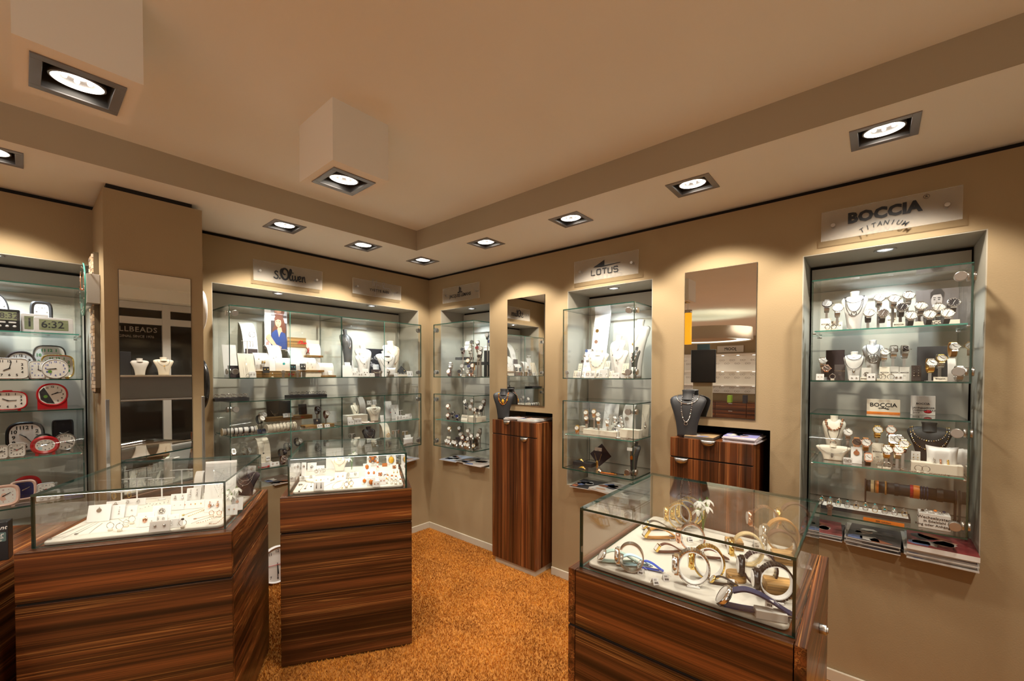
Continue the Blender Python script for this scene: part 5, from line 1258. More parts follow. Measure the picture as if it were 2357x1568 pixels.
load(r"""
clock|-2.835 .1 1.7582|0|e=2;rim=black;num=ink;hands=(10,10,);nsz=.15;w=.096;h=.207|round black alarm clock with white dial cut off by the left edge, top shelf||0
clock|-2.671 .08 1.7582|0|e=5;rim=black;num=ink;rw=.016;nsz=.13;hands=(6.5,32,);second=None;w=.089;h=.182|square black alarm clock with white oval dial on the top shelf||0
digital|-2.699 -.02 1.7582|0|m=gryp;screen=18;w=.101;h=.102|silver digital clock half hidden behind the one showing 6:32||0
digital|-2.63 -.075 1.7582|0|m=gryp;screen=6:32;w=.147;h=.083|silver digital clock showing 6:32 at the front of the top shelf||0
digital|-2.795 -.075 1.7582|0|m=blkp;screen=18:32;buttons=3;w=.089;h=.111|black digital clock showing 18:32 with silver buttons||0
clock|-2.641 .11 1.5172|0|e=4;rim=black;num=green;hc=ink;hands=(10,10,);nsz=.16;w=.134;h=.185|black rimmed alarm clock with green numerals behind the gold one||0
clock|-2.752 .09 1.5172|0|e=2.2;rim=dbrown;num=ink;hands=(10,9,);nsz=.14;rw=.012;w=.121;h=.149|oval alarm clock with dark brown copper-edged rim behind the white ones||0
clock|-2.614 .02 1.5172|0|e=4.2;rim=gold;num=green;hands=(2,10,);nsz=.15;w=.132;h=.13|gold rimmed rectangular alarm clock with green numerals||0
clock|-2.689 -.03 1.5172|0|e=7;rim=white;num=blue;hands=(4,0,);nsz=.13;rw=.004;w=.071;h=.093|white square alarm clock with blue numerals, between the white oval and white rectangular ones||0
clock|-2.791 -.085 1.5172|0|e=7;rim=white;num=ink;hands=(8,2,);nsz=.15;rw=.005;w=.132;h=.105|large white rectangular alarm clock with black numerals cut off by the left edge||0
clock|-2.628 -.085 1.5172|0|e=2;rim=white;num=blue;hands=(8.8,44,);nsz=.12;rw=.006;sticker=('green',-.45,-.35,);w=.104;h=.104|white oval alarm clock with blue numerals and green sticker||0
clock|-2.799 -.06 1.3582|0|e=3.4;rim=red;num=ink;hands=(10,15,);nsz=.16;rw=.006;button=1;w=.14;h=.097|red oblong alarm clock with cream dial and top button, cut off by the left edge||0
clock|-2.639 -.04 1.3582|0|e=2.2;rim=red;num=ink;hands=(2,12,);nsz=.11;base=.012;rw=.009;art=('black',((-.95,.3,),(-.6,.75,),(.15,-.95,),(-.4,-.88,),(-.85,-.5,),),);sticker=('green',-.5,-.2,);w=.122;h=.122|red round alarm clock on a base with black wedge on its dial||0
clock|-2.74 .06 1.1202|0|e=3;rim=blkm;num=ink;hands=(10.3,24,);nsz=.19;rw=.014;w=.146;h=.165|dark grey oblong alarm clock with white dial on the third shelf||0
clock|-2.595 .1 1.1202|0|e=9;rim=black;num=ink;dial=dial_b;hands=(10,10,);nums=quarters;hc=silver;w=.089;h=.162|small black square clock with glossy dark face on the third shelf||0
clock|-2.592 0 1.1202|0|e=2.1;rim=steel;num=ink;hands=(4,20,);nsz=.15;rw=.006;second=('red',5.2,);w=.091;h=.095|silver rimmed round alarm clock with red centre behind the red oval one||0
clock|-2.671 -.085 1.1202|0|e=2.2;rim=red;num=ink;hands=(10,9,);nsz=.13;rw=.018;sticker=('sky',-.5,-.5,);w=.109;h=.095|bright red oval alarm clock with blue sticker||0
clock|-2.673 .02 1.1202|0|e=2.2;rim=blkm;num=ink;rw=.01;w=.083;h=.099|dark grey oval alarm clock hidden behind the red oval one||0
clock|-2.771 -.08 1.1202|0|e=6;rim=white;num=ink;hands=(10,10,);nsz=.15;rw=.005;second=('red',4.6,);w=.062;h=.07|small white square alarm clock with red centre beside the red oval one||0
clock|-2.829 -.09 1.1202|0|e=6;rim=white;num=ink;hands=(2,15,);nsz=.15;rw=.005;w=.058;h=.067|small white square alarm clock cut off by the left edge||0
clock|-2.737 .07 .8772|0|e=2.3;rim=red;num=ink;dial=dial_r;rw=.015;w=.109;h=.115|dark red oval alarm clock behind the pink ones||0
clock|-2.753 .01 .8772|0|e=4;rim=pearlpink;num=ink;dial=dial_n;hands=(2,10,);nums=quarters;rw=.011;hc=silver;w=.1;h=.104|pink rimmed alarm clock with dark horse picture dial||0
clock|-2.82 -.085 .8772|0|e=3.5;rim=pearlpink;num=red;hands=(2,10,);nsz=.08;rw=.014;nums=quarters;art=('pearlpink',((-.3,-.3,),(-.1,.3,),(.15,.35,),(.3,.1,),(.1,-.1,),(.25,-.5,),(-.1,-.6,),),);w=.115;h=.108|pink alarm clock with pink pony picture on white dial, at the left edge||0
clock|-2.669 -.01 .8772|0|e=6;rim=white;num=ink;hands=(10,10,);nsz=.12;rw=.005;sticker=('red',0,0,);w=.07;h=.078|white square alarm clock with round red centre||0
digital|-2.663 -.08 .8772|0|m=whp;screen=12:00;buttons=3;w=.089;h=.051|white timer with three grey buttons on the bottom shelf||0
block_box|-2.563 -.05 .8772|0|m=white;d=.03;text=1;tm=blue;name=clock_box;w=.082;h=.034|blue and white packaging box on the bottom shelf of the clock case|box|0
board|-1.762 .02 1.5163|0|w=.089;h=.237;m=white;tilt=14|white board of necklaces at the left end of the wide niche||1
strip_stand|-1.691 -.085 1.5163|0|w=.102;h=.166;m=cream;style=slant|cream slanted stand with a double ring pendant||1
pendant_chain|-1.698 -.1 1.5163|0|w=.004;h=.138;pend=rings;ps=.013;slope=.3|silver chain with double ring pendant on the cream slanted stand
strip_stand|-1.582 .17 1.5163|0|w=.099;h=.432;m=white|tall curved white stand with large filigree disc at the back left||1
pendant_chain|-1.589 .14 1.8117|0|w=.03;h=.09;pend=lattice;ps=.022|silver necklace with large filigree disc on the tall back stand
tstand|-1.667 0 1.5163|0|h=.26;w=.077;m=white|white T-shaped earring stand with drop earrings at the left of the wide niche
hoop|-1.7 -.004 1.7700|0|r=.011;m=silver;kind=hoop|silver earring hanging from the T-shaped stand, first from the left||2
hoop|-1.682 -.004 1.7710|0|r=.011;m=silver;kind=hoop|silver earring hanging from the T-shaped stand, second from the left||2
hoop|-1.648 -.004 1.7729|0|r=.011;m=silver;kind=drop|silver earring hanging from the T-shaped stand, third from the left||2
hoop|-1.631 -.004 1.7738|0|r=.011;m=silver;kind=drop|silver earring hanging from the T-shaped stand, fourth from the left||2
strip_stand|-1.577 -.03 1.5465|0|w=.099;h=.146;m=white|curved white stand with gold earrings||1
card|-1.577 -.05 1.6118|0|w=.032;h=.028;item=drops;jm=gold;tilt=4;s=.004|square clear card with gold earrings on the curved white stand||3
card|-1.571 -.085 1.5486|0|w=.045;h=.045;m=black;item=studs;jm=gold;s=.005;tilt=8|black card with gold bow earrings||3
pendant_chain|-1.617 -.065 1.6422|0|w=.012;h=.045;m=gold;pend=ball;ps=.004|thin gold necklace with round pendant on the curved white stand
strip_stand|-1.431 .1 1.5163|0|w=.098;h=.246;m=white|tall curved white stand with V-shaped necklace below the portrait poster||1
pendant_chain|-1.442 .08 1.6640|0|w=.063;h=.075;pend=ball;ps=.003|silver V necklace on the tall curved stand below the poster
strip_stand|-1.42 -.02 1.5631|0|w=.123;h=.097;m=white|curved white stand with turquoise pendant||1
pendant_chain|-1.435 -.045 1.6080|0|w=.02;h=.035;pend=disc;ps=.009;pm=turq|necklace with round turquoise pendant
card|-1.381 -.085 1.5672|0|w=.044;h=.046;m=black;item=studs;jm=turq;s=.004;tilt=6|black card with turquoise earrings||3
card|-1.307 -.085 1.5739|0|w=.044;h=.046;m=black;item=drops;jm=pearl;s=.003;tilt=6|black card with pearl drop earrings||3
strip_stand|-1.278 .08 1.5163|0|w=.098;h=.21;m=white|curved white stand with leaf brooch and drop earrings||1
strip_stand|-1.216 0 1.5727|0|w=.104;h=.093;m=white|curved white stand with several small charms||1
hoop|-1.247 -.032 1.6343|0|r=.006;m=silver;t_=.001|small silver charm on the curved stand of charms, upper left|charm|4
hoop|-1.218 -.032 1.6219|0|r=.006;m=silver;t_=.001|small silver charm on the curved stand of charms, middle|charm|4
hoop|-1.246 -.032 1.5914|0|r=.006;m=silver;t_=.001|small silver charm on the curved stand of charms, lower left|charm|4
hoop|-1.21 -.032 1.5982|0|r=.006;m=silver;t_=.001|small silver charm on the curved stand of charms, lower right|charm|4
strip_stand|-1.109 .13 1.6947|0|w=.094;h=.093;m=white|curved white stand on the upper oak shelf block||1
block|-1.123 .1 1.6776|0|w=.138;d=.06;h=.016;m=oak;text=so|raised light oak block with red lettering, upper right||5
block|-1.117 .105 1.5163|0|w=.084;d=.05;h=.162;m=white|white riser under the raised oak block
hoop|-1.113 .092 1.6728|0|r=.01;m=silver|silver hoop hanging under the raised oak block, left one||6
hoop|-1.078 .092 1.6738|0|r=.01;m=silver|silver hoop hanging under the raised oak block, right one||6
strip_stand|-1.099 -.05 1.5312|0|w=.116;h=.096;m=white|curved white stand with small studs beside the case divider||1
block|-1.098 -.08 1.5163|0|w=.123;d=.06;h=.015;m=oak;text=so|small oak block with red lettering at the case divider||5
card|-1.078 -.07 1.5335|0|w=.035;h=.034;item=studs;s=.002|small white stud card on the small oak block||3
block|-1.223 -.075 1.5561|0|w=.178;d=.08;h=.016;m=oak;text=so|long oak shelf block with red lettering over a white box||5
block|-1.217 -.07 1.5163|0|w=.126;d=.07;h=.04;m=cream|cream box under the long oak block
block|-1.474 -.06 1.5163|0|w=.324;d=.12;h=.048;m=oak;text=so|large light oak block with red lettering in front||5
ring|-1.53 -.085 1.5163|0|m=gold;sm=crystal;s=.005|gold ring with clear stone before the large oak block, lower one||7
board|-1.756 -.04 1.5163|0|w=.077;h=.089;m=velvet;tilt=20|dark velvet board with silver bracelet at the left end
card|-1.663 -.095 1.5163|0|w=.045;h=.044;item=hoops;s=.003;tilt=14|small white card with hoop earrings by the cream slanted stand||3
board|-1.587 .14 1.5163|0|w=.086;h=.213;m=dbrown;tilt=4|dark brown board at the back left of the wide niche
poster|-1.388 .21 1.7337|0|w=.17;h=.285;kind=woman|portrait poster of a woman with curly brown hair and blue blouse||8
poster|-.507 .2 1.5163|0|w=.224;h=.26;kind=dark|black poster with handwritten signature and ring picture||8
poster|-1.116 .235 1.5163|0|w=.185;h=.31;kind=logo|white back board with dark red handwritten logo||8
block|-1.231 .19 1.7582|0|w=.15;d=.012;h=.079;m=oak;text=so|upright oak plaque with red handwritten lettering on the white back board|plaque
board|-1.229 .195 1.5163|0|w=.148;h=.242;m=ltgrey;tilt=0|pale grey board under the oak plaque
bust|-.836 .08 1.5163|0|h=.41;wr=.26;m=black;lean=1|tall black bust with rose gold drop necklace beside the case divider||9
necklace|-.836 .08 1.5163|0|h=.41;wr=.26;lean=1;drop=.62;m=silver;pend=drop;ps=.006;pm=rose;wide=.35|silver necklace with rose gold drop on the tall black bust||10
bust|-.664 .1 1.5163|0|h=.28;wr=.58;m=white;lean=1|large white bust behind the small white one||9
bust|-.743 0 1.5163|0|h=.208;wr=.6;m=white;lean=1|small white bust with black stone pendant, before the large white bust||9
necklace|-.743 0 1.5163|0|h=.208;wr=.6;lean=1;drop=.55;m=silver;pend=ball;ps=.005;pm=black_stone|silver necklace with black stone pendant on the small white bust||10
bust|-.358 .1 1.5163|0|h=.334;wr=.56;m=cream;lean=1|cream bust with gold necklace and ring pendant at the right||9
necklace|-.358 .1 1.5163|0|h=.334;wr=.56;lean=1;drop=.58;m=gold;pend=ring;ps=.008;r=.001|gold necklace with open ring pendant on the cream bust||10
necklace|-.358 .1 1.5163|0|h=.334;wr=.56;lean=1;drop=.38;m=rose;pend=drop;ps=.006;wide=.75|long rose gold necklace with drop on the cream bust||10
bust|-.481 .02 1.5163|0|h=.233;wr=.9;m=white;lean=1|low wide white bust with three dark charms||9
necklace|-.481 .02 1.5163|0|h=.233;wr=.9;lean=1;drop=.6;m=silver;pend=drop;ps=.008;pm=black_stone|silver necklace with dark drop on the low wide white bust||10
necklace|-.481 .02 1.5163|0|h=.233;wr=.9;lean=1;drop=.36;m=silver;pend=cross;ps=.006;pm=black_stone;wide=.75|silver necklace with three dark charms on the low wide white bust||10
board|-.288 .05 1.5163|0|w=.075;m=black;diamond=1;tilt=12|black diamond-shaped board with silver pendant
pendant_chain|-.31 0 1.5648|0|w=.047;h=.03;pend=ball;ps=.005;pm=gold|silver necklace with gold ball before the black diamond board
card|-.814 .06 1.5163|0|item=longdrops;w=.05;h=.149;tilt=12|white card with long drop earrings beside the tall black bust||11
card|-.867 .02 1.5163|0|item=longdrops;w=.051;h=.127;tilt=12|white card with silver and black drops, leaning left of the card with long drops||11
card|-.906 -.03 1.5163|0|item=none;w=.09;h=.1;tilt=12|large blank white card beside the case divider||11
card|-.803 0 1.5163|0|item=brooch;pm=silver;w=.046;h=.08;tilt=12|white card with silver cluster earrings||11
card|-.747 -.055 1.5163|0|item=studs;jm=black_stone;s=.004;w=.059;h=.07;tilt=12|cream card with two dark studs under the small white bust||11
card|-.536 .1 1.5163|0|item=studs;s=.003;w=.062;h=.114;tilt=12|white card with two silver studs behind, before the black poster||11
card|-.869 -.08 1.5163|0|item=hoops;s=.003;w=.045;h=.05;tilt=12|white card with small hoops in the front row, leftmost||11
card|-.822 -.09 1.5163|0|item=hoops;s=.003;pm=silver;w=.046;h=.037;tilt=12|white card with hoops in the front row, second from the left||11
card|-.775 -.09 1.5163|0|item=pendant;s=.002;w=.037;h=.033;tilt=12|white card with tiny pendant in the front row||11
card|-.711 -.09 1.5163|0|item=studs;jm=black_stone;s=.003;w=.054;h=.032;tilt=12|white card with silver and black studs in the front row||11
card|-.461 -.09 1.5163|0|item=studs;jm=black_stone;s=.003;w=.04;h=.03;tilt=12|white card with dark studs in front of the white pillow||11
card|-.28 -.06 1.5163|0|item=longdrops;jm=black_stone;w=.063;h=.052;tilt=12|white card with dark cross drop at the right end||11
card|-.563 -.05 1.5163|0|item=none;w=.051;h=.041;tilt=12|small plain cream card between the two door locks||11
pillow|-.481 -.04 1.5163|0|w=.101;h=.083;d=.035|white cushion with dark flower pendant in the wide niche
brand_card|-.625 -.03 1.5163|0|w=.099;h=.066;m=dbrown;text=Yvette;tm=silver;sub=0|dark brown card with pale handwriting
block|-.366 -.055 1.5163|0|w=.118;d=.03;h=.02;m=cream|low cream ring block at the right end
ring|-.4 -.04 1.5285|0|m=silver;sm=crystal;s=.004;holder=0|silver ring on the low cream ring block, left of three||12
ring|-.369 -.04 1.5285|0|m=silver;sm=black_stone;s=.004;holder=0|silver ring on the low cream ring block, middle of three||12
ring|-.338 -.04 1.5285|0|m=silver;sm=crystal;s=.004;holder=0|silver ring on the low cream ring block, right of three||12
ring_tray|-1.778 -.05 1.3573|0|w=.211;d=.12;h=.02|open black ring tray at the left on the lower case|tray
ring_tray|-1.223 0 1.3573|0|w=.297;d=.1;h=.02|black ring tray further right on the lower case|tray
roll|-1.729 -.02 1.1190|0|L=.209;r=.022;z=.028;m=white;end=cream|white horizontal roll carrying black bracelets||13
cuff|-1.767 -.02 1.1190|0|r=.024;z=.028;w=.007;m=dleather|black bracelet on the white roll, second from the left||14
cuff|-1.741 -.02 1.1190|0|r=.024;z=.028;w=.005;m=dleather|black bracelet on the white roll, third from the left, narrow||14
cuff|-1.709 -.02 1.1190|0|r=.024;z=.028;w=.01;m=dleather|black bracelet on the white roll, fourth from the left||14
cuff|-1.668 -.02 1.1190|0|r=.024;z=.028;w=.014;m=dleather|black bracelet on the white roll, widest of all||14
cuff|-1.639 -.02 1.1190|0|r=.024;z=.028;w=.004;m=dleather|black bracelet on the white roll, rightmost and thinnest||14
cuff|-1.811 -.02 1.1190|0|r=.024;z=.028;w=.008;m=dleather|black bracelet on the white roll, leftmost, behind the glass edge||14
roll|-1.466 -.06 1.1190|.12|L=.205;r=.028;z=.03;m=cream;end=cream|cream half-round roll carrying silver chain bracelets||13
cuff|-1.537 -.067 1.1190|.12|r=.031;z=.031;w=.006;m=silver;chain=.003|silver chain bracelet on the cream roll, first from the left||15
cuff|-1.512 -.065 1.1190|.12|r=.031;z=.031;w=.006;m=silver;chain=.003|silver chain bracelet on the cream roll, second from the left||15
cuff|-1.486 -.062 1.1190|.12|r=.031;z=.031;w=.006;m=silver;chain=.003|silver chain bracelet on the cream roll, third from the left||15
cuff|-1.46 -.059 1.1190|.12|r=.031;z=.031;w=.006;m=silver;chain=.003|silver chain bracelet on the cream roll, fourth from the left||15
cuff|-1.435 -.057 1.1190|.12|r=.031;z=.031;w=.006;m=silver;chain=.003|silver chain bracelet on the cream roll, fifth from the left||15
cuff|-1.409 -.054 1.1190|.12|r=.031;z=.031;w=.006;m=silver;chain=.003|silver chain bracelet on the cream roll, sixth from the left||15
cuff|-1.384 -.052 1.1190|.12|r=.031;z=.031;w=.006;m=silver;chain=.003|silver chain bracelet on the cream roll, last from the left||15
watch|-1.598 -.02 1.1193|.3|m=silver;strap=dleather;band=l;dial=dial_w;r=.021;lift=.059|silver cased watch on black strap beside the white bracelet roll||16
watch|-1.565 .03 1.1193|.3|m=silver;strap=silver;dial=dial_s;r=.021;lift=.079|silver watch behind the one with black strap||16
watch|-1.149 .02 1.1193|0|m=blkm;strap=dleather;band=l;dial=dial_b;r=.021;marks=paper;lift=.095|black sports watch before the divider of the lower case||16
watch|-1.087 0 1.1193|0|m=silver;strap=brown;band=l;dial=dial_s;r=.02;lift=.059|silver watch with brown strap before the divider||16
block|-1.333 .09 1.1793|0|w=.357;d=.08;h=.033;m=oak;text=so|raised oak shelf with black boards in the lower case||5
block|-1.324 .1 1.1193|0|w=.172;d=.06;h=.061;m=ltgrey|grey riser under the raised oak shelf
board|-1.389 .15 1.2054|0|w=.185;h=.126;m=black;tilt=8|black board with silver chain and cross in the lower case
pendant_chain|-1.438 .12 1.2069|0|w=.061;h=.055;pend=cross;ps=.015|silver necklace with cross pendant on the black board
board|-1.207 .14 1.1969|0|w=.066;h=.099;m=black;tilt=8|small black board with two silver pendants
card|-1.359 .06 1.2073|0|w=.076;h=.032;item=studs;jm=black_stone;s=.003|long white card with black studs on the raised oak shelf||17
block|-1.143 -.02 1.1193|0|w=.241;d=.09;h=.017;m=oak;text=so|low oak tray with cards before the divider||5
card|-1.176 -.085 1.1193|0|w=.043;h=.03;item=studs;jm=black_stone;s=.004|white card with black square studs, left one of two before the oak tray||17
card|-1.115 -.085 1.1193|0|w=.044;h=.025;item=studs;jm=black_stone;s=.003|white card with black square studs, right one of two before the oak tray||17
card|-1.157 0 1.1409|0|w=.053;h=.044;m=black;item=pendant;s=.003;tilt=16|black card with silver cross on the oak tray||17
card|-1.603 -.085 1.1193|0|w=.057;h=.034;m=navy;item=hoops;jm=blkm;s=.008;tilt=24|navy card with black ring||17
card|-1.558 -.08 1.1193|0|w=.062;h=.035;item=hoops;s=.007;tilt=24|white card with large silver ring beside the navy card||17
bangle|-1.741 -.075 1.1193|0|r=.045;m=blkm;bead=.003;sm=rose|dark beaded bracelet lying under the white roll
bangle|-1.27 -.06 1.1193|0|r=.045;m=silver;bead=.003;sm=silver|silver chain coil lying by the oak tray
board|-.954 .15 1.1193|0|w=.089;h=.101;m=white;tilt=8|white board with fine necklace at the divider of the lower case
strip_stand|-1.573 -.05 .8763|0|w=.079;h=.197;m=cream|tall cream stand with black pendants on the bottom shelf||1
pendant_chain|-1.596 -.075 .9724|0|w=.012;h=.08;pend=ball;ps=.006;m=blkm;pm=black_stone|black cord necklace with black stone on the tall cream stand
card|-1.56 -.075 .9194|0|w=.026;h=.03;item=studs;jm=black_stone;s=.004|small card with black stone set in gold on the tall cream stand||17
block|-1.563 -.06 .8763|0|w=.076;d=.06;h=.029;m=white|white box at the foot of the tall cream stand
watch|-1.774 -.02 .8763|0|m=silver;strap=silver;dial=dial_w;square=1;r=.017;lift=.088|square silver watch at the left end of the bottom shelf||18
watch|-1.681 0 .8763|.5|m=silver;strap=silver;dial=dial_s;square=1;r=.018;lift=.081|silver watch with pale pink square dial on the bottom shelf||18
watch|-1.452 -.04 .8763|.4|m=blkm;strap=dleather;band=l;dial=dial_b;square=1;r=.019;marks=paper;lift=.044|black square watch on the bottom shelf||18
watch|-1.388 .02 .8763|.4|m=blkm;strap=dleather;band=l;dial=dial_b;r=.021;marks=paper;lift=.074|large black watch standing high on the bottom shelf||18
watch|-1.464 -.085 .8763|0|m=silver;strap=brown;band=l;dial=dial_br;r=.022;marks=paper;lift=0|round dark brown watch at the front of the bottom shelf||18
watch|-1.295 .05 .8763|.4|m=silver;strap=dleather;band=l;dial=dial_s;r=.02;lift=.097|silver watch on high holder at the back of the bottom shelf||18
card|-1.519 -.09 .8763|0|w=.065;h=.03;item=hoops;jm=rose;s=.003|white card with pearl ear clips on the bottom shelf||17
bangle|-1.589 -.07 .8763|0|r=.035;m=red;bead=.004|red coral bead chain on the bottom shelf
bust|-.757 .1 1.1193|0|h=.164;wr=.48;m=cream;lean=1|small cream bust with dark cord in the lower right case||9
necklace|-.757 .1 1.1193|0|h=.164;wr=.48;lean=1;drop=.55;m=blkm;pend=drop;ps=.006|dark cord necklace on the small cream bust||10
bust|-.63 0 1.1193|0|h=.143;wr=1.02;m=cream;lean=1|leaning cream bust with silver necklaces in the lower right case||9
necklace|-.63 0 1.1193|0|h=.143;wr=1.02;lean=1;drop=.42;m=silver;pend=ball;ps=.005|silver Y necklace on the leaning cream bust||10
necklace|-.63 0 1.1193|0|h=.143;wr=1.02;lean=1;drop=.66;m=silver;pend=drop;ps=.003;wide=.45|short silver necklace on the leaning cream bust||10
strip_stand|-.647 .16 1.1193|0|w=.061;h=.215;m=white|tall white stand with two fine chains at the back||1
board|-.408 .1 1.1193|0|w=.082;h=.163;m=white;tilt=8|white board with garnet pendant near the right end
pendant_chain|-.415 .075 1.1737|0|w=.032;h=.08;pend=ball;ps=.005;pm=red|fine necklace with garnet pendant on the white board
board|-.36 .06 1.1193|0|w=.086;h=.131;m=white;tilt=10|white board with black cord pendant near the right end
pendant_chain|-.389 .035 1.1703|0|w=.047;h=.05;pend=drop;ps=.006;m=blkm|black cord with oval pendant on the white board
block|-.795 0 1.1193|0|w=.19;d=.09;h=.068;m=cream|cream velvet block behind the pearl bracelets
card|-.885 -.03 1.1193|0|item=longdrops;w=.043;h=.06;tilt=12|white card with long dark drops||19
card|-.91 -.085 1.1193|0|item=studs;jm=black_stone;s=.003;w=.057;h=.04;tilt=12|white card with dark and blue studs||19
card|-.834 -.07 1.1193|0|item=studs;jm=silver;s=.005;w=.069;h=.048;tilt=12|white card with two silver spheres||19
card|-.58 -.05 1.1193|0|item=longdrops;w=.035;h=.054;tilt=12|white card with slender drops before the leaning bust||19
card|-.421 -.08 1.1193|0|item=hoops;s=.006;w=.074;h=.045;tilt=12|white card with single silver hoop||19
card|-.337 -.06 1.1193|0|item=studs;jm=steel;s=.005;w=.076;h=.037;tilt=12|cream card with brown striped ear clips||19
card|-.252 0 1.1193|0|item=longdrops;w=.075;h=.041;tilt=12|white card with silver charm near the right glass||19
card|-.58 .16 1.2574|0|item=drops;w=.049;h=.037;tilt=12|small card with silver charm high at the back||19
card|-.523 .16 1.2544|0|item=studs;w=.041;h=.046;tilt=12|small card with studs high at the back||19
tstand|-.349 0 1.1193|0|h=.082;w=.048|small white T-stand with dark drops
bangle|-.758 -.05 1.1193|0|r=.024;m=pearl;bead=.004;sm=pearlpink|pearl bracelet in the heap before the cream block, left||20
bangle|-.749 -.07 1.1193|0|r=.027;m=pearl;bead=.004;sm=pearlpink|pearl bracelet in the heap before the cream block, centre||20
bangle|-.72 -.08 1.1193|0|r=.03;m=pearl;bead=.004;sm=pearlpink|pearl bracelet in the heap before the cream block, right||20
bangle|-.729 -.01 1.1193|0|r=.033;m=pearl;bead=.004;sm=pearlpink|pearl bracelet in the heap before the cream block, rear||20
bust|-.665 .02 .8763|0|h=.194;wr=.66;m=black;lean=1|small black bust with silver pendant on the bottom shelf||9
necklace|-.665 .02 .8763|0|h=.194;wr=.66;lean=1;drop=.56;m=silver;pend=drop;ps=.006|silver necklace with drop on the small black bust||10
strip_stand|-.499 0 .8763|0|w=.074;h=.213;m=cream|tall cream strip stand with two gold filigree discs||1
pendant_chain|-.515 -.035 .9687|0|w=.01;h=.07;pend=lattice;ps=.018;m=gold;pm=gold|gold filigree disc pendant on the tall cream strip
tstand|-.872 -.03 .8763|0|h=.161;w=.052|white T-stand on the bottom shelf left, with black hoops
hoop|-.892 -.034 1.0333|0|r=.014;m=blkm;t_=.002|earring hanging left on the bottom shelf T-stand left, with black hoops||21
hoop|-.851 -.034 1.0333|0|r=.014;m=blkm;t_=.002|earring hanging right on the bottom shelf T-stand left, with black hoops||21
tstand|-.427 -.03 .8763|0|h=.146;w=.079|white T-stand on the bottom shelf with bronze earrings
hoop|-.459 -.034 1.0176|0|r=.014;m=rose;t_=.002|earring hanging left on the bottom shelf T-stand with bronze earrings||21
hoop|-.396 -.034 1.0176|0|r=.014;m=rose;t_=.002|earring hanging right on the bottom shelf T-stand with bronze earrings||21
tstand|-.323 -.03 .8763|0|h=.127;w=.059|white T-stand on the bottom shelf at the right end, with amber hoops
hoop|-.347 -.034 .9990|0|r=.014;m=gold;t_=.002|earring hanging left on the bottom shelf T-stand at the right end, with amber hoops||21
hoop|-.3 -.034 .9990|0|r=.014;m=gold;t_=.002|earring hanging right on the bottom shelf T-stand at the right end, with amber hoops||21
pillow|-.299 -.05 .8763|0|w=.118;h=.068;d=.03|stack of small white cushions with thin bracelets at the right end
card|-.802 -.03 .8763|0|item=longdrops;m=cream;w=.055;h=.125;tilt=16|cream card with silver drops on the bottom shelf||19
card|-.252 0 .8763|0|item=studs;jm=rose;s=.005;w=.075;h=.083;tilt=16|white card with brown beads behind the cushions||19
card|-.745 -.09 .8763|0|item=studs;s=.004;w=.069;h=.064;tilt=16|white pad with silver cluster on the bottom shelf||19
card|-.888 -.1 .8763|0|item=studs;w=.053;h=.054;tilt=16|white card seen through the middle counter glass||19
watch|-.679 -.06 .8763|0|m=gold;strap=gold;dial=dial_w;r=.017;lift=.021|gold watch on the bottom shelf behind the middle counter||22
watch|-.63 -.06 .8763|0|m=silver;strap=steel;dial=dial_b;r=.017;lift=.015|grey watch on the bottom shelf behind the middle counter||22
watch|-.533 -.06 .8763|0|m=silver;strap=silver;dial=dial_n;r=.017;lift=0|blue dialled watch on the bottom shelf behind the middle counter||22
watch|0 -.48 1.5163|-1.071|m=silver;strap=brown;band=l;dial=dial_b;r=.019;hands=(1.9,-.6,);lift=.203|watch with dark dial and brown strap, leftmost of the middle group||23
watch|-.02 -.594 1.5163|-1.071|m=silver;strap=silver;band=metal;dial=dial_s;r=.019;hands=(1.9,-.6,);lift=.199|silver watch second from the left in the middle group||23
watch|.04 -.56 1.5163|-1.071|m=silver;strap=silver;band=metal;dial=dial_b;r=.019;hands=(1.9,-.6,);lift=.268|silver watch at the top of the pyramid, left||23
watch|.06 -.612 1.5163|-1.071|m=silver;strap=dleather;band=l;dial=dial_s;r=.019;hands=(1.9,-.6,);lift=.264|silver watch with black strap at the top of the pyramid, right||23
watch|.02 -.648 1.5163|-1.071|m=silver;strap=steel;band=metal;dial=dial_r;r=.019;hands=(1.9,-.6,);lift=.213|watch with orange and red dial in the middle of the pyramid||23
watch|.04 -.672 1.5163|-1.071|m=silver;strap=silver;band=metal;dial=dial_s;r=.019;hands=(1.9,-.6,);lift=.204|silver watch with tall link strap in the middle of the pyramid||23
watch|-.03 -.729 1.5163|-1.071|m=silver;strap=dleather;band=l;dial=dial_s;r=.019;hands=(1.9,-.6,);lift=.161|silver watch with chronograph dial, right of the pyramid||23
watch|-.03 -.72 1.5163|-1.071|m=silver;strap=silver;band=metal;dial=dial_b;r=.019;hands=(1.9,-.6,);lift=.134|silver watch lying low at the right of the pyramid||23
watch|-.06 -.613 1.5163|-1.071|m=gold;strap=dleather;band=l;dial=dial_w;r=.019;hands=(1.9,-.6,);lift=.097|gold rimmed watch below the black shelf||23
watch|-.08 -.406 1.5163|-1.071|m=silver;strap=silver;band=metal;dial=dial_b;r=.019;hands=(1.9,-.6,);lift=.063|silver watch with open loop, front left||23
watch|-.11 -.414 1.5163|-1.071|m=rose;strap=brown;band=l;dial=dial_w;r=.019;hands=(1.9,-.6,);lift=0|rose gold watch with cream dial, front left corner||23
watch|-.1 -.545 1.5163|-1.071|m=silver;strap=silver;band=metal;dial=dial_b;r=.019;hands=(1.9,-.6,);lift=0|watch with black chronograph dial in the front row||23
watch|-.05 -.527 1.5163|-1.071|m=silver;strap=steel;band=metal;dial=dial_s;r=.019;hands=(1.9,-.6,);lift=.05|narrow silver watch behind the black chronograph||23
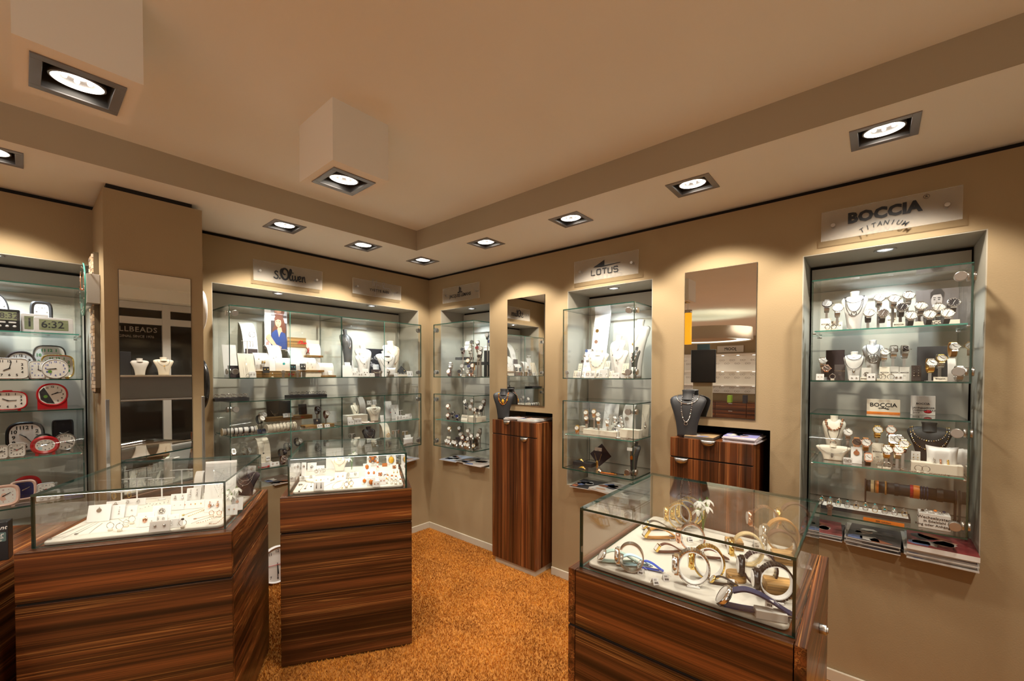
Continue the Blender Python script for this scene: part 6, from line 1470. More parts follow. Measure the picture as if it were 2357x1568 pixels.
watch|-.06 -.625 1.5163|-1.071|m=silver;strap=dleather;band=l;dial=dial_n;r=.019;hands=(1.9,-.6,);lift=.047|blue dialled watch in the second row||23
watch|-.05 -.659 1.5163|-1.071|m=rose;strap=tan;band=l;dial=dial_w;r=.019;hands=(1.9,-.6,);lift=.052|cream dialled watch with tan strap in the second row||23
watch|-.1 -.649 1.5163|-1.071|m=silver;strap=silver;band=metal;dial=dial_s;r=.019;hands=(1.9,-.6,);lift=0|silver watch in the front row beside the beige card||23
watch|-.09 -.682 1.5163|-1.071|m=rose;strap=rose;band=metal;dial=dial_br;r=.019;hands=(1.9,-.6,);lift=0|rose gold watch with brown dial in the front row||23
watch|.12 -.675 1.5163|-1.071|m=silver;strap=dleather;band=l;dial=dial_s;r=.019;hands=(1.9,-.6,);lift=.333|watch at the upper right on the high black riser||23
watch|.1 -.726 1.5163|-1.071|m=silver;strap=navy;band=l;dial=dial_n;r=.019;hands=(1.9,-.6,);lift=.267|blue watch with orange dial on the high black riser||23
block|.02 -.607 1.6229|R|w=.27;d=.12;h=.027;m=black|wide black riser under the pyramid of watches||24
block|.12 -.335 1.6775|R|w=.174;d=.08;h=.026;m=black|narrow black riser at the back left of the corner case||24
block|.13 -.656 1.5163|R|w=.068;d=.08;h=.24;m=black|high black riser at the right of the corner case||24
brand_card|.12 -.397 1.7697|R|w=.056;h=.085;text=JACQUES LEMANS;size=.008;sub=0|tall beige card behind the pyramid of watches||25
brand_card|.14 -.635 1.7589|R|w=.046;h=.043;text=JACQUES LEMANS;size=.008;sub=0|small pale card on the high black riser||25
brand_card|-.12 -.606 1.5163|R|w=.042;h=.019;text=JACQUES LEMANS;size=.008;sub=0|low beige card at the front of the corner case||25
brand_card|-.12 -.731 1.5163|R|w=.022;h=.019;text=JACQUES LEMANS;size=.008;sub=0|low beige card at the glass corner||25
watch|-.05 -.339 1.1193|-1.071|m=rose;strap=silver;band=metal;dial=dial_w;r=.018;lift=.078|rose gold watch with silver loop, leftmost on the lower corner case shelf||26
watch|-.11 -.405 1.1193|-1.071|m=rose;strap=brown;band=l;dial=dial_w;r=.018;lift=0|rose gold watch lying at the front left on the lower corner case shelf||26
watch|-.11 -.468 1.1193|-1.071|m=silver;strap=dleather;band=l;dial=dial_b;r=.018;lift=.017|silver rimmed watch lying second from the left on the lower corner case shelf||26
watch|-.11 -.527 1.1193|-1.071|m=silver;strap=dleather;band=l;dial=dial_n;r=.018;lift=0|watch with silver buckle lying third from the left||26
watch|.03 -.484 1.1193|-1.071|m=silver;strap=steel;band=metal;dial=dial_w;r=.018;lift=.12|silver watch high in the centre, left on the lower corner case shelf||26
watch|0 -.525 1.1193|-1.071|m=silver;strap=dleather;band=l;dial=dial_b;r=.018;lift=.095|dark watch in the centre on the lower corner case shelf||26
watch|.04 -.563 1.1193|-1.071|m=silver;strap=silver;band=metal;dial=dial_s;r=.018;lift=.133|silver watch high in the centre, right on the lower corner case shelf||26
watch|-.02 -.602 1.1193|-1.071|m=silver;strap=silver;band=metal;dial=dial_s;r=.018;lift=.086|bright silver watch below the centre pair on the lower corner case shelf||26
watch|-.1 -.728 1.1193|-1.071|m=silver;strap=silver;band=metal;dial=dial_w;r=.018;lift=.071|round silver watch at the glass corner on the lower corner case shelf||26
watch|.06 -.688 1.1193|-1.071|m=silver;strap=brown;band=l;dial=dial_s;r=.018;lift=.131|watch with brown loop strap at the right on the lower corner case shelf||26
watch|-.02 -.729 1.1193|-1.071|m=silver;strap=dleather;band=l;dial=dial_w;r=.018;lift=.084|cream dialled watch at the right on the lower corner case shelf||26
watch|-.05 -.72 1.1193|-1.071|m=silver;strap=steel;band=metal;dial=dial_b;r=.018;lift=.059|black dialled steel watch at the right, low on the lower corner case shelf||26
watch|0 -.72 1.1193|-1.071|m=silver;strap=silver;band=metal;dial=dial_s;r=.018;lift=.093|silver watch at the far right of the shelf||26
block|-.09 -.693 1.1193|R|w=.1;d=.1;h=.046;m=cream|low cream block at the glass corner||27
block|-.07 -.679 1.1193|R|w=.126;d=.1;h=.05;m=cream|low cream block at the right||27
brand_card|-.04 -.532 1.1193|R|w=.081;h=.052;text=JACQUES LEMANS;size=.008;sub=0|grey printed card on the lower corner case shelf||25
watch|0 -.302 .8763|-1.071|m=gold;strap=steel;band=metal;dial=dial_w;r=.017;lift=.104|gold rimmed watch high on the left of the bottom shelf||28
watch|.03 -.407 .8763|-1.071|m=silver;strap=dleather;band=l;dial=dial_s;r=.017;lift=.113|silver watch second from the left, high||28
watch|-.01 -.562 .8763|-1.071|m=silver;strap=steel;band=metal;dial=dial_w;r=.017;lift=.107|large silver watch high in the centre of the bottom shelf||28
watch|-.03 -.487 .8763|-1.071|m=silver;strap=silver;band=metal;dial=dial_s;r=.017;lift=.068|silver loop watch left of the centre||28
watch|-.05 -.532 .8763|-1.071|m=rose;strap=brown;band=l;dial=dial_w;r=.017;lift=.046|rose watch below the centre||28
watch|-.06 -.609 .8763|-1.071|m=silver;strap=brown;band=l;dial=dial_s;r=.017;lift=.044|two tone dial watch below the centre||28
watch|-.06 -.655 .8763|-1.071|m=silver;strap=steel;band=metal;dial=dial_w;r=.017;lift=.074|watch with concentric dial||28
watch|.02 -.678 .8763|-1.071|m=silver;strap=steel;band=metal;dial=dial_w;r=.017;lift=.113|cream watch with black loop at the right, upper||28
watch|-.02 -.694 .8763|-1.071|m=silver;strap=steel;band=metal;dial=dial_w;r=.017;lift=.081|cream watch with black loop at the right, lower||28
watch|-.08 -.35 .8763|-1.071|m=silver;strap=steel;band=metal;dial=dial_w;r=.017;lift=0|first small watch of the front row||28
watch|-.09 -.396 .8763|-1.071|m=silver;strap=steel;band=metal;dial=dial_w;r=.017;lift=0|second small watch of the front row||28
watch|-.08 -.443 .8763|-1.071|m=silver;strap=dleather;band=l;dial=dial_w;r=.017;lift=0|third small watch of the front row||28
watch|-.095 -.483 .8763|-1.071|m=silver;strap=steel;band=metal;dial=dial_w;r=.017;lift=0|fourth small watch of the front row||28
watch|-.09 -.55 .8763|-1.071|m=silver;strap=steel;band=metal;dial=dial_w;r=.017;lift=0|fifth small watch of the front row||28
watch|-.09 -.606 .8763|-1.071|m=silver;strap=tan;band=l;dial=dial_w;r=.017;lift=0|sixth small watch of the front row||28
watch|-.1 -.649 .8763|-1.071|m=silver;strap=steel;band=metal;dial=dial_w;r=.017;lift=0|seventh small watch of the front row||28
watch|-.1 -.72 .8763|-1.071|m=gold;strap=dleather;band=l;dial=dial_w;r=.017;lift=0|gold rimmed watch lying at the glass corner||28
block|0 -.483 .8763|R|w=.211;d=.1;h=.072;m=velvet|dark red velvet block on the bottom of the corner case
brand_card|-.03 -.299 .8763|R|w=.052;h=.073;text=JL;size=.014;sub=0|small white upright card on the bottom left of the corner case||25
board|.13 -1.747 1.5163|R|w=.128;h=.521;m=white;tilt=13|tall white board with gold coin necklaces between the two mirrors
pendant_chain|.1 -1.777 1.8449|R|w=.06;h=.055;pend=disc;ps=.013;m=gold;pm=gold|gold chain with large coin pendant, upper of two
pendant_chain|.08 -1.779 1.7649|R|w=.03;h=.06;pend=disc;ps=.013;m=rose;pm=rose|rose gold chain with coin pendant, lower of two
board|.06 -1.719 1.5163|R|w=.102;h=.22;m=white;tilt=16|white board with six round coin charms
coin|.057 -1.712 1.7132|R|r=.011;m=blueenamel|round blue coin charm on the white board, upper row left||29
coin|.057 -1.758 1.7132|R|r=.011;m=silver|round silver coin charm on the white board, upper row right||29
coin|.041 -1.704 1.6736|R|r=.011;m=silver|round silver coin charm on the white board, middle row left||29
coin|.041 -1.745 1.6755|R|r=.011;m=silver|round silver coin charm on the white board, middle row right||29
coin|.025 -1.698 1.6354|R|r=.011;m=dial_br|round brown coin charm on the white board, lower row left||29
coin|.025 -1.739 1.6362|R|r=.011;m=silver|round silver coin charm on the white board, lower row right||29
bust|.08 -2.067 1.5163|-1.821|h=.397;wr=.4;m=white;lean=1|largest white bust at the right of the case between the mirrors||9
necklace|.08 -2.067 1.5163|-1.821|h=.397;wr=.4;lean=1;drop=.6;m=gold;pend=drop;ps=.006;wide=.4|fine gold necklace with long drop on the largest white bust||10
bust|.06 -1.933 1.5163|-1.771|h=.296;wr=.4;m=white;lean=1|medium white bust with dark beads, second row||9
necklace|.06 -1.933 1.5163|-1.771|h=.296;wr=.4;lean=1;drop=.55;m=rose;pend=ball;ps=.005;pm=black_stone|rose necklace with dark beads on the medium white bust||10
bust|-.01 -1.992 1.5163|-1.771|h=.209;wr=.57;m=white;lean=1|white bust with grey bead cluster in the front centre||9
necklace|-.01 -1.992 1.5163|-1.771|h=.209;wr=.57;lean=1;drop=.6;m=steel;pend=ball;ps=.007;pm=silver|cord necklace with grey bead cluster on the front white bust||10
bust|-.06 -2.119 1.5163|-1.821|h=.203;wr=.27;m=black;lean=1|dark grey bust with pearl necklace in the case between the mirrors||9
necklace|-.06 -2.119 1.5163|-1.821|h=.203;wr=.27;lean=1;drop=.52;m=pearl;pm=rose;bead=.004;pend=None|pink and white pearl necklace on the dark grey bust||10
bust|-.01 -1.831 1.5163|R|h=.196;wr=.78;m=cream;lean=1.3|low cream bust with grey bead necklace||9
necklace|-.01 -1.831 1.5163|R|h=.196;wr=.78;lean=1.3;drop=.4;m=silver;pm=sky;bead=.003;pend=None;wide=.7|grey and blue bead necklace on the low cream bust||10
card|-.02 -1.689 1.5163|-1.871|item=longdrops;m=cream;jm=blkm;w=.037;h=.106;tilt=12|cream card with dark bar earrings at the left||30
card|-.08 -1.699 1.5163|-1.871|item=longdrops;m=cream;w=.045;h=.053;tilt=12|cream card with twisted drops, front row first||30
card|-.1 -1.736 1.5163|-1.871|item=longdrops;w=.036;h=.046;tilt=12|white card with charm drops, front row second||30
card|-.08 -1.795 1.5163|-1.871|item=hoops;jm=rose;s=.004;w=.042;h=.052;tilt=12|card with two tone hoops, front row third||30
card|-.09 -1.838 1.5163|-1.871|item=hoops;s=.004;w=.036;h=.05;tilt=12|card with twisted hoops, front row fourth||30
card|-.07 -1.865 1.5163|-1.871|item=brooch;pm=silver;w=.033;h=.056;tilt=12|card with silver flower earrings, front row fifth||30
card|-.05 -1.926 1.5804|-1.871|item=longdrops;m=cream;w=.04;h=.054;tilt=12|card with silver drops on the white block||30
card|-.06 -1.96 1.5163|-1.871|item=longdrops;m=cream;w=.039;h=.051;tilt=12|card with cross drops, right of the white block||30
card|-.11 -2.016 1.5163|-1.871|item=studs;s=.003;w=.065;h=.037;tilt=12|wide white card with tiny studs at the front||30
card|-.09 -2.07 1.5494|-1.871|item=longdrops;m=cream;jm=sky;w=.051;h=.066;tilt=12|cream card with blue drop earrings||30
card|-.11 -2.128 1.5163|-1.871|item=studs;m=white;w=.035;h=.075;tilt=12|white card behind the glass corner hinge||30
block|-.06 -1.903 1.5163|R|w=.066;d=.05;h=.06;m=white|white block with the drop earring card
block|-.08 -2.064 1.5163|R|w=.051;d=.03;h=.033;m=white|low white block under the blue drop card
ring|-.06 -1.748 1.5163|-1.871|m=silver;sm=crystal;s=.005|silver ring in the front row of the case between the mirrors, first from the left||31
ring|-.11 -1.887 1.5163|-1.871|m=silver;sm=silver;s=.005|silver ring in the front row of the case between the mirrors, second from the left||31
ring|-.11 -1.914 1.5163|-1.871|m=silver;sm=pearl;s=.005|silver ring in the front row of the case between the mirrors, third from the left||31
ring|-.11 -1.956 1.5163|-1.871|m=silver;sm=crystal;s=.005|silver ring in the front row of the case between the mirrors, fourth from the left||31
ring|-.12 -2.094 1.5163|-1.871|m=silver;sm=pearl;s=.005|silver ring in the front row of the case between the mirrors, fifth from the left||31
ring|-.12 -2.118 1.5163|-1.871|m=silver;sm=pearl;s=.005|silver ring in the front row of the case between the mirrors, last from the left||31
block|-.06 -1.878 1.1193|R|w=.25;d=.11;h=.036;m=cream|wide cream block with gold watches
block|.05 -1.68 1.1193|R|w=.04;d=.04;h=.038;m=cream|small cream block behind the gold watches
block|-.04 -2.081 1.1193|R|w=.13;d=.07;h=.057;m=cream|cream block at the right under the moon pendant
watch|0 -1.745 1.1193|-1.221|m=gold;strap=gold;band=metal;dial=dial_w;r=.016;lift=.102|gold watch, upper left of the gold group||32
watch|-.03 -1.766 1.1193|-1.221|m=gold;strap=brown;band=l;dial=dial_w;r=.016;lift=.067|gold watch with brown strap below the upper left one||32
watch|-.01 -1.813 1.1193|-1.221|m=gold;strap=gold;band=metal;dial=dial_w;r=.016;lift=.113|gold watch in the middle of the gold group||32
watch|-.02 -1.851 1.1193|-1.221|m=silver;strap=dleather;band=l;dial=dial_w;r=.016;lift=.097|silver watch right of the gold group||32
watch|-.05 -1.87 1.1193|-1.221|m=silver;strap=silver;band=metal;dial=dial_w;r=.016;lift=.069|silver and gold watch on the cream block||32
watch|-.1 -1.732 1.1193|-1.221|m=gold;strap=gold;band=metal;dial=dial_w;r=.016;lift=0|gold watch lying at the front left corner||32
watch|-.03 -1.926 1.1193|-1.221|m=crystal;strap=crystal;band=metal;dial=dial_w;r=.016;lift=.055|clear crystal bangle watch||32
board|.12 -1.861 1.1193|R|w=.111;h=.213;m=white;tilt=14|white board with moon necklace in the lower case
pendant_chain|.1 -1.878 1.2144|R|w=.071;h=.07;pend=ring;ps=.012|silver necklace with crescent on the white board
strip_stand|.08 -2.015 1.1193|R|w=.075;h=.217;m=white|curved white stand with dark round pendant
pendant_chain|.03 -2.038 1.2269|R|w=.02;h=.05;pend=disc;ps=.014;m=steel;pm=steel|dark round filigree pendant on the curved stand
board|.12 -2.121 1.1193|R|w=.051;h=.218;m=cream;tilt=6|cream board with angel wing pendant behind the right glass
pendant_chain|.09 -2.146 1.1886|R|w=.05;h=.09;pend=leaf;ps=.016;m=silver|silver wing pendant on a chain behind the right glass
block|.05 -1.918 1.1193|R|w=.046;d=.02;h=.14;m=ltgrey|small grey picture block in the lower case
crystal|.05 -1.963 1.1193|R|h=.16|clear crystal ornament in the lower case|ornament
tstand|-.07 -2.02 1.1193|R|h=.068;w=.049|small white stand among the silver chains
bangle|-.06 -2.046 1.1193|0|r=.05;m=silver;bead=.003|silver bead chain coil on the shelf between the mirrors
bangle|-.02 -2.118 1.1193|0|r=.035;m=steel;bead=.003|small grey bead coil at the glass corner
board|.06 -1.816 .8763|R|w=.118;m=velvet;diamond=1;tilt=14|dark velvet diamond board with leaf pendant
pendant_chain|.02 -1.831 .8881|R|w=.054;h=.09;pend=leaf;ps=.018;m=gold;pm=gold|gold necklace with leaf pendant on the dark diamond board
card|.04 -1.818 .9917|R|w=.055;h=.025;tilt=6;item=none;logo=None|small printed white label on the dark diamond board|label|33
bust|-.04 -2.111 .8763|-1.821|h=.219;wr=.32;m=black;lean=1|black bust with orange gold pendant in the lower case||9
necklace|-.04 -2.111 .8763|-1.821|h=.219;wr=.32;lean=1;drop=.6;m=gold;pend=disc;ps=.012;pm=amber;wide=.5|gold chain with orange round pendant on the black bust||10
card|-.075 -2.101 1.0438|R|w=.034;h=.02;tilt=6;item=none|white price label on the black bust|label|33
block|-.02 -1.723 .8763|R|w=.149;d=.08;h=.027;m=black|low black block under the golden leaf
leaf|0 -1.694 .9055|-1.771|s=.032;m=gold|gold skeleton leaf brooch on the low black block|brooch|34
leaf|-.1 -1.767 .8763|-1.771|s=.032;m=yamber|yellow leaf brooch at the front left|brooch|34
leaf|-.1 -1.889 .8763|-1.771|s=.032;m=rose|copper leaf brooch beside the yellow one|brooch|34
pen|-.1 -1.977 .8800|-1.421|m=orange|orange pen lying at the front of the lower case|pen|35
pen|-.07 -2.032 .8800|-1.421|m=blkm|dark pen lying behind the orange one|pen|35
bust|.08 -3.191 1.7573|R|h=.204;wr=.49;m=white;lean=1|white bust with tangled black cords on the top shelf of the rightmost niche||9
necklace|.08 -3.191 1.7573|R|h=.204;wr=.49;lean=1;drop=.5;m=blkm;pend=ring;ps=.01;pm=black_stone|black cord with dark ring on the tangled cord bust||10
necklace|.08 -3.191 1.7573|R|h=.204;wr=.49;lean=1;drop=.4;m=blkm;pend=None;wide=.7|second, longer black cord on the tangled cord bust||10
necklace|.08 -3.191 1.7573|R|h=.204;wr=.49;lean=1;drop=.72;m=blkm;pend=None;wide=.75|shortest black cord on the tangled cord bust||10
watch|.05 -3.085 1.7573|-1.451|m=blkm;strap=steel;band=metal;dial=dial_b;r=.021;marks=paper;hands=(.5,3.5,);lift=.1|black dialled watch at the far left of the top shelf||36
watch|.02 -3.129 1.7573|-1.451|m=steel;strap=steel;band=metal;dial=dial_r;r=.021;marks=paper;hands=(.5,3.5,);lift=.07|red dialled watch beside the white bust||36
watch|.06 -3.28 1.7573|-1.451|m=silver;strap=silver;band=metal;dial=dial_w;r=.021;marks=ink;hands=(.5,3.5,);lift=.107|white dialled silver watch, first of the back row||36
watch|.06 -3.33 1.7573|-1.451|m=silver;strap=silver;band=metal;dial=dial_w;r=.021;marks=ink;hands=(.5,3.5,);lift=.097|white dialled silver watch, second of the back row||36
watch|.07 -3.379 1.7573|-1.451|m=silver;strap=silver;band=metal;dial=dial_w;r=.021;marks=ink;hands=(.5,3.5,);lift=.108|white dialled silver watch, third and highest of the back row||36
watch|-.02 -3.244 1.7573|-1.451|m=silver;strap=dleather;band=l;dial=dial_w;r=.021;marks=ink;hands=(.5,3.5,);lift=.031|cream dialled watch with black strap right of the bust||36
watch|-.02 -3.292 1.7573|-1.451|m=silver;strap=dleather;band=l;dial=dial_br;r=.021;marks=paper;hands=(.5,3.5,);lift=.025|brown dialled watch with black strap||36
watch|0 -3.355 1.7573|-1.451|m=steel;strap=dleather;band=l;dial=dial_b;r=.021;marks=paper;hands=(.5,3.5,);lift=.049|watch with blue black dial in the middle row||36
watch|0 -3.416 1.7573|-1.451|m=silver;strap=steel;band=metal;dial=dial_w;r=.021;marks=ink;hands=(.5,3.5,);lift=.047|cream dialled watch on tall black holder||36
watch|0 -3.47 1.7573|-1.451|m=silver;strap=silver;band=metal;dial=dial_w;r=.021;marks=ink;hands=(.5,3.5,);lift=.035|cream dialled watch before the portrait of a man||36
watch|.02 -3.516 1.7573|-1.451|m=steel;strap=dleather;band=l;dial=dial_b;r=.021;marks=paper;hands=(.5,3.5,);lift=.054|grey dialled watch at the far right, high||36
watch|-.08 -3.382 1.7573|-1.451|m=silver;strap=dleather;band=l;dial=dial_w;r=.021;marks=ink;hands=(.5,3.5,);lift=0|cream dialled watch lying in the front row, left||36
watch|-.08 -3.438 1.7573|-1.451|m=silver;strap=dleather;band=l;dial=dial_w;r=.021;marks=ink;hands=(.5,3.5,);lift=0|cream dialled watch lying in the front row, middle||36
watch|-.08 -3.49 1.7573|-1.451|m=silver;strap=dleather;band=l;dial=dial_w;r=.021;marks=ink;hands=(.5,3.5,);lift=0|cream dialled watch with red hand in the front row, right||36
brand_card|0 -3.085 1.7573|R|w=.043;h=.074;text=BOCCIA|cream upright card behind black rings, far left||37
brand_card|.01 -3.128 1.7573|R|w=.043;h=.058;text=BOCCIA|cream upright card second from the left||37
brand_card|-.05 -3.349 1.7573|R|w=.04;h=.027;text=BOCCIA|cream card left of the lying watches||37
brand_card|-.03 -3.468 1.7573|R|w=.139;h=.027;text=BOCCIA;size=.018|long cream ledge card behind the lying watches||37
brand_card|.06 -3.327 1.7573|R|w=.033;h=.088;text=BOCCIA|cream card between the back row watches||37
brand_card|.02 -3.306 1.5163|R|w=.036;h=.068;text=BOCCIA|cream card upper left on the second shelf||37
brand_card|.03 -3.34 1.5163|R|w=.031;h=.069;text=BOCCIA;m=ltgrey|clear grey card second on the second shelf||37
brand_card|.03 -3.374 1.5163|R|w=.034;h=.067;text=BOCCIA;m=ltgrey|clear grey card under the silver bar earrings||37
brand_card|.06 -3.14 1.5163|R|w=.042;h=.081;text=TITANIUM;m=dbrown;tm=silver|dark card with pale capitals on the second shelf||37
brand_card|-.08 -3.48 1.5163|R|w=.042;h=.02;text=BOCCIA|low cream card at the front right of the second shelf||37
brand_card|-.1 -3.238 1.5163|R|w=.032;h=.017;text=BOCCIA|low cream card at the front left of the second shelf||37
ring|-.1 -3.1 1.7573|R|m=blkm;sm=silver;s=.006|thick black ring at the front left of the top shelf, left of two||38
ring|-.1 -3.123 1.7573|R|m=blkm;sm=silver;s=.006|thick black ring at the front left of the top shelf, right of two||38
poster|.22 -3.485 1.7573|R|w=.141;h=.197;kind=man|black and white portrait poster of a man with dark hair||8
flat_chain|-.09 -3.17 1.7573|R|pts=((-.05,0,),(-.02,.006,),(.01,-.004,),(.05,.003,),);m=rose;bead=.002|dark garnet bead chain lying at the front of the top shelf
bust|.1 -3.263 1.5163|R|h=.198;wr=.4;m=white;lean=1|white bust with large lattice disc pendant||9
necklace|.1 -3.263 1.5163|R|h=.198;wr=.4;lean=1;drop=.66;m=blkm;pend=lattice;ps=.022;pm=steel|black cord with large lattice disc pendant||10
bust|.02 -3.196 1.5163|R|h=.14;wr=.57;m=white;lean=1|white bust with black cords and small heart, second shelf||9
necklace|.02 -3.196 1.5163|R|h=.14;wr=.57;lean=1;drop=.4;m=blkm;pend=drop;ps=.008;pm=silver;wide=.9|long black cord with heart on the second shelf bust||10
necklace|.02 -3.196 1.5163|R|h=.14;wr=.57;lean=1;drop=.72;m=blkm;pend=None;wide=.7|short black cord on the second shelf bust||10
board|.14 -3.117 1.5163|R|w=.076;h=.157;m=velvet;tilt=3|dark red brown board behind the second shelf
watch|.02 -3.074 1.5163|-1.451|m=silver;strap=silver;band=metal;dial=dial_s;r=.017;marks=ink;square=0;lift=.051|silver watch at the far left of the second shelf||39
watch|-.05 -3.093 1.5163|-1.451|m=rose;strap=dleather;band=l;dial=dial_br;r=.017;marks=paper;square=0;lift=.012|brown dialled watch low at the left||39
watch|.04 -3.301 1.5163|-1.451|m=silver;strap=silver;band=metal;dial=dial_w;r=.017;marks=ink;square=0;lift=.088|silver ladies watch right of the lattice pendant||39
watch|.06 -3.334 1.5163|-1.451|m=silver;strap=silver;band=metal;dial=dial_s;r=.017;marks=ink;square=1;lift=.102|narrow rectangular silver watch||39
watch|.06 -3.372 1.5163|-1.451|m=steel;strap=steel;band=metal;dial=dial_b;r=.017;marks=paper;square=1;lift=.101|wide rectangular steel watch||39
watch|.04 -3.524 1.5163|-1.451|m=silver;strap=tan;band=l;dial=dial_w;r=.017;marks=ink;square=0;lift=.104|cream dialled watch with tan strap at the right||39
watch|.1 -3.528 1.5163|-1.451|m=gold;strap=tan;band=l;dial=dial_w;r=.017;marks=ink;square=0;lift=.109|watch with tan strap half hidden behind the glass edge||39
watch|0 -3.483 1.5163|-1.451|m=gold;strap=silver;band=metal;dial=dial_w;r=.017;marks=ink;square=0;lift=.053|gold rimmed cream watch before the large black board||39
watch|-.06 -3.449 1.5163|-1.451|m=silver;strap=gold;band=metal;dial=dial_w;r=.017;marks=ink;square=0;lift=.033|small two tone ladies watch||39
watch|-.1 -3.529 1.5163|-1.451|m=steel;strap=steel;band=metal;dial=dial_s;r=.017;marks=ink;square=0;lift=0|grey disc faced watch at the right glass||39
board|.16 -3.471 1.5163|R|w=.101;h=.165;m=black;tilt=8|large black display board at the back right of the second shelf
strip_stand|-.06 -3.514 1.5163|R|w=.024;h=.098;m=white|narrow curved white stand with bracelet at the right
card|-.1 -3.074 1.5163|R|item=studs;jm=rose;s=.002;w=.031;h=.032;tilt=12|white card with single stud at the far left||40
card|-.11 -3.201 1.5163|R|item=studs;w=.036;h=.024;tilt=12|white card with tiny square studs||40
card|-.11 -3.26 1.5163|R|item=studs;jm=blkm;s=.003;w=.03;h=.034;tilt=12|white card with dark bow studs||40
card|-.11 -3.35 1.5163|R|item=studs;s=.004;w=.029;h=.031;tilt=12|white card with ball studs||40
card|0 -3.242 1.5163|R|item=brooch;m=ltgrey;pm=silver;w=.036;h=.063;tilt=12|clear grey card with silver square earrings||40
card|0 -3.411 1.5163|R|item=longdrops;m=dbrown;w=.032;h=.073;tilt=12|dark card with silver bar earrings||40
ring|-.02 -3.286 1.5163|R|m=silver;sm=silver;s=.004;r=.011|silver ring on the second shelf of the rightmost niche, beside the upper cream card||41
ring|-.1 -3.298 1.5163|R|m=silver;sm=silver;s=.004;r=.011|silver ring on the second shelf of the rightmost niche, at the front centre||41
ring|-.11 -3.325 1.5163|R|m=silver;sm=silver;s=.004;r=.011|silver ring on the second shelf of the rightmost niche, front, right of the centre ring||41
ring|-.09 -3.121 1.5163|R|m=silver;sm=silver;s=.004;r=.011|silver ring on the second shelf of the rightmost niche, at the left||41
brand_card|.07 -3.304 1.3573|R|w=.118;h=.068;text=BOCCIA;tilt=4;m=cream;size=.026;orange=1|cream card with bold capitals and orange bottom stripe||42
brand_card|.09 -3.439 1.3573|R|w=.081;h=.089;text=BOCCIA;tilt=4;m=ltgrey;lines=('JAHRESSIEGER','UHRENMARKE','2019',);size=.012|grey award card with small red oval||42
bust|.06 -3.121 1.1193|R|h=.215;wr=.44;m=cream;lean=1|tall cream bust with ring chain, left in the lower right case||9
necklace|.06 -3.121 1.1193|R|h=.215;wr=.44;lean=1;drop=.66;m=rose;bead=.006;pend=None;wide=.7|rose gold ring link chain on the tall cream bust||10
necklace|.06 -3.121 1.1193|R|h=.215;wr=.44;lean=1;drop=.42;m=blkm;pend=ring;ps=.011;pm=rose;wide=.55|black cord with rose ring on the tall cream bust||10
bust|-.03 -3.125 1.1193|R|h=.08;wr=1.71;m=cream;lean=1.2|low wide cream bust before the tall one||9
necklace|-.03 -3.125 1.1193|R|h=.08;wr=1.71;lean=1.2;drop=.45;m=steel;pend=leaf;ps=.008;pm=steel;wide=.8|thin steel necklace with dolphin pendant on the low cream bust||10
bust|.08 -3.462 1.1193|R|h=.202;wr=.73;m=black;lean=1|large black bust with two silver and gold link necklaces||9
necklace|.08 -3.462 1.1193|R|h=.202;wr=.73;lean=1;drop=.6;m=silver;pm=gold;bead=.003;pend=None;wide=.75|silver and gold link necklace, upper on the large black bust||10
necklace|.08 -3.462 1.1193|R|h=.202;wr=.73;lean=1;drop=.4;m=silver;pm=gold;bead=.003;pend=None;wide=.85|silver and gold link necklace, lower on the large black bust||10
watch|.04 -3.176 1.1193|-1.471|m=silver;strap=steel;band=metal;dial=dial_w;r=.019;square=0;lift=.093|silver watch beside the tall cream bust||43
watch|.06 -3.284 1.1193|-1.471|m=gold;strap=gold;band=metal;dial=dial_w;r=.019;square=0;lift=.113|gold watch with gold link strap||43
watch|.06 -3.329 1.1193|-1.471|m=rose;strap=steel;band=metal;dial=dial_w;r=.019;square=0;lift=.117|rose gold watch right of the gold one||43
watch|0 -3.211 1.1193|-1.471|m=rose;strap=tan;band=l;dial=dial_br;r=.019;square=0;lift=.053|dark dialled watch with tan strap||43
watch|-.02 -3.244 1.1193|-1.471|m=rose;strap=tan;band=l;dial=dial_w;r=.019;square=0;lift=.057|large cream watch with tan strap||43
watch|.02 -3.335 1.1193|-1.471|m=silver;strap=gold;band=metal;dial=dial_w;r=.019;square=1;lift=.08|slim rectangular two tone watch||43
watch|.02 -3.356 1.1193|-1.471|m=silver;strap=steel;band=metal;dial=dial_w;r=.019;square=0;lift=.08|silver watch half hidden behind the brown strapped one||43
watch|-.03 -3.371 1.1193|-1.471|m=gold;strap=brown;band=l;dial=dial_w;r=.019;square=0;lift=.066|gold rimmed watch with brown strap||43
watch|-.06 -3.316 1.1193|-1.471|m=silver;strap=gold;band=metal;dial=dial_w;r=.019;square=0;lift=.037|small silver watch with gold links in front||43
watch|-.06 -3.352 1.1193|-1.471|m=rose;strap=beige;band=l;dial=dial_w;r=.019;square=0;lift=.04|large cream watch with grey strap in front||43
watch|-.1 -3.253 1.1193|-1.471|m=rose;strap=velvet;band=l;dial=dial_w;r=.019;square=1;lift=0|square rose gold watch with purple strap||43
brand_card|0 -3.287 1.1193|R|w=.042;h=.1;text=BOCCIA|cream card in the middle of the lower right case||37
card|-.06 -3.213 1.1193|R|item=pendant;s=.005;jm=rose;w=.041;h=.08;tilt=12|white card with square knot pendant||44
card|-.1 -3.183 1.1193|R|item=hoops;jm=steel;s=.004;w=.032;h=.031;tilt=12|small white card with two diamond shaped studs||44
card|-.04 -3.413 1.1193|R|item=longdrops;jm=gold;w=.03;h=.082;tilt=12|cream card with gold and silver drops||44
pillow|-.05 -3.491 1.1193|R|w=.1;h=.117;d=.05|large white cushion with three chain bracelets
cuff|-.05 -3.464 1.1193|-1.471|r=.033;z=.038;m=silver;chain=.004|chain bracelet round the large white cushion, left one||45
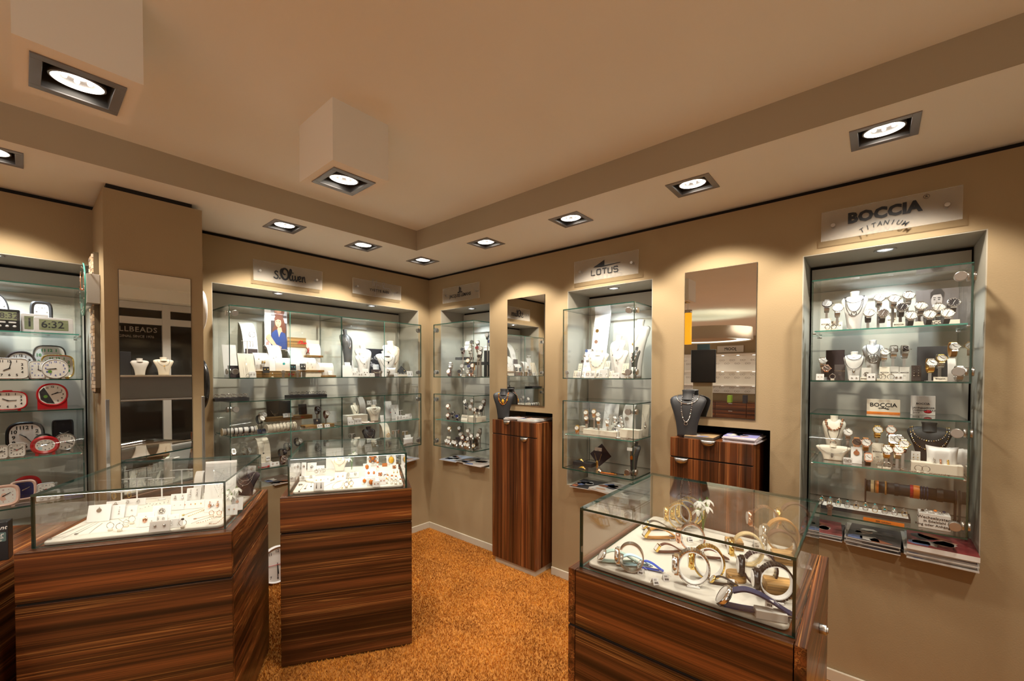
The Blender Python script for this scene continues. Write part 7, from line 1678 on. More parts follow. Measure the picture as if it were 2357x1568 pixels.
cuff|-.05 -3.483 1.1193|-1.471|r=.033;z=.038;m=rose;chain=.004|chain bracelet round the large white cushion, middle one||45
cuff|-.05 -3.505 1.1193|-1.471|r=.033;z=.038;m=gold;chain=.004|chain bracelet round the large white cushion, right one||45
pillow|0 -3.538 1.1193|R|w=.05;h=.11;d=.04|second white cushion cut by the glass edge
block|-.1 -3.473 1.1193|R|w=.155;d=.06;h=.042;m=cream|low cream ledge at the front right of the shelf
ring|-.118 -3.418 1.1193|R|m=steel;sm=steel;s=.002;r=.012|plain steel ring before the low cream ledge, left one||46
ring|-.118 -3.44 1.1193|R|m=steel;sm=steel;s=.002;r=.012|plain steel ring before the low cream ledge, right one||46
ring|-.118 -3.294 1.1193|R|m=silver;sm=crystal;s=.005;r=.01|silver ring with clear stone at the front centre of the shelf, left||47
ring|-.118 -3.311 1.1193|R|m=silver;sm=crystal;s=.005;r=.01|silver ring with clear stone at the front centre of the shelf, middle||47
ring|-.118 -3.324 1.1193|R|m=silver;sm=crystal;s=.005;r=.01|silver ring with clear stone at the front centre of the shelf, right||47
flat_chain|-.085 -3.425 1.1193|R|pts=((-.06,.02,),(-.05,-.03,),(0,-.045,),(.06,-.03,),(.11,0,),);m=silver;bead=.003|silver and gold chain lying round the low cream ledge
ring_tray|-.05 -3.241 .8763|R|w=.319;d=.1;h=.018;white=1|long black ring tray with orange 50% strip|tray
block|-.112 -3.31 .8662|R|w=.136;d=.002;h=.018;m=orange;text=50% reduziert;tm=ink;bev=0;name=offer_strip|orange strip with black offer text on the long ring tray|offer strip
roll|.1 -3.397 .8760|R|L=.296;r=.028;z=.115;m=black;end=velvet|long black roll with coloured bracelets behind the ring tray||13
roll_stand|.1 -3.397 .8763|R|L=.296;z=.115|dark stand feet of the long black roll|stand
cuff|.1 -3.271 .8760|R|r=.03;z=.115;w=.012;m=beige;chain=0|beige braided bracelet at the left of the black roll||48
cuff|.1 -3.283 .8760|R|r=.03;z=.115;w=.006;m=tan;chain=0|tan bracelet second on the black roll||48
cuff|.1 -3.29 .8760|R|r=.03;z=.115;w=.008;m=orange;chain=0|bright orange bracelet on the black roll||48
cuff|.1 -3.319 .8760|R|r=.03;z=.115;w=.012;m=tan;chain=.004|brown link bracelet on the black roll||48
cuff|.1 -3.356 .8760|R|r=.03;z=.115;w=.014;m=dleather;chain=0|plain black bracelet on the black roll||48
cuff|.1 -3.408 .8760|R|r=.03;z=.115;w=.012;m=red;chain=0|dark red cord bracelet on the black roll||48
cuff|.1 -3.423 .8760|R|r=.03;z=.115;w=.022;m=orange;chain=0|wide red orange cord bracelet on the black roll||48
cuff|.1 -3.44 .8760|R|r=.03;z=.115;w=.005;m=navy;chain=0|navy bracelet with studs, first of three||48
cuff|.1 -3.449 .8760|R|r=.03;z=.115;w=.005;m=navy;chain=0|navy bracelet with studs, second of three||48
cuff|.1 -3.459 .8760|R|r=.03;z=.115;w=.005;m=navy;chain=0|navy bracelet with studs, third of three||48
cuff|.1 -3.499 .8760|R|r=.03;z=.115;w=.02;m=dleather;chain=0|wide black bracelet near the right end of the black roll||48
block|-.09 -3.471 .8763|R|w=.096;d=.07;h=.065;m=white;sign=1|white ring block with three printed lines
ring|-.075 -3.435 .9235|R|m=silver;sm=black_stone;s=.006;r=.011;holder=0|silver ring on the white lettered block, first from the left||49
ring|-.047 -3.449 .9235|R|m=silver;sm=steel;s=.006;r=.011;holder=0|silver ring on the white lettered block, second from the left||49
ring|-.075 -3.462 .9235|R|m=silver;sm=pearl;s=.006;r=.011;holder=0|silver ring on the white lettered block, third from the left||49
ring|-.047 -3.476 .9235|R|m=silver;sm=orange;s=.006;r=.011;holder=0|silver ring on the white lettered block, fourth from the left||49
ring|-.075 -3.489 .9235|R|m=silver;sm=steel;s=.006;r=.011;holder=0|silver ring on the white lettered block, fifth from the left||49
ring|-.047 -3.502 .9235|R|m=silver;sm=navy;s=.006;r=.011;holder=0|silver ring on the white lettered block, sixth from the left||49
magazine|-.06 -.215 .7195|-1.471|w=.21;d=.28;th=.006;c=(.55,.6,.75,);seed=1;spine=(.6,.58,.55,)|blue and white brochure at the left of the corner niche sill||50
magazine|-.02 -.4 .7257|-1.631|w=.21;d=.28;th=.006;c=(.3,.25,.22,);seed=2;spine=(.6,.58,.55,)|dark brochure in the middle of the corner niche sill||50
magazine|-.08 -.56 .7319|-1.521|w=.21;d=.28;th=.006;c=(.7,.6,.55,);seed=3;spine=(.6,.58,.55,)|pale brochure at the right of the corner niche sill||50
magazine|-.05 -1.64 .7195|-1.451|w=.2;d=.26;th=.006;c=(.04,.04,.05,);seed=5;spine=(.6,.58,.55,)|black brochure at the left of the sill between the mirrors||50
magazine|-.02 -1.78 .7320|-1.821|w=.2;d=.26;th=.006;c=(.65,.62,.6,);seed=6;spine=(.6,.58,.55,)|pale brochure with portrait on the sill between the mirrors||50
magazine|-.03 -1.78 .7260|-1.771|w=.2;d=.26;th=.006;c=(.62,.48,.4,);seed=7;spine=(.6,.58,.55,)|thin pink brochure under the portrait brochure||50
magazine|-.06 -1.95 .7195|-1.471|w=.2;d=.26;th=.006;c=(.18,.12,.1,);seed=8;spine=(.6,.58,.55,)|dark brochure at the right of the sill between the mirrors||50
magazine|-.058 -3.389 .7195|-1.621|w=.215;d=.29;th=.006;c=(.55,.52,.5,);seed=10;spine=(.6,.58,.55,)|magazine in the right stack under the rightmost case, first from the bottom||51
magazine|-.046 -3.385 .7260|-1.561|w=.215;d=.29;th=.006;c=(.2,.2,.35,);seed=11;spine=(.6,.58,.55,)|magazine in the right stack under the rightmost case, second from the bottom||51
magazine|-.052 -3.381 .7325|-1.581|w=.215;d=.29;th=.006;c=(.6,.55,.5,);seed=12;spine=(.6,.58,.55,)|magazine in the right stack under the rightmost case, third from the bottom||51
magazine|-.058 -3.389 .7390|-1.601|w=.215;d=.29;th=.006;c=(.55,.52,.5,);seed=13;spine=(.6,.58,.55,)|magazine in the right stack under the rightmost case, fourth from the bottom||51
magazine|-.046 -3.385 .7455|-1.621|w=.215;d=.29;th=.006;c=(.2,.2,.35,);seed=14;spine=(.6,.58,.55,)|magazine in the right stack under the rightmost case, fifth from the bottom||51
magazine|-.052 -3.381 .7520|-1.561|w=.215;d=.29;th=.006;c=(.6,.55,.5,);seed=15;spine=(.6,.58,.55,)|magazine in the right stack under the rightmost case, sixth from the bottom||51
magazine|-.058 -3.389 .7585|-1.581|w=.215;d=.29;th=.006;c=(.55,.52,.5,);seed=16;spine=(.6,.58,.55,)|magazine in the right stack under the rightmost case, seventh from the bottom||51
magazine|-.066 -3.39 .7650|-1.601|w=.215;d=.28;th=.022;c=(.28,.05,.05,);seed=30;spine=(.8,.78,.75,)|thick white edged catalogue with red cover on top of the right stack||51
magazine|-.045 -3.18 .7195|-1.621|w=.19;d=.27;th=.005;c=(.1,.08,.08,);seed=20;spine=(.6,.58,.55,)|magazine in the middle stack under the rightmost case, first from the bottom||52
magazine|-.039 -3.174 .7250|-1.521|w=.19;d=.27;th=.005;c=(.25,.2,.2,);seed=21;spine=(.6,.58,.55,)|magazine in the middle stack under the rightmost case, second from the bottom||52
magazine|-.033 -3.18 .7305|R|w=.19;d=.27;th=.005;c=(.5,.45,.4,);seed=22;spine=(.6,.58,.55,)|magazine in the middle stack under the rightmost case, third from the bottom||52
magazine|-.045 -3.174 .7360|-1.621|w=.19;d=.27;th=.005;c=(.1,.08,.08,);seed=23;spine=(.6,.58,.55,)|magazine in the middle stack under the rightmost case, fourth from the bottom||52
magazine|-.039 -3.18 .7415|-1.521|w=.19;d=.27;th=.005;c=(.25,.2,.2,);seed=24;spine=(.6,.58,.55,)|magazine in the middle stack under the rightmost case, fifth from the bottom||52
magazine|-.033 -3.174 .7470|R|w=.19;d=.27;th=.005;c=(.5,.45,.4,);seed=25;spine=(.6,.58,.55,)|magazine in the middle stack under the rightmost case, sixth from the bottom||52
magazine|-.045 -3.18 .7525|-1.621|w=.19;d=.27;th=.005;c=(.1,.08,.08,);seed=26;spine=(.6,.58,.55,)|magazine in the middle stack under the rightmost case, seventh from the bottom||52
magazine|-.03 -3 .7195|-1.591|w=.165;d=.25;th=.005;c=(.08,.07,.08,);seed=26;spine=(.6,.58,.55,)|magazine in the left stack under the rightmost case, first from the bottom||53
magazine|-.025 -2.996 .7245|-1.511|w=.165;d=.25;th=.005;c=(.4,.1,.1,);seed=27;spine=(.6,.58,.55,)|magazine in the left stack under the rightmost case, second from the bottom||53
magazine|-.02 -3 .7295|-1.551|w=.165;d=.25;th=.005;c=(.45,.4,.4,);seed=28;spine=(.6,.58,.55,)|magazine in the left stack under the rightmost case, third from the bottom||53
magazine|-.03 -2.996 .7345|-1.591|w=.165;d=.25;th=.005;c=(.08,.07,.08,);seed=29;spine=(.6,.58,.55,)|magazine in the left stack under the rightmost case, fourth from the bottom||53
magazine|-.025 -3 .7395|-1.511|w=.165;d=.25;th=.005;c=(.4,.1,.1,);seed=30;spine=(.6,.58,.55,)|magazine in the left stack under the rightmost case, fifth from the bottom||53
magazine|-1.5 -.03 .7195|.1|w=.2;d=.27;th=.006;c=(.2,.13,.1,);seed=40;spine=(.6,.58,.55,)|dark brochure on the left of the wide niche sill||50
magazine|-1.28 -.05 .7195|-.15|w=.2;d=.27;th=.006;c=(.35,.33,.3,);seed=41;spine=(.6,.58,.55,)|grey brochure in the middle of the wide niche sill||50
magazine|-.36 -.09 .7195|.2|w=.2;d=.27;th=.006;c=(.12,.16,.3,);seed=42;spine=(.6,.58,.55,)|blue brochure at the right of the wide niche sill||50
magazine|-.37 -.07 .7260|.08|w=.2;d=.27;th=.006;c=(.65,.66,.72,);seed=43;spine=(.6,.58,.55,)|pale brochure on the blue one on the wide niche sill||50
magazine|-.105 -1.055 1.1725|-1.491|w=.13;d=.26;th=.01;c=(.8,.78,.8,);seed=50;spine=(.6,.58,.55,)|white brochure stack sheet, lower left on the tall cabinet||54
magazine|-.1 -1.065 1.1830|-1.621|w=.13;d=.26;th=.008;c=(.82,.8,.82,);seed=51;spine=(.6,.58,.55,)|white brochure on top at the left of the tall cabinet||54
magazine|-.11 -1.2 1.1725|-1.541|w=.17;d=.26;th=.012;c=(.55,.68,.7,);seed=52;spine=(.6,.58,.55,)|pale blue catalogue at the right of the tall cabinet||54
magazine|-.1 -1.19 1.1850|R|w=.17;d=.26;th=.008;c=(.7,.6,.55,);seed=53;spine=(.6,.58,.55,)|catalogue with orange picture on top at the right of the tall cabinet||54
magazine|-.13 -2.455 1.1725|-1.541|w=.155;d=.21;th=.014;c=(.55,.38,.2,);seed=60;spine=(.1,.08,.06,)|brown patchwork covered catalogue on the walnut drawer cabinet||55
magazine|-.12 -2.655 1.1725|-1.619|w=.16;d=.24;th=.006;c=(.6,.57,.6,);seed=61;spine=(.62,.56,.6,)|blue topped brochure in the stack on the drawer cabinet, first from the bottom||55
magazine|-.112 -2.651 1.1787|-1.523|w=.16;d=.24;th=.006;c=(.6,.57,.6,);seed=62;spine=(.62,.56,.6,)|blue topped brochure in the stack on the drawer cabinet, second from the bottom||55
magazine|-.104 -2.655 1.1849|R|w=.16;d=.24;th=.006;c=(.6,.57,.6,);seed=63;spine=(.62,.56,.6,)|blue topped brochure in the stack on the drawer cabinet, third from the bottom||55
magazine|-.12 -2.651 1.1911|-1.619|w=.16;d=.24;th=.006;c=(.6,.57,.6,);seed=64;spine=(.62,.56,.6,)|blue topped brochure in the stack on the drawer cabinet, fourth from the bottom||55
magazine|-.112 -2.655 1.1973|-1.523|w=.16;d=.24;th=.006;c=(.3,.3,.62,);seed=65;spine=(.62,.56,.6,)|blue topped brochure in the stack on the drawer cabinet, fifth from the bottom||55
bust|-.085 -1.035 1.1723|-1.021|h=.245;wr=.72;m=black;lean=1|black bust with amber bead necklace on the tall cabinet||9
necklace|-.085 -1.035 1.1723|-1.021|h=.245;wr=.72;drop=.5;m=amber;pm=yamber;bead=.006;pend=None;wide=.45|amber bead necklace on the black bust of the tall cabinet||10
necklace|-.085 -1.035 1.1723|-1.021|h=.245;wr=.72;drop=.68;m=silver;pend=drop;ps=.014;pm=yamber;wide=.35|silver chain with large yellow amber pendant on the tall cabinet bust||10
bust|-.085 -2.455 1.1723|-1.471|h=.275;wr=.72;m=black;lean=1|black bust with silver chains on the walnut drawer cabinet||9
necklace|-.085 -2.455 1.1723|-1.471|h=.275;wr=.72;drop=.72;m=silver;pend=None;wide=.6;r=.002|short silver rope necklace on the drawer cabinet bust||10
necklace|-.085 -2.455 1.1723|-1.471|h=.275;wr=.72;drop=.33;m=silver;bead=.004;pend=ring;ps=.009;wide=.3|long silver ring link chain on the drawer cabinet bust||10
""", GROUPS)
# ------------------------------------------------------------------ stock records: kind | place | turn | options | label | category | group | extra
GROUPS = ['small white cards in the left counter', 'necklaces on the large white board', 'white earring stands in the left counter', 'earrings on the left counter stands', 'necklace busts', 'necklaces on busts', 'chains lying on the left counter tray', 'rings in the left counter', 'small cards in the middle counter', 'rings on the oval plate', 'white blocks with hoops in the middle counter', 'hoops on white blocks', 'chains lying on the middle counter tray', 'rings in the middle counter', 'wristwatches in the right counter', 'oak blocks in the right counter', 'price tags in the right counter', 'round clocks']
load(r"""
card|-2.539 -.847 .9148|-.5|w=.08;h=.071;tilt=20;item=pendant;s=.004|white card with faceted double drop pendant, left front||0
card|-2.475 -.759 .9148|-.5|w=.072;h=.055;tilt=20;item=pendant;s=.006|white card with round textured pendant behind the long drops||0
card|-2.487 -.852 .9148|-.5|w=.07;h=.059;tilt=20;item=longdrops|white card with long drop earrings beside the faceted pendant||0
card|-2.443 -.858 .9148|-.5|w=.066;h=.047;tilt=20;item=studs;s=.004|white card with two flat silver studs||0
card|-2.415 -1.067 .9148|-.5|w=.059;h=.057;tilt=20;item=stone;pm=rose;s=.004|white card with rose and silver oval pendant||0
card|-2.407 -1.075 .9148|-.5|w=.059;h=.04;tilt=20;item=studs;s=.003|white card with dark and silver studs before the oval pendant||0
card|-2.342 -.967 .9148|-.5|w=.071;h=.049;tilt=20;item=brooch;pm=silver;s=.004|white card with silver flower pendant||0
card|-2.363 -1.066 .9148|-.5|w=.047;h=.035;tilt=20;item=hoops;s=.003|white card with silver bows||0
card|-2.322 -1.061 .9148|-.5|w=.052;h=.026;tilt=20;item=studs;s=.002|white card with tiny hearts||0
card|-2.386 -1.178 .9148|-.5|w=.071;h=.042;tilt=20;item=studs;jm=steel;s=.005|front white card with round black and silver studs||0
card|-2.334 -1.172 .9148|-.5|w=.054;h=.036;tilt=20;item=longdrops;s=.002|white card with silver bars beside the wide ring||0
card|-2.243 -.794 .9148|-.5|w=.069;h=.047;tilt=20;item=drops;s=.004|white card with hanging leaf earrings||0
card|-2.18 -.783 .9148|-.5|w=.062;h=.061;tilt=20;item=longdrops;s=.004|white card with long crystal earrings||0
card|-2.272 -.909 .9148|-.5|w=.054;h=.041;tilt=20;item=studs;s=.002|left of three white stud cards in a row||0
card|-2.235 -.926 .9148|-.5|w=.054;h=.038;tilt=20;item=studs;jm=rose;s=.003|middle of three white stud cards, rose gold||0
card|-2.199 -.946 .9148|-.5|w=.053;h=.038;tilt=20;item=studs;jm=gold;s=.003|right of three white stud cards, gold||0
card|-2.166 -1.058 .9148|-.5|w=.071;h=.057;tilt=20;item=drops;jm=rose;s=.005|white card with rose leaf earrings||0
card|-2.109 -.846 .9148|-.5|w=.075;h=.056;tilt=20;item=drops;jm=blkm;s=.004|white card with black drops above the gold leaves||0
card|-2.125 -1.169 .9148|-.5|w=.047;h=.046;tilt=20;item=studs;jm=rose;s=.003|white card with rose studs at the right glass||0
card|-2.085 -1.112 .9148|-.5|w=.047;h=.057;tilt=20;item=pendant;jm=rose;s=.003|white card with small rose pendant at the right glass||0
card|-2.399 -.676 .9148|-.5|w=.098;h=.034;tilt=20;item=hoops;s=.004|long cream block card with two silver hoops||0
board|-2.093 -.891 .9148|-.5|w=.137;h=.195;m=white;tilt=12|large white board with three silver necklaces in the left counter
pendant_chain|-2.099 -.897 1.0142|-.5|w=.045;h=.055;pend=ball;ps=.003;slope=.22|silver necklace on the large white board, upper||1
pendant_chain|-2.099 -.897 .9751|-.5|w=.045;h=.055;pend=ball;ps=.003;slope=.22|silver necklace on the large white board, middle||1
pendant_chain|-2.099 -.897 .9400|-.5|w=.045;h=.055;pend=ball;ps=.003;slope=.22|silver necklace on the large white board, lower||1
tstand|-2.369 -.579 .9148|-.5|h=.111;w=.124|white earring stand in the left counter, left half of the long bar||2
hoop|-2.408 -.562 1.0211|-.5|r=.016;m=silver;kind=hoop;t_=.001|silver hoop earring hanging left on the stand: left half of the long bar||3
hoop|-2.33 -.605 1.0211|-.5|r=.016;m=silver;kind=hoop;t_=.001|silver hoop earring hanging right on the stand: left half of the long bar||3
tstand|-2.281 -.647 .9148|-.5|h=.106;w=.114|white earring stand in the left counter, right half of the long bar||2
hoop|-2.317 -.631 1.0165|-.5|r=.02;m=silver;kind=hoop;t_=.001|silver hoop earring hanging left on the stand: right half of the long bar||3
hoop|-2.245 -.671 1.0165|-.5|r=.02;m=silver;kind=hoop;t_=.001|silver hoop earring hanging right on the stand: right half of the long bar||3
tstand|-2.424 -.547 .9148|-.5|h=.049;w=.085|white earring stand in the left counter, small one in front||2
hoop|-2.451 -.536 .9599|-.5|r=.014;m=gold;kind=hoop;t_=.001|gold and silver hoop earring hanging left on the stand: small one in front||3
hoop|-2.397 -.565 .9599|-.5|r=.014;m=gold;kind=hoop;t_=.001|gold and silver hoop earring hanging right on the stand: small one in front||3
tstand|-2.198 -.651 .9148|-.5|h=.137;w=.1|white earring stand in the left counter, tall one with crystal clusters||2
hoop|-2.23 -.638 1.0480|-.5|r=.012;m=silver;kind=drop;t_=.001|crystal cluster earring hanging left on the stand: tall one with crystal clusters||3
hoop|-2.167 -.672 1.0480|-.5|r=.012;m=silver;kind=drop;t_=.001|crystal cluster earring hanging right on the stand: tall one with crystal clusters||3
strip_stand|-2.156 -.768 .9148|-.5|w=.036;h=.126|narrow curved white stand with chains in the left counter
bust|-1.973 -.879 .9148|-1|h=.132;wr=1.13;m=velvet|dark brown bust with fine silver chains at the back of the left counter||4
necklace|-1.973 -.879 .9148|-1|h=.132;wr=1.13;drop=.6;pend=ball;ps=.003;m=silver|short silver chain on the dark brown bust of the left counter||5
necklace|-1.973 -.879 .9148|-1|h=.132;wr=1.13;drop=.42;pend=ball;ps=.003;m=silver|long silver chain on the dark brown bust of the left counter||5
flowers|-2.091 -1.081 .9148|-.5|h=.098;n=3|small artificial orchid at the right glass of the left counter
flat_chain|-2.549 -.829 .9145|0|m=silver;bead=0;pend=disc;ps=.006;pts=((0,0,),(-.062,-.062,),(-.136,-.142,),)|silver chain reaching furthest left in the left counter||6
flat_chain|-2.54 -.84 .9145|0|m=silver;bead=0;pend=None;ps=.006;pts=((0,0,),(-.061,-.09,),(-.116,-.159,),)|second silver chain from the left in the left counter||6
flat_chain|-2.536 -.859 .9145|0|m=silver;bead=0;pend=disc;ps=.006;pts=((0,0,),(-.037,-.055,),(-.076,-.114,),)|third silver chain from the left, with flat bar in the left counter||6
flat_chain|-2.527 -.885 .9145|0|m=steel;bead=0;pend=None;ps=.006;pts=((0,0,),(-.03,-.065,),(-.05,-.116,),)|short grey chain, fourth from the left in the left counter||6
flat_chain|-2.473 -.856 .9145|0|m=silver;bead=0;pend=None;ps=.006;pts=((0,0,),(.009,-.08,),(.033,-.116,),)|silver chain under the small rings in the left counter||6
flat_chain|-2.184 -.976 .9145|0|m=gold;bead=0;pend=ball;ps=.006;pts=((0,0,),(-.043,-.016,),(-.087,-.042,),)|gold chain, upper of two in the left counter||6
flat_chain|-2.187 -1.002 .9145|0|m=gold;bead=.002;pend=None;ps=.006;pts=((0,0,),(-.037,-.028,),(-.073,-.05,),)|gold leaf chain, lower of two in the left counter||6
flat_chain|-2.186 -1.103 .9145|0|m=rose;bead=0;pend=disc;ps=.006;pts=((0,0,),(-.035,-.005,),(-.062,-.007,),)|rose chain with round grey pendant in the left counter||6
flat_chain|-2.179 -1.126 .9145|0|m=steel;bead=0;pend=None;ps=.006;pts=((0,0,),(-.05,-.015,),(-.095,-.036,),)|thin grey chain beside the round grey pendant in the left counter||6
flat_chain|-2.176 -1.146 .9145|0|m=rose;bead=.002;pend=None;ps=.006;pts=((0,0,),(-.041,-.028,),(-.081,-.034,),)|rose beaded chain near the front edge in the left counter||6
flat_chain|-2.161 -1.183 .9145|0|m=rose;bead=.002;pend=None;ps=.006;pts=((0,0,),(-.041,-.057,),(-.063,-.042,),)|rose star chain at the front right corner in the left counter||6
flat_chain|-2.361 -.666 .9145|0|m=steel;bead=.002;pend=ball;ps=.006;pts=((0,0,),(.045,-.062,),(.108,-.078,),)|thick braided silver bracelet behind the flower pendant in the left counter||6
flat_chain|-2.384 -.765 .9145|0|m=silver;bead=.002;pend=None;ps=.006;pts=((0,0,),(.063,.03,),(.144,.061,),)|silver rope chain crossing the braided bracelet in the left counter||6
ring|-2.516 -1.02 .9148|-.5|r=.012;sm=silver|plain silver ring, left of the front pair||7
ring|-2.492 -1.059 .9148|-.5|r=.012;sm=silver|plain silver ring, right of the front pair||7
ring|-2.466 -1.012 .9148|-.5|sm=crystal|silver ring with crystals behind the front pair||7
ring|-2.444 -.987 .9148|-.5|r=.012;sm=silver;s=.005|wide silver ring behind the front pair||7
ring|-2.311 -1.197 .9148|-.5|r=.013;sm=blkm;s=.006|wide black and silver ring near the front edge||7
ring|-2.165 -1.048 .9148|-.5|m=silver;sm=crystal;s=.007|silver ring with large clear stone||7
ring|-2.191 -1.13 .9148|-.5|m=rose;sm=silver|rose gold ring, left of the pair by the corner||7
ring|-2.168 -1.155 .9148|-.5|m=rose;sm=crystal|rose gold ring, right of the pair by the corner||7
card|-1.49 -.604 .9148|-.55|w=.055;h=.055;tilt=20;item=brooch;pm=steel;s=.003|white card with crystal brooch behind the oval ring plate|jewellery card|8
card|-1.586 -.697 .9148|-.55|w=.027;h=.084;tilt=20;item=pendant;s=.003|narrow white upright card at the left glass|jewellery card|8
card|-1.567 -.569 .9148|-.55|w=.045;h=.057;tilt=20;item=pendant;s=.004|white card with round pendant at the far left|jewellery card|8
card|-1.451 -.622 .9148|-.55|w=.067;h=.033;tilt=20;item=none|blank white card behind the oval ring plate|jewellery card|8
card|-1.564 -.938 .9148|-.55|w=.048;h=.034;tilt=20;item=studs;s=.003|white card with round studs before the ring plate|jewellery card|8
card|-1.483 -.955 .9148|-.55|w=.063;h=.046;tilt=20;item=drops;jm=rose;s=.003|white card with two brown drops in the centre|jewellery card|8
card|-1.674 -1.074 .9148|-.55|w=.052;h=.046;tilt=20;item=longdrops;jm=blkm;s=.003|white card with black and silver drops at the front|jewellery card|8
card|-1.596 -.913 .9148|-.55|w=.055;h=.027;tilt=20;item=studs;m=cream;jm=gold|cream cuff card with gold studs|jewellery card|8
card|-1.239 -.85 .9148|-.55|w=.048;h=.046;tilt=20;item=stone;s=.005|white card with square amber pendant|jewellery card|8
card|-1.135 -.756 .9148|-.55|w=.077;h=.095;tilt=20;item=brooch;s=.009|tall white card with large round tree brooch|jewellery card|8
card|-1.027 -.818 .9148|-.55|w=.065;h=.065;tilt=20;item=stone;pm=yamber;s=.008|white card with large yellow oval amber|jewellery card|8
card|-1.103 -.959 .9148|-.55|w=.054;h=.036;tilt=20;item=brooch;s=.004|white card with silver flower and amber centre|jewellery card|8
card|-1.314 -.99 .9148|-.55|w=.04;h=.042;tilt=20;item=stone;s=.003|white card with small long amber drop|jewellery card|8
card|-1.282 -1.067 .9148|-.55|w=.048;h=.037;tilt=20;item=brooch;s=.004|white card with amber tree brooch|jewellery card|8
card|-1.188 -1.092 .9148|-.55|w=.049;h=.036;tilt=20;item=drops;jm=gold;s=.003|white card with amber drop earrings at the right|jewellery card|8
card|-1.437 -1.142 .9148|-.55|w=.034;h=.042;tilt=20;item=stone;s=.004|front white card with round amber pendant, left|jewellery card|8
card|-1.432 -1.203 .9148|-.55|w=.046;h=.047;tilt=20;item=stone;s=.005|front white card with round amber pendant, right|jewellery card|8
card|-1.421 -1.238 .9148|-.55|w=.041;h=.032;tilt=20;item=studs;jm=amber;s=.003|front white card with dark amber studs|jewellery card|8
card|-1.367 -1.218 .9148|-.55|w=.039;h=.038;tilt=20;item=studs;jm=amber;s=.003|white card with amber and silver studs|jewellery card|8
card|-1.296 -1.02 .9148|-.55|w=.025;h=.047;tilt=20;item=stone;s=.003|slim white card with dark amber drop|jewellery card|8
board|-1.356 -.65 .9148|-.55|w=.109;h=.136;m=white;tilt=8|large white board with V necklace in the middle counter
pendant_chain|-1.364 -.66 .9717|-.55|w=.028;h=.068;pend=drop;ps=.004;m=gold;pm=rose;slope=.12|thin gold V necklace on the large white board of the middle counter
bust|-1.368 -.735 .9148|-.55|h=.088;wr=1.19;m=cream;lean=1.3|small cream bust with round pendant in the middle counter||4
necklace|-1.368 -.735 .9148|-.55|h=.088;wr=1.19;lean=1.3;drop=.5;pend=rings;ps=.006;m=gold;pm=steel|gold chain with round shell pendant on the small cream bust||5
flowers|-1.336 -.83 .9148|-.55|h=.13;n=4|white snowdrop flowers in a small glass in the middle counter
oval_plate|-1.562 -.861 .9148|-.55|w=.157|cream oval plate of silver rings|ring plate
ring|-1.474 -.734 .9273|-.85|m=silver;sm=crystal;s=.004;holder=0;r=.009|silver ring on the cream oval plate, first round the rim||9
ring|-1.48 -.722 .9273|-.55|m=silver;sm=silver;s=.004;holder=0;r=.009|silver ring on the cream oval plate, second round the rim||9
ring|-1.495 -.715 .9273|-.25|m=silver;sm=steel;s=.004;holder=0;r=.009|silver ring on the cream oval plate, third round the rim||9
ring|-1.513 -.717 .9273|-.85|m=silver;sm=crystal;s=.004;holder=0;r=.009|silver ring on the cream oval plate, fourth round the rim||9
ring|-1.524 -.728 .9273|-.55|m=silver;sm=silver;s=.004;holder=0;r=.009|silver ring on the cream oval plate, fifth round the rim||9
ring|-1.524 -.741 .9273|-.25|m=silver;sm=steel;s=.004;holder=0;r=.009|silver ring on the cream oval plate, sixth round the rim||9
ring|-1.513 -.752 .9273|-.85|m=silver;sm=crystal;s=.004;holder=0;r=.009|silver ring on the cream oval plate, seventh round the rim||9
ring|-1.495 -.754 .9273|-.55|m=silver;sm=silver;s=.004;holder=0;r=.009|silver ring on the cream oval plate, eighth round the rim||9
ring|-1.48 -.747 .9273|-.25|m=silver;sm=steel;s=.004;holder=0;r=.009|silver ring on the cream oval plate, last round the rim||9
block|-1.619 -.819 .9148|-.55|w=.087;d=.018;h=.024;m=white|white block with two hoops, left, before the oval plate||10
hoop|-1.641 -.812 .9449|-.55|r=.01;m=silver;t_=.002|small thick hoop clipped left on the white block left, before the oval plate||11
hoop|-1.603 -.834 .9449|-.55|r=.01;m=silver;t_=.002|small thick hoop clipped right on the white block left, before the oval plate||11
block|-1.407 -.954 .9148|-.55|w=.08;d=.018;h=.03;m=white|white block with two hoops, centre right, before the flowers||10
hoop|-1.427 -.948 .9509|-.55|r=.01;m=silver;t_=.002|small thick hoop clipped left on the white block centre right, before the flowers||11
hoop|-1.393 -.969 .9509|-.55|r=.01;m=silver;t_=.002|small thick hoop clipped right on the white block centre right, before the flowers||11
flat_chain|-1.673 -.897 .9145|0|m=gold;bead=0;pend=ball;pm=blkm;ps=.005;pts=((0,0,),(-.039,-.058,),(-.08,-.117,),)|gold chain with black drop, furthest left in the middle counter||12
flat_chain|-1.657 -.905 .9145|0|m=gold;bead=0;pend=disc;pm=blkm;ps=.005;pts=((0,0,),(-.024,-.038,),(-.051,-.081,),)|gold chain with dark oval pendant in the middle counter||12
flat_chain|-1.628 -.888 .9145|0|m=silver;bead=0;pend=ball;pm=blkm;ps=.005;pts=((0,0,),(-.017,-.039,),(-.038,-.081,),)|short silver chain with black drop in the middle counter||12
flat_chain|-1.481 -.968 .9145|0|m=silver;bead=0;pend=None;pm=None;ps=.005;pts=((0,0,),(-.075,-.017,),(-.143,-.064,),)|silver flat chain pointing to the front card in the middle counter||12
flat_chain|-1.494 -.984 .9145|0|m=steel;bead=.001;pend=None;pm=None;ps=.005;pts=((0,0,),(-.062,-.02,),(-.127,-.078,),)|dark braided chain beside the silver flat one in the middle counter||12
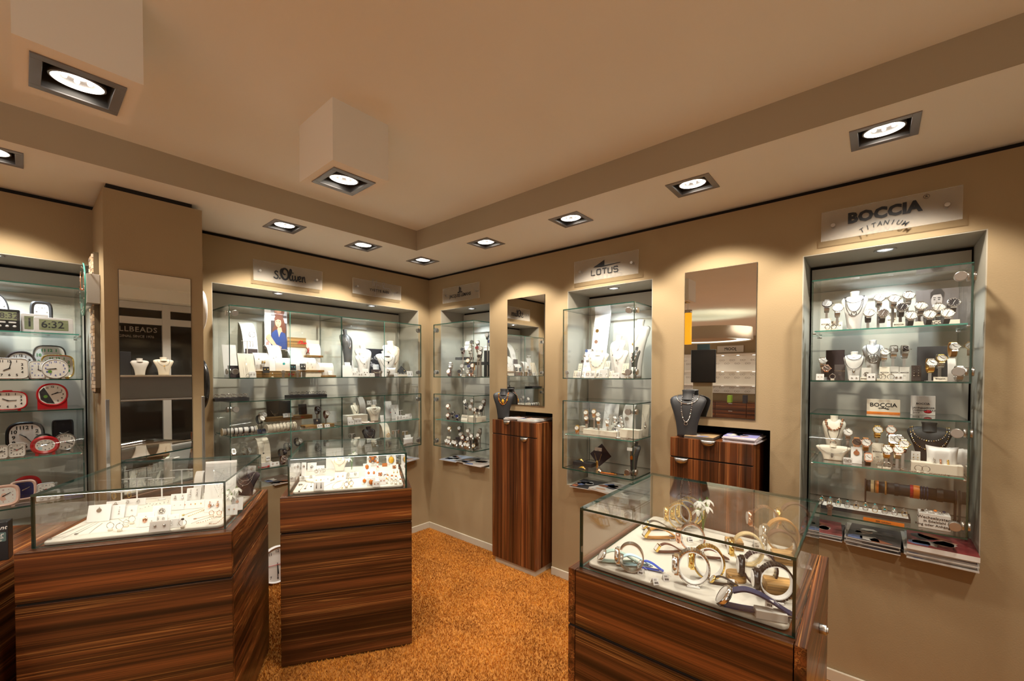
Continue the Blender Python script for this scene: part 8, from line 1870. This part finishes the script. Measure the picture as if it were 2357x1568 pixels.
flat_chain|-1.488 -1.001 .9145|0|m=gold;bead=0;pend=None;pm=None;ps=.005;pts=((0,0,),(-.076,-.105,),(-.113,-.109,),(-.101,-.06,),(-.044,.008,),(-.005,.025,),)|gold chain laid in an open loop in the middle counter||12
flat_chain|-1.5 -1.026 .9145|0|m=gold;bead=.001;pend=ball;pm=gold;ps=.005;pts=((0,0,),(-.042,-.067,),(-.064,-.097,),)|short gold bead chain beside the open loop in the middle counter||12
ring|-1.545 -1.135 .9148|-.55|m=gold;sm=crystal;r=.012;s=.007|large gold ring with black and white pattern, left||13
ring|-1.514 -1.132 .9148|-.55|m=gold;sm=crystal;r=.012;s=.007|large gold ring with black and white pattern, right||13
ring|-1.48 -1.057 .9148|-.55|m=gold;sm=silver;r=.01|gold ring behind the patterned pair||13
ring|-1.143 -.828 .9148|-.55|m=silver;sm=amber;r=.012;s=.009|silver ring with large round amber||13
ring|-1.289 -1.155 .9148|-.55|sm=amber;s=.006|silver ring with amber, first of the right row||13
ring|-1.28 -1.185 .9148|-.55|sm=amber;s=.007|silver ring with amber, second of the right row||13
ring|-1.272 -1.213 .9148|-.55|sm=amber;s=.006|silver ring with amber, third of the right row||13
ring|-1.294 -1.286 .9148|-.55|sm=amber;s=.005|silver ring with amber, at the front right corner||13
ring|-1.34 -1.218 .9148|-.55|sm=yamber;s=.005|silver ring with yellow amber in the right group||13
ring|-1.324 -1.244 .9148|-.55|sm=amber;s=.004|silver ring with small amber in the right group||13
ring|-1.316 -1.272 .9148|-.55|sm=crystal;s=.005|silver ring with clear stone in the right group||13
ring|-1.201 -.916 .9148|-.55|sm=red;s=.005|silver ring with red stone behind the tree brooch||13
coin|-1.256 -1.087 .9278|-.55|r=.014;m=silver|round silver filigree pendant with amber in the middle counter|pendant||rx=-.3
block|-1.09 -.831 .9148|-.55|w=.034;d=.012;h=.02;m=amber|small raw amber block at the back of the middle counter|amber piece
coin|-1.69 -.889 .9168|-.55|r=.011;m=silver|small round white box on the middle counter tray|pendant||rx=-1.45
loop_watch|-.858 -2.714 .9148|-1.2|m=gold;strap=gold;ring=white|gold bangle watch furthest back by the white flowers||14|scale=1.56
loop_watch|-.895 -2.704 .9148|-1.2|m=gold;strap=gold;ring=white|gold bangle watch in the middle of the back trio||14|scale=1.51
loop_watch|-.937 -2.692 .9148|-1.2|m=gold;strap=gold;ring=white|gold bangle watch at the left of the back trio||14|scale=1.42
loop_watch|-1.135 -2.8 .9148|-1.2|m=rose;strap=rose;ring=white|rose gold bangle watch in the centre||14|scale=1.32
loop_watch|-1.325 -2.904 .9148|-1.2|m=gold;strap=gold;ring=white|thick gold link watch behind the silver one, front centre||14|scale=1.41
loop_watch|-1.396 -2.881 .9148|-1.2|m=silver;strap=silver;ring=white|silver link watch at the front centre||14|scale=1.44
loop_watch|-1.438 -2.708 .9148|-1.2|m=silver;strap=steel;band=l|silver mesh watch standing at the left||14|scale=1.23
loop_watch|-.771 -2.96 .9148|-1.2|m=rose;strap=rose|rose gold watch on a clear ring at the back right||14|scale=1.48
loop_watch|-.69 -3.048 .9148|-1.2|m=gold;strap=brown;band=l|watch with brown leather strap at the back right corner||14|scale=1.63
loop_watch|-.935 -3.039 .9148|-1.2|m=silver;strap=tan;band=l|watch with stitched tan strap at the right||14|scale=1.6
loop_watch|-1.028 -3.047 .9148|-1.2|m=silver;strap=brown;band=l|watch with crown and brown tan strap, before the tan one||14|scale=1.42
loop_watch|-1.133 -2.972 .9148|-1.2|m=gold;strap=beige;band=l|wooden watch with pale strap left of the right cluster||14|scale=1.44
loop_watch|-1.268 -3.029 .9148|-1.2|m=blkm;strap=velvet;band=metal|dark brown link watch in the front right cluster||14|scale=1.43
loop_watch|-1.332 -3.078 .9148|-1.2|m=blkm;strap=blkm;ring=white|black link watch at the right front||14|scale=1.39
lying_watch|-1.436 -2.607 .9150|-1|m=silver;strap=mint|silver watch with mint green strap lying at the left||14|scale=1.19
lying_watch|-1.42 -2.661 .9150|-1|m=silver;strap=sky|silver watch with light blue strap behind the mesh watch||14|scale=1.06
lying_watch|-1.392 -2.716 .9150|-1.35|m=silver;strap=blue|watch with bright blue crocodile strap||14|scale=.76
lying_watch|-1.135 -2.636 .9150|-.9|m=gold;strap=tan;square=1|square gold watch with tan strap lying at the back left||14|scale=1.23
lying_watch|-1.04 -2.596 .9150|-.9|m=gold;strap=velvet|round gold watch with dark mesh strap lying behind the square one||14|scale=1.01
lying_watch|-1.234 -2.715 .9150|-.9|m=gold;strap=brown;square=1|small gold watch with taupe strap lying in the left centre||14|scale=.92
lying_watch|-1.17 -2.84 .9150|-1.2|m=silver;strap=brown|watch with dark brown strap lying behind the gold link watch||14|scale=.88
lying_watch|-1.344 -2.921 .9150|-1.2|m=gold;strap=dleather|black strap with gold buckle lying at the front centre||14|scale=.7
block|-1.456 -3.088 .9148|-1.2|w=.07;d=.03;h=.022;m=ltgrey|grey half round holder under the navy watch
lying_watch|-1.466 -2.981 .9150|-1.25|m=silver;strap=navy|large watch with navy blue strap at the front right||14|scale=1.66
round_block|-1.267 -2.967 .9148|-1.2|r=.028;h=.022;m=oak|round wooden block at the front right|display block
block|-1.024 -2.913 .9148|-1.2|w=.054;d=.05;h=.03;m=oak|oak block under the wooden watch||15
block|-1.299 -3.092 .9148|-1.2|w=.079;d=.06;h=.035;m=oak|oak block behind the black link watch||15
block|-1.045 -3.067 .9148|-1.2|w=.065;d=.06;h=.03;m=oak|oak block under the right cluster||15
block|-1.052 -2.726 .9148|-1.2|w=.03;d=.03;h=.014;m=white|white padded block under the gold bangles
flowers|-1.012 -2.802 .9148|-1.2|h=.159;n=5|white snowdrop flowers in a glass in the right counter
price_tag|-1.428 -2.737 .9148|-1.5||folded white price tag by the mesh watch||16
price_tag|-1.462 -2.793 .9148|-.7||folded white price tag lying nearest the front left||16
price_tag|-1.418 -2.809 .9148|-.9||folded white price tag by the blue strap||16
price_tag|-1.074 -2.71 .9148|-1||folded white price tag on the tan strap||16
price_tag|-1.314 -2.964 .9148|-1.2||folded white price tag by the gold buckle||16
price_tag|-.939 -2.961 .9148|-.9||folded white price tag by the wooden watch||16
price_tag|-1.44 -3.08 .9448|-1.5||folded white price tag on the navy strap||16
price_tag|-1.276 -3.07 .9148|-1.2||folded white price tag hanging behind the black link watch||16
price_tag|-1.045 -2.766 .9148|-.9||folded white price tag inside the rose gold watch||16
price_tag|-1.143 -3.01 .9148|-1.5||folded white price tag inside the dark brown link watch||16
card|-1.031 -3.119 .9148|-1.2|w=.03;h=.02;tilt=70;item=none|small white label lying at the right glass of the right counter|label
long_clock|-2.468 -.19 1.4400|0||long wall clock with mosaic edge on the left side of the pillar|wall clock
glass_clock|-2.468 -.25 1.9800|0||round glass clock on a box bracket beside the alarm clock niche|wall clock
round_clock|-2.045 -.27 1.9250|1.571|r=.125;rim=white|white round wall clock seen edge-on at the right side of the pillar||17
round_clock|-2.045 -.27 1.4800|1.571|r=.155;rim=black|dark round wall clock seen edge-on at the right side of the pillar||17
round_clock|-1.495 -.03 .1385|0|r=.136;rim=white;second=1|white round wall clock leaning at the wall on the floor||17|rx=-.06
polish_box|-2.83 -.76 .8125|-.25||black silver polish box standing between the left counter and the edge|box
""", GROUPS)
# necklace busts standing in the shop window, reflected in the pillar mirror
I('bust', (-1.545, -4.20, 1.52), PI, dict(h=.22, wr=.95, m='cream'), 'cream bust in the shop window, seen in the pillar mirror', 'bust', 'busts in the shop window')
I('necklace', (-1.545, -4.20, 1.52), PI, dict(h=.22, wr=.95, drop=.55, m='blkm', pend='ball', ps=.008, pm='yamber'), 'dark cord with amber on the cream window bust', 'necklace', 'necklaces on busts')
I('bust', (-1.78, -4.20, 1.52), PI, dict(h=.20, wr=.9, m='ltgrey'), 'grey bust in the shop window, seen in the pillar mirror', 'bust', 'busts in the shop window')
I('block', (-1.93, -4.22, 1.52), PI, dict(w=.14, d=.03, h=.28, m='black'), 'tall dark picture board in the shop window, seen in the pillar mirror', 'display board')
g = G(); g.box(-3.2, -.3, -4.36, -4.05, 1.501, 1.519); tag(g.build('window_shelf', BASEB), 'grey shelf carrying busts in the shop window', 'shelf')
